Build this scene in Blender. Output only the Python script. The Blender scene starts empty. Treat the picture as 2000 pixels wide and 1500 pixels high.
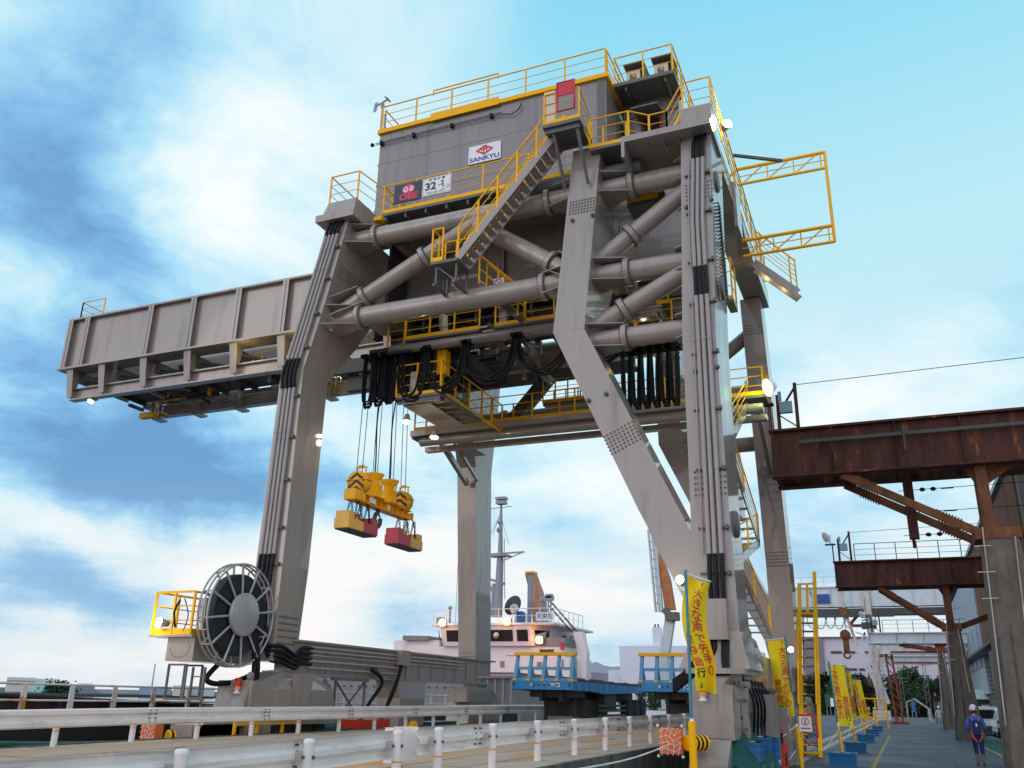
import bpy, math, random
from mathutils import Vector, Matrix
random.seed(7)
SC = bpy.context.scene
COL = SC.collection
V = Vector
Z = V((0, 0, 1))

# ------------------------------------------------------------------ camera
F_PX, PITCH, ROLL, YAW = 1712.578, .343566257, .0211204555, -.405659379
EYE = V((0, 0, 1.7))
FW = V((math.sin(YAW)*math.cos(PITCH), math.cos(YAW)*math.cos(PITCH), math.sin(PITCH)))
_r0 = V((math.cos(YAW), -math.sin(YAW), 0)); _u0 = _r0.cross(FW)
RT = (_r0*math.cos(ROLL) + _u0*math.sin(ROLL)).normalized(); UP = RT.cross(FW)
cam_d = bpy.data.cameras.new('camera'); cam = bpy.data.objects.new('camera', cam_d); COL.objects.link(cam)
cam_d.sensor_width = 36; cam_d.lens = F_PX*36/2000; cam_d.clip_start = .05; cam_d.clip_end = 6000
m = Matrix((RT, UP, -FW)).transposed().to_4x4(); m.translation = EYE
cam.matrix_world = m; SC.camera = cam

def ray(px, py): return (FW*F_PX + RT*(px-1000) - UP*(py-750)).normalized()
def at(px, py, x=None, y=None, z=None):
    """world point seen at a photo position on one plane (survey helper)"""
    d = ray(px, py)
    if x is not None: t = (x-EYE.x)/d.x
    elif y is not None: t = (y-EYE.y)/d.y
    else: t = (z-EYE.z)/d.z
    return EYE + d*t
def FY(z, off=0): return 21.4 + .06*(z-3) + off        # near portal plane, leaning back
def BY(z, off=0): return 35.0 - .06*(z-3) + off        # far portal plane

# ------------------------------------------------------------------ materials
def _nodes(name):
    mt = bpy.data.materials.new(name); mt.use_nodes = True
    nt = mt.node_tree; nt.nodes.clear()
    out = nt.nodes.new('ShaderNodeOutputMaterial'); b = nt.nodes.new('ShaderNodeBsdfPrincipled')
    nt.links.new(b.outputs[0], out.inputs[0])
    return mt, nt, b
def _noise(nt, scale, detail=5, rough=.6, stretch=(1, 1, 1), vec=None):
    tc = nt.nodes.new('ShaderNodeTexCoord'); mp = nt.nodes.new('ShaderNodeMapping'); mp.inputs['Scale'].default_value = stretch
    nt.links.new(tc.outputs['Object'], mp.inputs[0])
    n = nt.nodes.new('ShaderNodeTexNoise'); n.inputs['Scale'].default_value = scale; n.inputs['Detail'].default_value = detail; n.inputs['Roughness'].default_value = rough
    nt.links.new(mp.outputs[0], n.inputs['Vector'])
    return n.outputs['Fac']
def _ramp(nt, fac, stops):
    r = nt.nodes.new('ShaderNodeValToRGB'); e = r.color_ramp.elements
    while len(e) < len(stops): e.new(.5)
    for el, (p, c) in zip(e, stops): el.position = p; el.color = (*c[:3], 1)
    nt.links.new(fac, r.inputs[0]); return r.outputs[0]
def _mix(nt, fac, a, b):
    mx = nt.nodes.new('ShaderNodeMix'); mx.data_type = 'RGBA'
    nt.links.new(fac, mx.inputs[0])
    for i, s in ((6, a), (7, b)):
        if hasattr(s, 'is_output'): nt.links.new(s, mx.inputs[i])
        else: mx.inputs[i].default_value = (*s, 1)
    return mx.outputs[2]
def _bump(nt, b, fac, strength=.2, dist=.02):
    bp = nt.nodes.new('ShaderNodeBump'); bp.inputs['Strength'].default_value = strength; bp.inputs['Distance'].default_value = dist
    nt.links.new(fac, bp.inputs['Height']); nt.links.new(bp.outputs[0], b.inputs['Normal'])
def mat(name, col, rough=.5, metal=0, var=.12, scale=1.5, stretch=(1, 1, 1), dirt=None, dirt_at=(.58, .75), bump=0, emit=0, spec=.5, coat=0, dirt_stretch=(3, 3, .35), dirt_scale=1.2, rust=None, wavy=0):
    mt, nt, b = _nodes(name)
    b.inputs['Roughness'].default_value = rough; b.inputs['Metallic'].default_value = metal
    b.inputs['Specular IOR Level'].default_value = spec; b.inputs['Coat Weight'].default_value = coat; b.inputs['Coat Roughness'].default_value = .05
    if emit:
        b.inputs['Base Color'].default_value = (*col, 1); b.inputs['Emission Color'].default_value = (*col, 1); b.inputs['Emission Strength'].default_value = emit
        return mt
    n = _noise(nt, scale, 6, .65, stretch)
    c = _ramp(nt, n, [(.3, [x*(1-var) for x in col]), (.7, [min(1, x*(1+var)) for x in col])])
    if dirt:
        d = _noise(nt, dirt_scale, 8, .7, dirt_stretch)
        f = _ramp(nt, d, [(dirt_at[0], (0, 0, 0)), (dirt_at[1], (1, 1, 1))])
        c = _mix(nt, f, c, dirt)
        rr = nt.nodes.new('ShaderNodeMapRange'); rr.inputs['To Min'].default_value = rough; rr.inputs['To Max'].default_value = .85
        nt.links.new(f, rr.inputs[0]); nt.links.new(rr.outputs[0], b.inputs['Roughness'])
    if rust:
        d = _noise(nt, 2.6, 9, .72, (2.2, 2.2, .3)); c = _mix(nt, _ramp(nt, d, [(rust, (0, 0, 0)), (rust+.08, (.75, .75, .75))]), c, (.16, .075, .035))
    nt.links.new(c, b.inputs['Base Color'])
    if wavy: _bump(nt, b, _noise(nt, .9, 2, .5), wavy, .05)
    if bump: _bump(nt, b, _noise(nt, 30, 6, .7), bump, .01)
    return mt
def rust_mat(name, dark=(.035, .016, .012), mid=(.13, .045, .02), hot=(.33, .12, .035), scale=1.3, stretch=(1.5, 1.5, .35), hot_at=(.6, .72)):
    mt, nt, b = _nodes(name); b.inputs['Roughness'].default_value = .85
    a = _noise(nt, scale, 8, .7, stretch); c = _ramp(nt, a, [(.33, dark), (.55, mid), (hot_at[0], mid), (hot_at[1], hot)])
    a2 = _noise(nt, 9, 5, .7); c = _mix(nt, _ramp(nt, a2, [(.45, (0, 0, 0)), (.75, (.5, .5, .5))]), c, dark)
    nt.links.new(c, b.inputs['Base Color']); _bump(nt, b, a2, .35, .02)
    return mt

GREY = (.31, .262, .228)
M = {}
M['crane'] = mat('crane_paint', GREY, .32, var=.05, scale=.7, spec=.5, coat=.75, dirt=(.2, .172, .15), dirt_at=(.52, .80), dirt_stretch=(2.2, 2.2, .2), rust=.70, wavy=.10)
M['house'] = mat('house_paint', (.215, .186, .174), .35, var=.05, scale=.5, coat=.7, dirt=(.165, .148, .14), dirt_at=(.5, .8), dirt_stretch=(2.5, 2.5, .15), wavy=.10)
M['pipe'] = mat('conduit_paint', (.34, .3, .28), .35, var=.06)
M['dark'] = mat('dark_steel', (.055, .054, .052), .55, var=.2)
M['grey_dark'] = mat('grating_steel', (.12, .118, .112), .5, var=.15)
M['yellow'] = mat('safety_yellow', (1.0, .49, .002), .45, var=.03, spec=.18, dirt=(.82, .37, .006), dirt_at=(.6, .8))
M['black'] = mat('black_rubber', (.006, .006, .008), .5, var=.2, spec=.25)
M['bolt'] = mat('bolt_dark', (.1, .09, .08), .5)
M['white'] = mat('white_paint', (.78, .77, .78), .4, var=.03)
M['sign_white'] = mat('sign_white', (.8, .8, .82), .4, var=.02)
M['navy'] = mat('sign_navy', (.012, .022, .06), .4, var=.05)
M['red'] = mat('red_paint', (.62, .012, .03), .4, var=.08)
M['txt_red'] = mat('lettering_red', (.65, .02, .04), .5, var=.02)
M['txt_pink'] = mat('lettering_pink', (.8, .03, .09), .5, var=.02)
M['txt_blue'] = mat('lettering_blue', (.02, .07, .32), .5, var=.02)
M['txt_black'] = mat('lettering_black', (.015, .015, .02), .5, var=.02)
M['txt_grey'] = mat('lettering_grey', (.3, .3, .33), .5, var=.02)
M['glass'] = mat('window_glass', (.02, .025, .03), .06, spec=.9, var=.05)
M['beige'] = mat('beige_panel', (.68, .58, .44), .45, var=.04)
M['reel'] = mat('galvanised_steel', (.4, .39, .385), .38, metal=.25, var=.08)
M['galv'] = mat('galvanised', (.5, .5, .5), .4, metal=.6, var=.1)
M['white_post'] = mat('white_post_paint', (.78, .71, .67), .45, var=.05, dirt=(.3, .22, .15), dirt_at=(.58, .78), rust=.72)
M['rail_beam'] = mat('guardrail_paint', (.82, .735, .68), .36, metal=0, var=.1, dirt=(.34, .29, .25), dirt_at=(.55, .78), dirt_stretch=(3, .5, 5), dirt_scale=1.6, rust=.73)
M['orange'] = mat('orange_tape', (.8, .3, .02), .5)
M['lamp_w'] = mat('lamp_white_lit', (1, .9, .72), emit=22)
M['lamp_y'] = mat('lamp_yellow_lit', (1, .72, .3), emit=18)
M['lamp_o'] = mat('lamp_orange_lit', (1, .36, .06), emit=26)
M['lamp_g'] = mat('lamp_greenish_lit', (.75, 1, .35), emit=14)
M['lamp_red'] = mat('beacon_red', (.5, .005, .01), .2, var=.05)
M['lamp_amber'] = mat('beacon_amber', (.9, .25, .03), .3, var=.05)
M['yel_spread'] = mat('spreader_yellow', (.95, .47, .004), .42, spec=.25, var=.06, dirt=(.5, .22, .02), dirt_at=(.62, .8))
M['yel_box'] = mat('magnet_yellow', (.85, .47, .05), .42, var=.08, dirt=(.4, .25, .08), dirt_at=(.66, .76), dirt_scale=4, dirt_stretch=(1, 1, 1))
M['red_box'] = mat('magnet_red', (.5, .022, .06), .42, var=.1, dirt=(.2, .03, .04), dirt_at=(.6, .72), dirt_scale=4, dirt_stretch=(1, 1, 1))
M['chain'] = mat('chain_steel', (.03, .03, .033), .45, metal=.5)
M['winding'] = mat('reel_cable', (.02, .022, .03), .5, var=.15)
M['rope'] = mat('wire_rope', (.05, .055, .07), .5)
M['rust'] = rust_mat('rusted_beam', dark=(.028, .012, .010), mid=(.095, .030, .018), hot=(.42, .13, .03), scale=1.6, hot_at=(.57, .68))
M['rust_hot'] = rust_mat('rusted_brace', dark=(.05, .025, .017), mid=(.22, .08, .027), hot=(.5, .19, .045), stretch=(1, 1, .6))
M['rust_red'] = rust_mat('rusted_red_lead', dark=(.09, .025, .014), mid=(.3, .07, .03), hot=(.42, .15, .06), stretch=(2, 2, .5))
M['rust_sheet'] = rust_mat('rusted_sheet', dark=(.11, .05, .032), mid=(.22, .105, .07), hot=(.3, .17, .11), stretch=(4, 4, .12))
M['conc'] = mat('weathered_concrete', (.16, .135, .11), .9, var=.22, scale=2, dirt=(.09, .065, .048), dirt_at=(.5, .72), bump=.35, dirt_stretch=(2, 2, .4))
M['wall_conc'] = mat('kerb_concrete', (.11, .1, .09), .95, var=.3, scale=2.5, dirt=(.03, .026, .022), dirt_at=(.48, .66), bump=.4, dirt_stretch=(3, 3, .3))
M['old_white'] = mat('old_crane_paint', (.58, .63, .66), .55, var=.1, dirt=(.3, .12, .05), dirt_at=(.6, .68), dirt_scale=1.1, dirt_stretch=(1.5, 1.5, .5))
M['old_leg'] = mat('old_leg_paint', (.55, .5, .47), .6, var=.12, dirt=(.3, .14, .08), dirt_at=(.52, .64), dirt_stretch=(3, 3, .3))
M['trailer'] = mat('trailer_blue', (.018, .25, .56), .45, var=.1, dirt=(.12, .16, .2), dirt_at=(.6, .75))
M['trailer_lt'] = mat('headboard_blue', (.11, .37, .62), .45, var=.06, dirt=(.2, .3, .36), dirt_at=(.62, .8))
M['tyre'] = mat('tyre_rubber', (.018, .018, .019), .8, var=.2)
M['ship_white'] = mat('ship_white', (.84, .77, .79), .45, var=.04, dirt=(.62, .52, .5), dirt_at=(.56, .8), dirt_scale=.5)
M['ship_grey'] = mat('ship_grey', (.24, .23, .235), .55, var=.08, dirt=(.17, .12, .1), dirt_at=(.6, .75))
M['ship_mast'] = mat('mast_grey', (.3, .31, .36), .5, var=.06)
M['hull_red'] = mat('coaming_rust', (.055, .02, .018), .7, var=.25, dirt=(.02, .012, .012), dirt_at=(.5, .7))
M['hull_dark'] = mat('hull_dark', (.006, .006, .008), .7, var=.2)
M['flag'] = None
M['blue_base'] = mat('blue_plastic', (.005, .13, .33), .4, var=.06)
M['pole_teal'] = mat('teal_pole', (.01, .22, .3), .35, var=.05)
M['net_white'] = mat('white_cord', (.7, .66, .62), .7)
M['orange_pad'] = mat('orange_pad', (.85, .16, .02), .5, var=.08)
M['cabinet'] = mat('red_cabinet', (.72, .045, .012), .45, var=.06, dirt=(.4, .03, .02), dirt_at=(.62, .8))
M['green'] = mat('green_paint', (.01, .09, .07), .5, var=.15)
M['asphalt'] = None
M['skin'] = mat('skin', (.42, .24, .17), .55, var=.04)
M['cloth_blue'] = mat('blue_shirt', (.04, .12, .42), .85, var=.15, scale=9)
M['cloth_navy'] = mat('navy_trousers', (.008, .022, .12), .85, var=.2, scale=9)
M['cloth_lt'] = mat('pale_workwear', (.55, .52, .55), .85, var=.08, scale=9)
M['cloth_gr'] = mat('grey_workwear', (.36, .35, .4), .85, var=.1, scale=9)
M['boot'] = mat('grey_boots', (.14, .12, .1), .7, var=.15)
M['helmet'] = mat('white_helmet', (.72, .72, .74), .3, var=.03)
M['hair'] = mat('black_hair', (.012, .011, .01), .6)
M['strap'] = mat('orange_strap', (.62, .14, .05), .7, var=.1)
M['car'] = mat('car_white', (.82, .86, .92), .22, var=.02, coat=.5)
M['bark'] = mat('bark', (.08, .06, .045), .9, var=.3)
M['steel_rail'] = mat('rail_steel', (.12, .11, .1), .35, metal=.7)

# ------------------------------------------------------------------ mesh builder
ROOT = {}
class MB:
    def __init__(s): s.v = []; s.f = []; s.mi = []; s.sm = []; s.m = 0
    def mm(s, i): s.m = i; return s
    def add(s, vs, fs, smooth=False):
        o = len(s.v); s.v += [tuple(v) for v in vs]
        for f in fs: s.f.append([i+o for i in f]); s.mi.append(s.m); s.sm.append(smooth)
        return s
    def bx(s, x0, x1, y0, y1, z0, z1):
        return s.add([(x, y, z) for z in (z0, z1) for x, y in ((x0, y0), (x1, y0), (x1, y1), (x0, y1))],
                     [(3, 2, 1, 0), (4, 5, 6, 7), (0, 1, 5, 4), (1, 2, 6, 5), (2, 3, 7, 6), (3, 0, 4, 7)])
    def loft(s, rings, smooth=False, cap=True):
        n = len(rings[0]); vs = [p for r in rings for p in r]; fs = []
        for k in range(len(rings)-1):
            for i in range(n):
                j = (i+1) % n; fs.append((k*n+i, k*n+j, (k+1)*n+j, (k+1)*n+i))
        s.add(vs, fs, smooth)
        if cap:
            s.add(rings[0], [tuple(range(n-1, -1, -1))]); s.add(rings[-1], [tuple(range(n))])
        return s
    def secs(s, L):   # sections (z, x0, x1, y0, y1)
        return s.loft([[(x0, y0, z), (x1, y0, z), (x1, y1, z), (x0, y1, z)] for z, x0, x1, y0, y1 in L])
    def bar(s, p0, p1, w, h=None, up=Z):
        p0, p1 = V(p0), V(p1); h = h or w; d = (p1-p0).normalized()
        if abs(d.dot(up)) > .98: up = V((0, 1, 0))
        a = d.cross(up).normalized()*w/2; b = a.cross(d).normalized()*h/2
        return s.loft([[p-a-b, p+a-b, p+a+b, p-a+b] for p in (p0, p1)])
    def tube(s, p0, p1, r, n=12, r2=None, cap=True):
        p0, p1 = V(p0), V(p1); d = (p1-p0).normalized(); a = d.orthogonal().normalized(); b = d.cross(a)
        r2 = r if r2 is None else r2
        R = [[p + (a*math.cos(t) + b*math.sin(t))*q for t in [2*math.pi*i/n for i in range(n)]] for p, q in ((p0, r), (p1, r2))]
        return s.loft(R, n > 5, cap)
    def path(s, pts, r, n=6, closed=False):
        pts = [V(p) for p in pts]; N = len(pts); rings = []; a = None
        for i, p in enumerate(pts):
            if closed: d = pts[(i+1) % N]-pts[i-1]
            else: d = pts[min(i+1, N-1)]-pts[max(i-1, 0)]
            d.normalize()
            if a is None: a = d.orthogonal().normalized()
            else:
                a = a-d*a.dot(d); a = a.normalized() if a.length > 1e-4 else d.orthogonal().normalized()
            b = d.cross(a)
            rings.append([p + (a*math.cos(t)+b*math.sin(t))*r for t in [2*math.pi*k/n for k in range(n)]])
        if closed: rings.append(rings[0])
        return s.loft(rings, n > 4, not closed)
    def prism(s, poly, vec):
        vec = V(vec); return s.loft([[V(p) for p in poly], [V(p)+vec for p in poly]])
    def lathe(s, c, d, prof, n=20, smooth=True):
        c = V(c); d = V(d).normalized(); a = d.orthogonal().normalized(); b = d.cross(a)
        return s.loft([[c+d*h+(a*math.cos(t)+b*math.sin(t))*max(r, .001) for t in [2*math.pi*i/n for i in range(n)]] for r, h in prof], smooth)
    def ball(s, c, r, sc=(1, 1, 1), nu=12, nv=8):
        c = V(c); R = []
        for j in range(nv+1):
            ph = -math.pi/2+math.pi*j/nv; q = max(math.cos(ph), .02)
            R.append([(c.x+r*sc[0]*q*math.cos(t), c.y+r*sc[1]*q*math.sin(t), c.z+r*sc[2]*math.sin(ph)) for t in [2*math.pi*i/nu for i in range(nu)]])
        return s.loft(R, True)
    def text(s, body, o, xd, yd, size, off=.004, align='CENTER', fn=None, sx=1):
        vs, fs = glyphs(body, align); o, xd, yd = V(o), V(xd).normalized(), V(yd).normalized(); nn = xd.cross(yd)
        P = [(fn(x*size*sx, y*size) if fn else o+xd*(x*size*sx)+yd*(y*size)+nn*off) for x, y in vs]
        return s.add(P, fs)
    def build(s, name, mats, parent=None, label=None, origin=None):
        if not isinstance(mats, (list, tuple)): mats = [mats]
        if parent is not None: org = ROOT[parent.name]
        else: org = V(origin) if origin is not None else V((0, 0, 0))
        me = bpy.data.meshes.new(name)
        me.from_pydata([(x-org.x, y-org.y, z-org.z) for x, y, z in s.v], [], s.f)
        for k in mats: me.materials.append(k)
        me.polygons.foreach_set('material_index', s.mi); me.polygons.foreach_set('use_smooth', s.sm)
        import bmesh
        bm = bmesh.new(); bm.from_mesh(me); bmesh.ops.recalc_face_normals(bm, faces=bm.faces); bm.to_mesh(me); bm.free()
        me.update()
        o = bpy.data.objects.new(name, me); COL.objects.link(o)
        if parent is not None: o.parent = parent
        else: o.location = org
        ROOT[o.name] = org
        if label: o['label'] = label
        return o
_G = {}
def glyphs(body, align='CENTER'):
    if (body, align) in _G: return _G[(body, align)]
    c = bpy.data.curves.new('lettering', 'FONT'); c.body = body; c.align_x = align; c.align_y = 'CENTER'; c.resolution_u = 3; c.offset = .03 if body.isascii() else .012
    o = bpy.data.objects.new('lettering', c); COL.objects.link(o)
    dg = bpy.context.evaluated_depsgraph_get(); dg.update()
    me = bpy.data.meshes.new_from_object(o.evaluated_get(dg))
    r = ([(v.co.x, v.co.y) for v in me.vertices], [tuple(p.vertices) for p in me.polygons])
    bpy.data.objects.remove(o); bpy.data.meshes.remove(me); bpy.data.curves.remove(c)
    _G[(body, align)] = r; return r

def tag(o, label, cat, group=None):
    o['label'] = label; o['category'] = cat
    if group: o['group'] = group
    return o
def thing(name, label, cat, loc, group=None):
    o = bpy.data.objects.new(name, None); COL.objects.link(o); o.location = loc; o.empty_display_size = .3
    ROOT[o.name] = V(loc); return tag(o, label, cat, group)
def struct(o, kind='structure'): o['kind'] = kind; return o
def copy_tree(o, parent=None):
    c = o.copy(); COL.objects.link(c); c.parent = parent; ROOT[c.name] = ROOT[o.name]
    for ch in list(o.children): copy_tree(ch, c)
    return c
def railing(mb, pts, h=1.1, mids=2, step=1.5, r=.024, post=.05, kick=.12, ends=True):
    """handrail along a floor polyline: posts, top rail, middle rails and kick plate"""
    pts = [V(p) for p in pts]
    for a, b in zip(pts[:-1], pts[1:]):
        L = (b-a).length; n = max(1, round(L/step)); d = (b-a)/n
        for i in range(0 if a == pts[0] else 1, n+1): mb.bar(a+d*i, a+d*i+Z*h, post, post*.8)
        mb.tube(a+Z*h, b+Z*h, r, 8)
        for k in range(mids): mb.tube(a+Z*h*(k+1)/(mids+1), b+Z*h*(k+1)/(mids+1), r*.55, 6)
        if kick: mb.bar(a+Z*kick/2, b+Z*kick/2, .014, kick)
    return mb
def bolts(mb, o, u, v, nu, nv, nrm, r=.022, t=.02):
    o, u, v, nrm = V(o), V(u), V(v), V(nrm).normalized()
    for i in range(nu):
        for j in range(nv):
            p = o+u*(i/max(1, nu-1))+v*(j/max(1, nv-1)); mb.tube(p, p+nrm*t, r, 6)
def spline(pts, n=8):
    pts = [V(p) for p in pts]; out = []
    for i in range(len(pts)-1):
        p0, p1, p2, p3 = pts[max(i-1, 0)], pts[i], pts[i+1], pts[min(i+2, len(pts)-1)]
        for k in range(n):
            t = k/n; out.append(.5*((2*p1)+(p2-p0)*t+(2*p0-5*p1+4*p2-p3)*t*t+(3*p1-p0-3*p2+p3)*t**3))
    return out+[pts[-1]]
# ------------------------------------------------------------------ sky, sun
SUN_EL, SUN_AZ = math.radians(16), math.radians(212)      # low sun behind the camera's left shoulder, veiled by cloud
W = bpy.data.worlds.new('World'); SC.world = W; W.use_nodes = True
nt = W.node_tree; nt.nodes.clear()
def N(t, **k):
    n = nt.nodes.new(t)
    for a, b in k.items(): setattr(n, a, b)
    return n
def math_(op, a, b=None, clamp=False):
    n = N('ShaderNodeMath', operation=op, use_clamp=clamp)
    for i, s in enumerate((a, b)):
        if s is None: continue
        if isinstance(s, (int, float)): n.inputs[i].default_value = s
        else: nt.links.new(s, n.inputs[i])
    return n.outputs[0]
def vmath(op, a, b=None, scale=None):
    n = N('ShaderNodeVectorMath', operation=op)
    for i, s in enumerate((a, b)):
        if s is None: continue
        if isinstance(s, (tuple, Vector)): n.inputs[i].default_value = s
        else: nt.links.new(s, n.inputs[i])
    if scale is not None:
        if isinstance(scale, (int, float)): n.inputs['Scale'].default_value = scale
        else: nt.links.new(scale, n.inputs['Scale'])
    return n
tc = N('ShaderNodeTexCoord'); DIR = vmath('NORMALIZE', tc.outputs['Generated']).outputs[0]
sep = N('ShaderNodeSeparateXYZ'); nt.links.new(DIR, sep.inputs[0]); ez = math_('MAXIMUM', sep.outputs[2], 0.0)
def ramp(fac, stops, interp='EASE'):
    r = N('ShaderNodeValToRGB'); r.color_ramp.interpolation = interp; e = r.color_ramp.elements
    while len(e) < len(stops): e.new(.5)
    for el, (p, c) in zip(e, stops): el.position = p; el.color = (*c, 1) if not isinstance(c, (int, float)) else (c, c, c, 1)
    nt.links.new(fac, r.inputs[0]); return r.outputs[0]
def noise(vec, scale, detail=8, rough=.58, dist=0.0):
    n = N('ShaderNodeTexNoise'); nt.links.new(vec, n.inputs['Vector'])
    for k, v in (('Scale', scale), ('Detail', detail), ('Roughness', rough), ('Distortion', dist)): n.inputs[k].default_value = v
    return n
def mixc(f, a, b):
    mx = N('ShaderNodeMix', data_type='RGBA'); 
    for i, s in ((0, f), (6, a), (7, b)):
        if isinstance(s, tuple): mx.inputs[i].default_value = (*s, 1)
        elif isinstance(s, (int, float)): mx.inputs[i].default_value = s
        else: nt.links.new(s, mx.inputs[i])
    return mx.outputs[2]
sky = N('ShaderNodeTexSky', sky_type='NISHITA', sun_disc=False, sun_elevation=SUN_EL, sun_rotation=SUN_AZ, air_density=1.1, dust_density=.8, ozone_density=2.5)
nish = vmath('SCALE', sky.outputs[0], scale=.10).outputs[0]
clear = ramp(ez, [(0, (.74, .78, .84)), (.12, (.74, .86, .93)), (.3, (.66, .90, .975)), (.5, (.50, .85, .965)), (.66, (.30, .75, .95)), (.78, (.2, .66, .93)), (1, (.12, .54, .88))], 'LINEAR')
base = mixc(.05, clear, nish)
base = mixc(1.0, base, clear) if False else base
# cloud layer: the direction is projected on a high plane, so the clouds flatten towards the horizon
den = math_('ADD', ez, .16)
inv = math_('DIVIDE', 1.0, den)
plane = vmath('SCALE', DIR, scale=inv).outputs[0]
wn = noise(plane, 1.3, 4, .5); warp = vmath('SUBTRACT', wn.outputs['Color'], (.5, .5, .5)).outputs[0]
pw = vmath('ADD', plane, vmath('SCALE', warp, scale=.55).outputs[0]).outputs[0]
n1 = noise(pw, 2.2, 10, .60).outputs['Fac']
n2 = noise(vmath('ADD', pw, (7.3, 2.1, 4.4)).outputs[0], 6.5, 8, .62).outputs['Fac']
dwn = noise(DIR, 4.0, 6, .6); dw = vmath('ADD', DIR, vmath('SCALE', vmath('SUBTRACT', dwn.outputs['Color'], (.5, .5, .5)).outputs[0], scale=.16).outputs[0]).outputs[0]
def field(lst):
    acc = None
    for px, py, rx, w in lst:
        d = ray(px, py)
        ln = vmath('DISTANCE', dw, tuple(d)).outputs['Value']
        g = math_('MULTIPLY', math_('SUBTRACT', 1.0, math_('DIVIDE', ln, rx), clamp=True), w)
        acc = g if acc is None else math_('ADD', acc, g)
    return acc
flat_dw = vmath('MULTIPLY', dw, (1.0, 1.0, 2.6)).outputs[0]
def band(lst):
    acc = None
    for px, py, rx, w in lst:
        d = ray(px, py); ln = vmath('DISTANCE', flat_dw, (d.x, d.y, d.z*2.6)).outputs['Value']
        g = math_('MULTIPLY', math_('SUBTRACT', 1.0, math_('DIVIDE', ln, rx), clamp=True), w); acc = g if acc is None else math_('ADD', acc, g)
    return acc
dark = math_('ADD', field([(190, 170, .17, .75), (310, 110, .10, .45), (60, 300, .12, .5), (130, 420, .12, .55), (250, 480, .11, .5), (90, 690, .16, .65), (250, 790, .15, .55), (420, 700, .12, .4), (1900, 530, .17, .8), (1720, 500, .10, .5), (1560, 690, .09, .45), (620, 180, .1, .15)]),
            band([(330, 890, .22, 1.2), (470, 975, .20, 1.5), (100, 930, .20, 1.2), (90, 1150, .16, 1.9), (250, 1150, .12, 1.2), (120, 1300, .16, .7), (320, 1310, .12, .5), (1120, 1015, .14, 1.1), (1650, 1020, .16, 1.1), (720, 985, .16, 1.1), (800, 1240, .12, 1.5), (1190, 1255, .12, 1.3), (1250, 1090, .10, .8), (1560, 1130, .10, .8)]))
lite = field([(60, 60, .12, .55), (480, 60, .14, .25), (350, 330, .10, .85), (450, 440, .10, .8), (50, 540, .10, .9), (540, 340, .12, .45), (720, 260, .30, .40), (950, 60, .3, .25), (330, 620, .08, .35), (120, 1060, .12, .95), (640, 1110, .18, .9), (430, 1190, .16, .85), (1180, 900, .16, .6), (1200, 1150, .16, .7), (1700, 760, .20, .75), (1650, 930, .12, .55), (1620, 600, .10, .4), (1880, 640, .1, .4), (900, 1080, .12, .6), (760, 850, .09, .6), (150, 1235, .09, .7)])
clr = field([(1850, 60, .44, 1.4), (1350, 40, .42, .7), (1560, 300, .26, .5), (1000, 30, .35, .3)])
calm = ramp(ez, [(0.0, .35), (.16, .55), (.36, 1.0)])
b_ = math_('ADD', math_('ADD', math_('ADD', .54, ramp(ez, [(0.0, .12), (.18, .10), (.34, 0.0)])), math_('MULTIPLY', math_('SUBTRACT', lite, dark), .36)), math_('MULTIPLY', calm, math_('ADD', math_('MULTIPLY', math_('SUBTRACT', n1, .5), 1.3), math_('MULTIPLY', math_('SUBTRACT', n2, .5), .5))))
ccol = ramp(b_, [(.02, (.165, .37, .64)), (.22, (.245, .52, .83)), (.45, (.43, .755, .95)), (.66, (.70, .91, .985)), (.92, (.94, .995, 1.0))], 'LINEAR')
warm = ramp(b_, [(.25, (.40, .60, .80)), (.55, (.80, .84, .88)), (.9, (1.0, .93, .91))], 'LINEAR')
ccol = mixc(ramp(ez, [(.0, .85), (.10, .5), (.24, 0.0)]), ccol, warm)
skyc = mixc(ramp(math_('ADD', clr, math_('MULTIPLY', math_('SUBTRACT', n1, .5), -.6)), [(-.0, 0.0), (1.0, 1.0)]), ccol, base)
# the western half of the sky, behind the camera, is brighter: the sun has just gone behind thin cloud there
west = ramp(math_('MULTIPLY', sep.outputs[1], -1.0), [(0.0, 0.0), (.6, 1.0)])
skyc = mixc(west, skyc, vmath('MULTIPLY', skyc, (1.75, 1.36, 1.38)).outputs[0])
# below the horizon: only seen in reflections
skyc = mixc(math_('LESS_THAN', sep.outputs[2], -.01), skyc, (.22, .23, .25))
bg = N('ShaderNodeBackground'); nt.links.new(skyc, bg.inputs[0]); bg.inputs[1].default_value = 1.0
wo = N('ShaderNodeOutputWorld'); nt.links.new(bg.outputs[0], wo.inputs[0])
sd = bpy.data.lights.new('sun', 'SUN'); so = bpy.data.objects.new('sun', sd); COL.objects.link(so)
sd.energy = .3; sd.angle = math.radians(25); sd.color = (1, .86, .74)
sv = V((math.sin(SUN_AZ)*math.cos(SUN_EL), math.cos(SUN_AZ)*math.cos(SUN_EL), math.sin(SUN_EL)))
so.rotation_euler = (-sv).to_track_quat('-Z', 'Y').to_euler()
SC.view_settings.view_transform = 'Standard'; SC.view_settings.look = 'None'; SC.view_settings.exposure = 0; SC.view_settings.gamma = 1
SC.cycles.use_denoising = True; SC.cycles.max_bounces = 6; SC.cycles.sample_clamp_indirect = 4
def lamp(p, col, e, r=.15):
    l = bpy.data.lights.new('lamp_light', 'POINT'); l.energy = e; l.color = col; l.shadow_soft_size = r
    o = bpy.data.objects.new('lamp_light', l); o.location = p; COL.objects.link(o); return o
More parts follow.
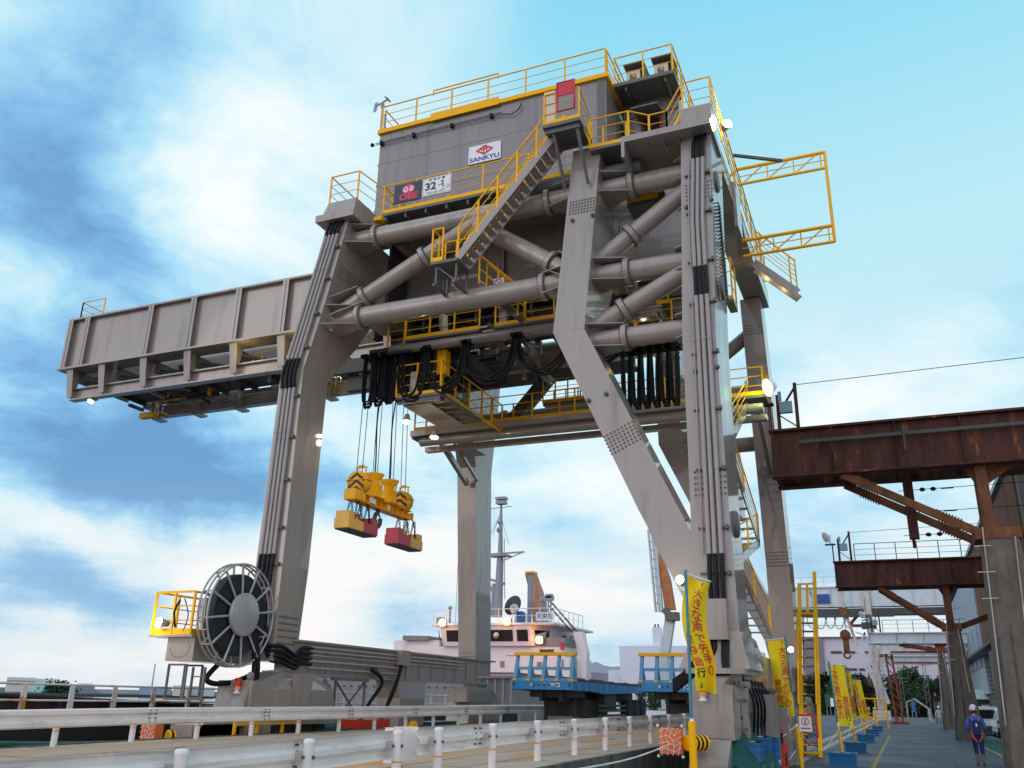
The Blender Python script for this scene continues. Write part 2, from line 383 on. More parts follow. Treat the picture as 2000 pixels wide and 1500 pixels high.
# ================================================================== the gantry crane
CR = thing('gantry_crane', 'huge grey portal gantry crane with yellow walkways and a boom over the water', 'crane', (-10, 28, 0))
mc = M['crane']
def part(mb, name, mats, parent=None, label=None): return mb.build(name, mats, parent or CR, label)
# ---- legs (each one box girder)
lA = part(MB().secs([(2.55, -17.4, -16.45, 21.4, 22.55), (5.3, -17.5, -16.53, 21.54, 22.85), (11.65, -17.7, -16.82, 21.92, 23.3), (13.3, -17.33, -16.47, 22.02, 24.4), (14.5, -17.1, -16.25, 22.09, 25.0), (17.15, -16.72, -15.85, 22.25, 25.0)]), 'leg', mc, label='near sea side leg with four conduits')
lA2 = part(MB().secs([(2.55, -17.2, -16.4, 35.0, 36.5), (11.4, -17.42, -16.5, 34.5, 36.2), (13.3, -17.2, -16.3, 33.4, 36.1), (14.5, -17.0, -16.15, 32.8, 36.0), (17.15, -16.7, -15.85, 32.7, 35.8)]), 'leg', mc, label='far sea side leg')
lC = part(MB().secs([(2.42, -4.75, -3.12, 21.25, 23.4), (3.26, -4.4, -3.33, 21.4, 22.9), (6, -4.37, -3.42, 21.58, 23.2), (8.2, -4.38, -3.47, 21.7, 23.6), (11, -4.42, -3.52, 21.88, 23.9), (17.5, -4.25, -3.36, 22.26, 24.0)]), 'leg', mc, label='near land side leg with vertical conduits')
lD = part(MB().secs([(.9, -4.3, -3.46, 35.1, 36.6), (6.7, -4.27, -3.42, 34.78, 36.2), (12, -4.35, -3.5, 34.45, 35.9), (17.45, -4.42, -3.62, 34.1, 35.5)]), 'leg', mc, label='far land side leg')
def lower_strut(f, depth, sgn):
    pg = [(-8.16, 11.66), (-7.21, 11.64), (-4.37, 5.62), (-4.38, 3.0), (-4.55, 3.89), (-4.83, 4.48), (-5.28, 5.34), (-5.49, 5.87), (-5.7, 6.28)]
    return MB().loft([[(x, f(z), z) for x, z in pg], [(x, f(z)+sgn*depth, z) for x, z in pg]])
lB = part(lower_strut(FY, 1.35, 1), 'inclined_strut', mc)
lB2 = part(lower_strut(BY, 1.35, 1), 'inclined_strut', mc)
uB = part(MB().secs([(11.652, -8.16, -7.21, 21.92, 23.3), (14, -7.96, -7.03, 22.06, 24.4), (17.2, -7.71, -6.8, 22.25, 24.7), (18.0, -7.68, -6.75, 22.4, 24.7)]), 'upper_strut', mc)
uB2 = part(MB().secs([(11.652, -8.16, -7.21, 34.48, 35.8), (14, -7.96, -7.03, 33.4, 35.7), (18.0, -7.7, -6.8, 33.2, 35.5)]), 'upper_strut', mc)
# splice plates and bolt patterns are part of each leg's look
sb = MB()
def splice(p, u, v, nu, nv, nrm): bolts(sb, p, u, v, nu, nv, nrm, .028, .022)
splice((-4.22, FY(6.55)-.003, 6.55), (.27, 0, 0), (0, .018, .6), 4, 5, (0, -1, 0)); splice((-3.7, FY(6.55)-.003, 6.55), (.22, 0, 0), (0, .018, .6), 3, 5, (0, -1, 0))
splice((-4.15, FY(15.3)-.003, 15.3), (.27, 0, 0), (0, .03, .5), 4, 5, (0, -1, 0)); splice((-3.62, FY(15.3)-.003, 15.3), (.2, 0, 0), (0, .03, .5), 3, 5, (0, -1, 0))
for k in range(6):
    t = k/5; splice((-6.62+.1*t*2.2, FY(8.35-.5*t)-.003, 8.32-.5*t), (.78, .02, .36), (.001, 0, 0), 9, 1, (0, -1, 0))
splice((-7.72, FY(15.6)-.003, 15.6), (.75, 0, 0), (.03, .025, .42), 9, 5, (0, -1, 0))
splice((-6.86, 22.4, 15.5), (0, 2.1, .0), (.0, 0, .35), 16, 4, (1, 0, .1))
splice((-16.16, 22.35, 15.1), (0, 2.4, 0), (.06, 0, .4), 18, 4, (1, 0, 0))
splice((-16.46, 21.6, 3.05), (0, .85, 0), (-.01, 0, .75), 8, 5, (1, 0, 0))
splice((-17.1, 34.97, 3.3), (.62, 0, 0), (0, 0, .55), 9, 5, (0, -1, 0))
splice((-4.22, BY(6.6)-.003, 6.6), (.78, 0, 0), (0, -.02, .5), 11, 5, (0, -1, 0))
splice((-4.32, BY(16.1)-.003, 15.9), (.65, 0, 0), (0, -.02, .5), 9, 5, (0, -1, 0))
part(sb, 'splice_bolts', M['bolt'])
# lifting eyes on the strut faces
for x, z in ((-6.55, 9.55), (-7.05, 9.42), (-7.62, 15.35), (-6.98, 15.4), (-4.16, 15.05), (-3.44, 15.15), (-4.1, 9.9), (-3.52, 9.95)): part(MB().lathe((x, FY(z)-.1, z), (0, 1, 0), [(.03, .02), (.06, .03), (.06, .1)], 10), 'lifting_lug', M['bolt'])
# ---- cross beams of the two portals (run along the rails)
part(MB().bx(-16.74, -15.82, 24.9, 32.9, 14.55, 17.1), 'portal_beam', mc)
part(MB().bx(-7.66, -6.84, 24.6, 33.4, 14.9, 17.85), 'portal_beam', mc)
pb = MB().bx(-4.28, -3.4, 22.3, 35.4, 17.5, 18.28); pb.bx(-4.2, -3.3, 22.15, 22.9, 17.7, 18.45)
part(pb, 'portal_beam', mc)
# caps with overhanging shelf
sh = MB().bx(-5.95, -3.28, 21.75, 23.6, 17.46, 17.66); sh.bx(-5.95, -5.85, 21.75, 23.6, 16.95, 17.46)
for x in (-4.75, -4.3): sh.prism([(x, 21.8, 17.46), (x, 23.4, 17.46), (x, 23.4, 17.1)], (.03, 0, 0))
part(sh, 'leg_cap', mc)
cp = MB().bx(-17.05, -15.5, 22.0, 24.6, 17.16, 17.42); cp.secs([(17.42, -16.85, -15.55, 22.1, 24.5), (18.0, -16.75, -15.6, 22.25, 24.4)]); cp.lathe((-16.1, 23.2, 18.0), (0, 0, 1), [(.45, 0), (.45, .08), (.3, .2), (.01, .25)], 16)
cp.prism([(-16.4, 22.05, 17.16), (-16.4, 24.3, 17.16), (-16.4, 22.6, 16.75)], (.03, 0, 0))
part(cp, 'leg_cap', mc)
part(MB().bx(-17.05, -15.5, 33, 36, 17.16, 17.9), 'leg_cap', mc)
# ---- round braces with bolted flanges
def brace(p, q, r=.33, fl=(), gus=True):
    p, q = V(p), V(q); b = part(MB().tube(p, q, r, 28, cap=False), 'brace_tube', mc); d = (q-p).normalized(); L = (q-p).length
    for t in fl:
        c = p+d*(L*t); f = MB(); fb = MB(); f.lathe(c-d*.075, d, [(r, 0), (r+.1, 0), (r+.1, .06), (r+.1, .065), (r+.1, .085), (r+.1, .15), (r, .15)], 28, False)
        a = d.orthogonal().normalized(); e = d.cross(a)
        for k in range(24):
            w = a*math.cos(k*math.pi/12)+e*math.sin(k*math.pi/12); fb.tube(c+w*(r+.055)-d*.12, c+w*(r+.055)+d*.12, .024, 6)
        o_ = part(f, 'flange', [mc], b); f.v = []
        b2 = fb.build('flange_bolts', M['bolt'], b)
    if gus:
        for s, o, t in ((1, p, fl[0] if fl else .08), (-1, q, min(1-fl[-1], .22) if fl else .08)):
            if s > 0 and gus == 'q' or s < 0 and gus == 'p': continue
            e = V((0, 1, 0))
            for zz in (.34, -.34):
                g = MB(); n = d.cross(e).normalized(); c0 = o+n*zz
                g.prism([c0-e*.7, c0+e*.6, c0+d*s*L*t+e*.1, c0+d*s*L*t-e*.3], n*.025)
                part(g, 'gusset', mc, b)
    return b
Yt = lambda z: FY(z, .75)
zl, zu, zm, zo = 13.62, 16.7, 13.66, 11.51
brace((-16.5, Yt(zl), zl), (-7.5, Yt(zl), zl), .34, (.13, .86))
brace((-16.0, Yt(zu), zu), (-7.4, Yt(zu), zu), .34, (.11, .85))
brace((-16.3, Yt(13.85), 13.85), (-10.95, Yt(16.6), 16.6), .29, (.19, .60), 'p')
brace((-11.2, Yt(16.35), 16.35), (-7.7, Yt(13.8), 13.8), .29, (.15, .76), 'q')
brace((-7.1, Yt(zu), zu), (-3.9, Yt(zu), zu), .33, (.36,))
brace((-7.4, Yt(zm), zm), (-3.9, Yt(zm), zm), .33, (.37,))
brace((-7.6, Yt(zo), zo), (-3.9, Yt(zo), zo), .3, (.38,))
brace((-7.2, Yt(14.05), 14.05), (-4.1, Yt(16.25), 16.25), .28, (.39,), False)
brace((-7.45, Yt(11.8), 11.8), (-4.2, Yt(13.45), 13.45), .28, (.37,), False)
Yb = lambda z: BY(z, .6)
for p, q, r, fl in (((-16.5, zl), (-7.5, zl), .34, (.13, .86)), ((-16, zu), (-7.4, zu), .34, (.11, .85)), ((-7.4, zm), (-3.9, zm), .33, (.37,)), ((-7.6, zo), (-3.9, zo), .3, (.38,)), ((-7.2, 14.05), (-4.1, 16.25), .28, (.39,)), ((-7.45, 11.8), (-4.2, 13.45), .28, (.37,))):
    brace((p[0], Yb(p[1]), p[1]), (q[0], Yb(q[1]), q[1]), r, fl, False)
# ---- conduits on the leg faces
def pipes(xs, zs, off, r, name='conduit'):
    """pipes along a leg's front face; xs: x at each z"""
    for k in range(len(xs[0])):
        mb = MB(); mb.path([(x[k], FY(z)-off, z) for x, z in zip(xs, zs)], r[k] if isinstance(r, (list, tuple)) else r, 10)
        for i in range(len(zs)-1):
            a, b = V((xs[i][k], FY(zs[i])-off, zs[i])), V((xs[i+1][k], FY(zs[i+1])-off, zs[i+1])); n = max(1, int((b-a).length/1.3))
            for j in range(1, n): c = a+(b-a)*(j/n); d = (b-a).normalized(); mb.tube(c-d*.03, c+d*.03, (r[k] if isinstance(r, (list, tuple)) else r)+.012, 10)
        part(mb, name, M['pipe'])
def clamps(rows, off):
    mb = MB()
    for x0, x1, z in rows: mb.bar((x0, FY(z)-off*.55, z), (x1, FY(z)-off*.55, z), .05, .045); mb.bx(x1-.02, x1+.05, FY(z)-off-.05, FY(z)-.01, z-.05, z+.05)
    part(mb, 'pipe_clamps', M['bolt'])
C4 = lambda z: [-4.02, -3.9, -3.76, -3.62] if z > 15 else [-4.09, -3.98+.006*(12-z), -3.84+.006*(12-z), -3.69+.007*(12-z)]
zz = (16.6, 14.5, 13.0); pipes([C4(z) for z in zz], zz, .1, [.02, .06, .06, .06])
zz = (12.1, 9.5, 7, 5.05); pipes([C4(z) for z in zz], zz, .1, [.02, .06, .06, .06])
def hoses(items, name='flexible_hose'):
    for pts, r in items:
        part(MB().path(spline(pts, 6), r, 8), name, M['black'])
hoses([([(C4(13)[k], FY(13)-.1, 13.02), (C4(12.6)[k]+.01, FY(12.6)-.13, 12.55), (C4(12.1)[k], FY(12.1)-.1, 12.1)], .058) for k in (1, 2, 3)])
hoses([([(C4(5)[k], FY(5)-.1, 5.06), (C4(5)[k], FY(4.5)-.14, 4.5), (C4(5)[k], FY(4)-.1, 3.99)], .058) for k in (1, 2, 3)])
hoses([([(C4(17)[k], FY(16.6)-.1, 16.6), (C4(17)[k]+.03, FY(17)-.12, 17.1), (C4(17)[k]+.1, FY(17.4), 17.5)], .055) for k in (1, 2, 3)])
clamps([(-4.18, -3.5, z) for z in (16.1, 14.8, 13.2, 11.9, 10.4, 8.8, 7.2, 5.7, 4.6)], .1)
A4 = lambda z: [(-16.72-.98*(17.15-z)/5.5 if z > 11.65 else -17.7+.3*(11.65-z)/9)+.2+k*.155 for k in range(4)]
zz = (16.6, 14, 12.0); pipes([A4(z) for z in zz], zz, .09, .055)
zz = (11.0, 8, 5.6); pipes([A4(z) for z in zz], zz, .09, .055)
hoses([([(A4(12)[k], FY(12)-.09, 12.02), (A4(11.6)[k], FY(11.6)-.15, 11.5), (A4(11)[k], FY(11)-.09, 10.98)], .06) for k in range(4)])
hoses([([(A4(16.6)[k], FY(16.6)-.09, 16.6), (A4(16.9)[k], FY(17)-.12, 16.9), (A4(17)[k]+.05, FY(17.2), 17.2)], .055) for k in range(4)])
hoses([([(A4(5.6)[k], FY(5.6)-.09, 5.6), (A4(5)[k], FY(5)-.12, 4.9), (A4(4.4)[k], FY(4)-.12, 4.2), (A4(3.6)[k]+.1, FY(3.4)-.15, 3.4), (-16.6, 21.3+.05*k, 3.0-.12*k), (-16.33, 21.7, 2.95-.14*k), (-16.3, 22.3, 2.75-.12*k), (-16.3, 22.6, 2.95-.14*k), (-16.3, 23.1, 2.98-.15*k)], .058) for k in range(4)])
clamps([(A4(z)[0]-.08, A4(z)[3]+.16, z) for z in (16.1, 14.9, 13.6, 12.4, 10.7, 9.3, 7.9, 6.4, 5.3)], .09)
# junction box on the near land leg with its cable bundle
jb = part(MB().bx(-4.42, -3.58, 21.2, 21.6, 3.06, 3.98), 'junction_box', mc)
hoses([([(-4.3+.1*k, 21.35, 3.06), (-4.32+.09*k, 21.3, 2.75), (-4.55+.02*k, 21.3, 2.4-.04*k), (-4.95, 21.5, 2.15-.06*k)], .045) for k in range(5)])
hoses([([(-3.72+.06*k, 21.35, 3.06), (-3.72+.05*k, 21.2, 2.6), (-3.66+.04*k, 21.1, 2.0), (-3.55+.1*k, 21.0, 1.35)], .04) for k in range(3)])
# ladder rungs and round hatches on the land leg's outer side
rg = MB()
for k in range(26):
    z = 15.2-.2*k*.55; y = FY(z)+.3+k*.02
    rg.bx(-3.42, -3.3, y, y+.03, z, z+.03); rg.bx(-3.42, -3.3, y+.35, y+.38, z, z+.03); rg.bx(-3.33, -3.3, y, y+.38, z, z+.03)
for z in (16.2, 12.6, 5.9):
    rg.lathe((-3.42, FY(z)+.7, z), (1, 0, 0), [(.01, .09), (.3, .09), (.34, .06), (.34, 0)], 20)
part(rg, 'access_rungs', M['grey_dark'])

# ---- sill beams, bogies
s = MB().bx(-17.1, -16.4, 22.4, 35.1, 2.25, 3.14); s.bx(-17.2, -16.3, 22.3, 36.8, 3.14, 3.2); s.bx(-17.2, -16.33, 22.3, 36.8, 2.19, 2.25)
for k in range(12): s.bx(-16.41, -16.33, 24+k*1.0, 24.03+k*1.0, 2.25, 3.14)
part(s, 'sill_beam', mc)
for k, (z, r) in enumerate(((3.02, .03), (2.9, .03), (2.78, .02), (2.62, .035), (2.42, .03))):
    part(MB().path([(-16.28, 23.0, z), (-16.28, 33.6 if k < 3 else 28.5, z-.02)], r, 8), 'conduit', M['pipe'])
part(MB().bx(-16.42, -16.1, 28.2, 28.8, 2.7, 3.2), 'junction_box', mc)
hoses([([(-16.25, 28.4+.1*k, 2.7), (-16.2, 28.2, 2.3-.1*k), (-16.2, 27.7+.1*k, 1.6), (-16.25, 27.3, .9)], .05) for k in range(2)])
hoses([([(-16.2, 26.4+.1*k, 2.5), (-16.05, 26.9, 2.1), (-16.1, 26.2, 1.4), (-16.2, 25.7, .7)], .06) for k in range(3)])
s = MB().bx(-4.45, -3.55, 23.0, 35.1, 2.1, 2.95)
s.prism([(-3.56, 22.8, 3.3), (-3.56, 22.8, 2.4), (-3.56, 25.2, 2.4), (-3.56, 25.2, 2.75), (-3.56, 24.2, 3.2)], (.2, 0, 0)); s.lathe((-3.37, 24.1, 2.75), (1, 0, 0), [(.28, 0), (.28, .05), (.1, .05), (.1, .09), (.01, .09)], 20)
part(s, 'sill_beam', mc)
def wheel_set(x, y0, y1, z0, name='bogie', cover=True):
    """travelling bogie: housing, equaliser, wheels on the rail"""
    b = MB(); n = 4
    b.prism([(x-.5, y0, z0+.55), (x-.5, y0+.3, z0+1.55), (x-.5, (y0+y1)/2-.7, z0+1.95), (x-.5, (y0+y1)/2+.7, z0+1.95), (x-.5, y1-.3, z0+1.55), (x-.5, y1, z0+.55)], (1.0, 0, 0))
    b.bx(x-.3, x+.3, (y0+y1)/2-.5, (y0+y1)/2+.5, z0+1.9, 2.3)
    o = part(b, name, mc)
    for k in range(n):
        y = y0+.5+(y1-y0-1)*k/(n-1); w = MB().lathe((x-.12, y, z0+.36), (1, 0, 0), [(.01, 0), (.4, 0), (.4, .04), (.35, .05), (.35, .2), (.01, .24)], 20)
        part(w, 'wheel', M['dark'], o)
    return o
bA = wheel_set(-16.75, 20.0, 24.6, .3); wheel_set(-16.75, 34.0, 37.6, .0); wheel_set(-3.75, 34.3, 38.2, 0)
# the near sea side bogie carries a tall drive housing
b = MB().bx(-17.3, -16.15, 20.3, 21.3, .55, 2.0); b.secs([(1.25, -16.9, -15.95, 21.2, 23.6), (1.8, -16.9, -15.95, 21.2, 23.6), (2.1, -16.8, -16.1, 21.8, 22.9)])
b.secs([(1.3, -16.5, -15.75, 21.6, 22.5), (1.35, -16.5, -15.75, 21.6, 22.5)]); b.prism([(-15.95, 21.75, 2.2), (-15.95, 22.55, 2.2), (-15.95, 22.35, 1.35), (-15.95, 21.95, 1.35)], (.2, 0, 0))
b.bx(-17.1, -16.4, 18.5, 20.4, .35, .9)
for y in (20.6, 21.9, 23.3): b.lathe((-16.5, y, 2.1), (1, 0, 0), [(.05, 0), (.13, 0), (.13, .06), (.05, .06)], 14)
b.prism([(-17.3, 18.4, .4), (-17.3, 19.0, 1.05), (-17.3, 20.3, 1.05), (-17.3, 20.3, .4)], (.9, 0, 0))
part(b, 'drive_housing', mc)
part(MB().bx(-17, -16.2, 33.8, 36, 1.5, 2.05), 'housing_lid', mc)
# access frame left of the drive housing
fr = MB()
for y in (19.0, 19.6): 
    for x in (-17.9, -17.3): fr.bar((x, y, 1.5), (x, y, 2.35), .05)
fr.bar((-17.9, 19, 2.35), (-17.3, 19, 2.35), .05); fr.bar((-17.9, 19, 1.5), (-16.6, 19, 1.5), .06); fr.bar((-17.9, 19.6, 2.35), (-17.3, 19.6, 2.35), .05)
for x in (-17.25, -16.85): fr.bar((x, 19.2, .4), (x, 19.2, 2.3), .05)
for k in range(7): fr.bar((-17.25, 19.2, .5+.26*k), (-16.85, 19.2, .5+.26*k), .03)
part(fr, 'access_ladder', M['grey_dark'])
fr = MB()
for y in (24.5, 26.2): fr.bar((-16.3, y, .6), (-16.3, y, 2.2), .06)
fr.bar((-16.3, 24.5, .8), (-16.3, 26.2, 2.1), .05); fr.bar((-16.3, 26.2, .8), (-16.3, 24.5, 2.1), .05); fr.bar((-16.3, 24.3, 2.15), (-16.3, 26.4, 2.15), .1)
part(fr, 'cable_frame', M['grey_dark'])
part(MB().secs([(.4, -17.2, -16.25, 28.5, 30.3), (1.6, -17.2, -16.25, 28.5, 30.3), (2.2, -17.1, -16.35, 28.2, 30.6)]), 'support_post', mc)
# warning beacons on the bogies
def beacon(x, y, z):
    b = part(MB().lathe((x, y, z), Z, [(.09, 0), (.09, .03), (.06, .03), (.06, .1)], 14), 'beacon', M['white'])
    part(MB().lathe((x, y, z+.1), Z, [(.085, 0), (.085, .1), (.01, .1)], 14), 'amber_lens', M['lamp_amber'], b)
    part(MB().lathe((x, y, z+.2), Z, [(.1, 0), (.1, .17), (.06, .2), (.01, .2)], 14), 'red_lens', M['lamp_red'], b)
beacon(-16.55, 20.2, 1.66)
# near land side bogie: stepped housing, hatch hood, buffer, orange pad
b = MB().bx(-4.28, -3.35, 20.0, 22.6, .95, 2.05); b.prism([(-4.28, 20.0, 2.05), (-4.28, 22.6, 2.05), (-4.28, 22.6, 2.3), (-4.28, 21.1, 2.3), (-4.28, 20.6, 2.2)], (.75, 0, 0))
b.prism([(-4.2, 20.0, .98), (-4.2, 19.35, .5), (-4.2, 19.35, .42), (-4.2, 20.0, .42)], (.78, 0, 0)); b.bx(-4.25, -3.55, 19.55, 20.3, .05, .45); b.bx(-4.15, -3.7, 19.5, 19.56, .0, .12)
b.bx(-4.5, -3.2, 20.8, 23.4, 2.3, 2.42); b.bx(-3.4, -2.95, 23.3, 24.2, .3, 1.9); b.bx(-3.36, -3.2, 21.2, 21.6, 1.5, 2.15); b.bx(-3.95, -3.05, 27.0, 29.2, .1, 1.6)
b.bx(-4.24, -3.45, 19.97, 20.0, .98, 1.02)
part(b, 'drive_housing', mc)
for y in (24.0, 26.0, 28.0): part(MB().lathe((-3.4, y, .36), (1, 0, 0), [(.01, 0), (.38, 0), (.38, .05), (.33, .06), (.33, .2), (.01, .24)], 20), 'wheel', M['dark'])
beacon(-3.95, 19.85, 1.72)
rb_ = random.Random(21)
for k in range(7):      # cable trays, brackets and boxes packed along the land side bogie
    y = 21.0+.75*k; part(MB().bx(-3.34-.02*(k % 2), -3.2, y, y+rb_.uniform(.2, .5), rb_.uniform(.3, .9), rb_.uniform(1.2, 2.0)), 'junction_box', (mc, M['grey_dark'])[k % 2])
for k in range(6):
    y = 21.3+.55*k; part(MB().path(spline([(-3.3, y, 2.2), (-3.12, y+.1, 1.7), (-3.2, y+.35, 1.0), (-3.15, y+.2, .4)], 6), .03, 7), 'flexible_hose', M['black'])
for z in (1.15, 1.75, 2.05): part(MB().path([(-3.26, 20.9, z), (-3.26, 26.6, z-.03)], .035, 7), 'conduit', M['grey_dark'])
part(MB().bx(-4.6, -3.5, 23.4, 35.0, .55, .75).bx(-4.3, -3.6, 24, 27, .75, 1.9), 'bogie_frame', M['grey_dark'])
for k in range(5): part(MB().bar((-3.45, 24.0+1.6*k, .2), (-3.45, 24.0+1.6*k, 2.1), .12, .2), 'bogie_post', M['grey_dark'])
for x, y, z, d in ((-3.9, 19.6, .9, V((-.55, -.9, 0)).normalized()), (-16.9, 18.9, .62, V((-.3, -1, 0)).normalized())):
    bp = MB()
    for k in range(9): bp.mm(k % 2).lathe(V((x, y, z))+d*(.06*k), d, [(.13, 0), (.155, .015), (.155, .045), (.13, .06)], 18)
    part(bp, 'buffer', [M['yellow'], M['black']])
for x, y, z in ((-4.5, 19.15, .93), (-17.2, 18.0, .66)):
    p = part(MB().bx(x-.22, x+.22, y-.14, y+.14, z-.24, z+.24), 'collision_pad', M['orange_pad'])
    n = MB()
    for k in (-1.5, -.5, .5, 1.5):
        n.path([(x-.24, y-.15, z+.11*k), (x-.05, y-.16, z+.13*k+.05), (x+.1, y-.16, z+.1*k-.05), (x+.24, y-.15, z+.11*k+.04)], .008, 5); n.path([(x+.11*k, y-.15, z-.27), (x+.12*k+.04, y-.16, z-.05), (x+.09*k-.04, y-.16, z+.1), (x+.11*k+.03, y-.15, z+.27)], .008, 5)
    for a in (-1, 1):
        for c in (-1, 1): n.ball((x+a*.25, y-.1, z+c*.29), .035, nu=8, nv=6)
    part(n, 'cord_net', M['net_white'], p)
# ---- cable reel with platform
RX, RY, RZ = -16.55, 19.95, 3.7
rl = part(MB().tube((-17.15, RY, RZ), (RX+.05, RY, RZ), .45, 28), 'cable_reel', M['reel'], label='large cable reel wound with black cable')
co = MB()
pr_ = [(.42, .2)]+[(.42+.0275*k+(.0138 if j else 0), .46+(.014 if j else 0)) for k in range(24) for j in (0, 1)]+[(1.09, .44), (1.09, .2)]
co.lathe((-17.01, RY, RZ), (1, 0, 0), pr_, 64)
part(co, 'cable_winding', M['winding'], rl)
for x in (RX-.26, RX-.1, RX+.06): part(MB().path([(x, RY+1.36*math.cos(t), RZ+1.36*math.sin(t)) for t in [2*math.pi*i/56 for i in range(56)]], .028, 8, True), 'reel_ring', M['reel'], rl)
for k in range(12):
    t = math.radians(30*k+8); c, q = math.cos(t), math.sin(t)
    sp = MB().tube((RX+.06, RY+.5*c, RZ+.5*q), (RX+.06, RY+1.36*c, RZ+1.36*q), .034, 8); sp.tube((RX+.04, RY+1.36*c, RZ+1.36*q), (RX-.26, RY+1.36*c, RZ+1.36*q), .022, 8); sp.tube((RX-.26, RY+1.36*c, RZ+1.36*q), (RX-.26, RY+1.0*c, RZ+1.0*q), .03, 8)
    part(sp, 'reel_spoke', M['reel'], rl)
hb = MB().lathe((RX+.1, RY, RZ), (1, 0, 0), [(.01, .1), (.56, .1), (.575, .09), (.575, .0)], 40)
for k in range(12): hb.tube((RX+.2, RY+.52*math.cos(k*.5236), RZ+.52*math.sin(k*.5236)), (RX+.215, RY+.52*math.cos(k*.5236), RZ+.52*math.sin(k*.5236)), .014, 6)
part(hb, 'reel_hub', M['reel'], rl)
hoses([([(-17.1, 20.1, 2.5), (-17.2, 19.7, 2.05), (-17.1, 19.9, 1.9), (-16.9, 20.4, 1.95), (-16.7, 20.9, 2.15)], .07)])
hoses([([(-16.6, 20.6+.15*k, 3.4), (-16.5, 20.75+.15*k, 2.3), (-16.6, 20.8+.15*k, 1.2), (-16.6, 20.8+.15*k, .4)], .07) for k in range(2)])
pl = MB().bx(-18.07, -17.15, 19.0, 21.4, 2.44, 3.05); pl.bx(-18.62, -17.12, 18.85, 21.4, 3.05, 3.11)
part(pl, 'reel_platform', mc)
ry = MB(); railing(ry, [(-17.25, 18.9, 3.11), (-18.58, 18.9, 3.11), (-18.58, 20.6, 3.11)], 1.12, 2, .7, .03, .06, .16); railing(ry, [(-17.3, 18.97, 3.11), (-17.3, 20.0, 3.11)], 1.12, 2, 1.1, .03, .04, .16)
part(ry, 'railing', M['yellow'])
part(MB().bx(-17.45, -17.2, 19.3, 19.9, 3.3, 4.1), 'control_box', M['reel'])
hoses([([(-17.7, 18.85, 4.0), (-17.8, 18.8, 3.7), (-17.75, 18.85, 3.3)], .03), ([(-17.6, 18.9, 4.05), (-17.4, 18.9, 3.6), (-17.5, 18.9, 3.2)], .015)])
# ---- machinery house
hs = part(MB().bx(-16.1, -7.1, 24.2, 33.2, 17.75, 22.0), 'machinery_house', M['house'])
tr = MB().bx(-16.2, -7.0, 24.1, 24.34, 22.0, 22.17); tr.bx(-16.2, -16.02, 24.34, 33.3, 22.0, 22.17); tr.bx(-7.2, -7.0, 24.34, 33.3, 22.0, 22.17); tr.bx(-13.9, -11.1, 24.07, 24.1, 21.95, 22.28)
part(tr, 'roof_edge', M['yellow'], hs)
for z in (18.6, 19.7, 20.6, 21.8): part(MB().bx(-16.16, -16.1, 24.24, 24.5, z, z+.1), 'wall_bracket', M['grey_dark'], hs)
tr = MB()
tr.bx(-7.42, -7.16, 24.17, 24.2, 17.8, 22.0)
for z in (18.2, 19.9, 20.0, 21.9): tr.bx(-7.4, -7.18, 24.165, 24.172, z, z+.07)
part(tr, 'wall_trim', M['grey_dark'], hs)
sm = MB()
for x in (-14.0, -11.9, -9.7): sm.bx(x-.012, x+.012, 24.193, 24.2, 17.8, 22.0)
for z in (19.15, 20.65): sm.bx(-16.1, -7.42, 24.192, 24.2, z-.01, z+.01)
part(sm, 'wall_seam', M['house'], hs)
ry = MB(); railing(ry, [(-16.1, 24.2, 22.17), (-7.1, 24.2, 22.17)], 1.1, 2, 1.5, .026, .055, 0); railing(ry, [(-7.08, 24.3, 22.17), (-7.08, 33, 22.17)], 1.1, 2, 1.5, .026, .055, 0); railing(ry, [(-16.1, 24.4, 22.17), (-16.1, 33, 22.17)], 1.1, 2, 1.5, .026, .05, 0)
ry.tube((-13.9, 24.2, 23.42), (-11.2, 24.2, 23.42), .026, 8); ry.tube((-13.9, 24.2, 23.2), (-13.9, 24.2, 23.42), .024, 8); ry.tube((-11.2, 24.2, 23.2), (-11.2, 24.2, 23.42), .024, 8)
part(ry, 'roof_railing', M['yellow'], hs)
cb = MB()
for dz in (0, .07): cb.path([(-16.25, 24.1, 21.5+dz), (-11.0, 24.1, 21.5+dz)], .016, 6)
cb.path(spline([(-11.0, 24.1, 21.5), (-10.6, 24.1, 21.4), (-10.35, 24.1, 21.5), (-10.2, 24.1, 21.75)]), .02, 6)
for x in (-16, -14.6, -13, -11.4): cb.bx(x-.05, x+.05, 24.06, 24.2, 21.47, 21.63)
cb.ball((-16.35, 24.05, 21.5), .08)
part(cb, 'cable_run', M['black'], hs)
# anemometer on the roof corner
an = MB().tube((-16.2, 24.3, 22.1), (-16.2, 24.3, 23.4), .04, 8); an.tube((-16.02, 24.3, 22.1), (-16.02, 24.3, 23.0), .03, 8); an.lathe((-16.2, 24.3, 23.3), Z, [(.04, 0), (.09, .08), (.05, .3)], 10)
for k in range(8): an.tube((-16.2, 24.3, 22.25+.1*k), (-16.02, 24.3, 22.25+.1*k), .012, 6)
an.bar((-16.5, 24.3, 23.5), (-16.0, 24.3, 23.68), .05); an.prism([(-16.62, 24.3, 23.25), (-16.48, 24.3, 23.3), (-16.44, 24.3, 23.68), (-16.58, 24.3, 23.66)], (0, .03, 0)); an.ball((-16.0, 24.3, 23.7), .06); an.bar((-16.12, 24.3, 23.82), (-15.86, 24.3, 23.56), .04); an.bar((-16.0, 24.1, 23.68), (-16.0, 24.5, 23.7), .04)
part(an, 'anemometer', M['ship_mast'])
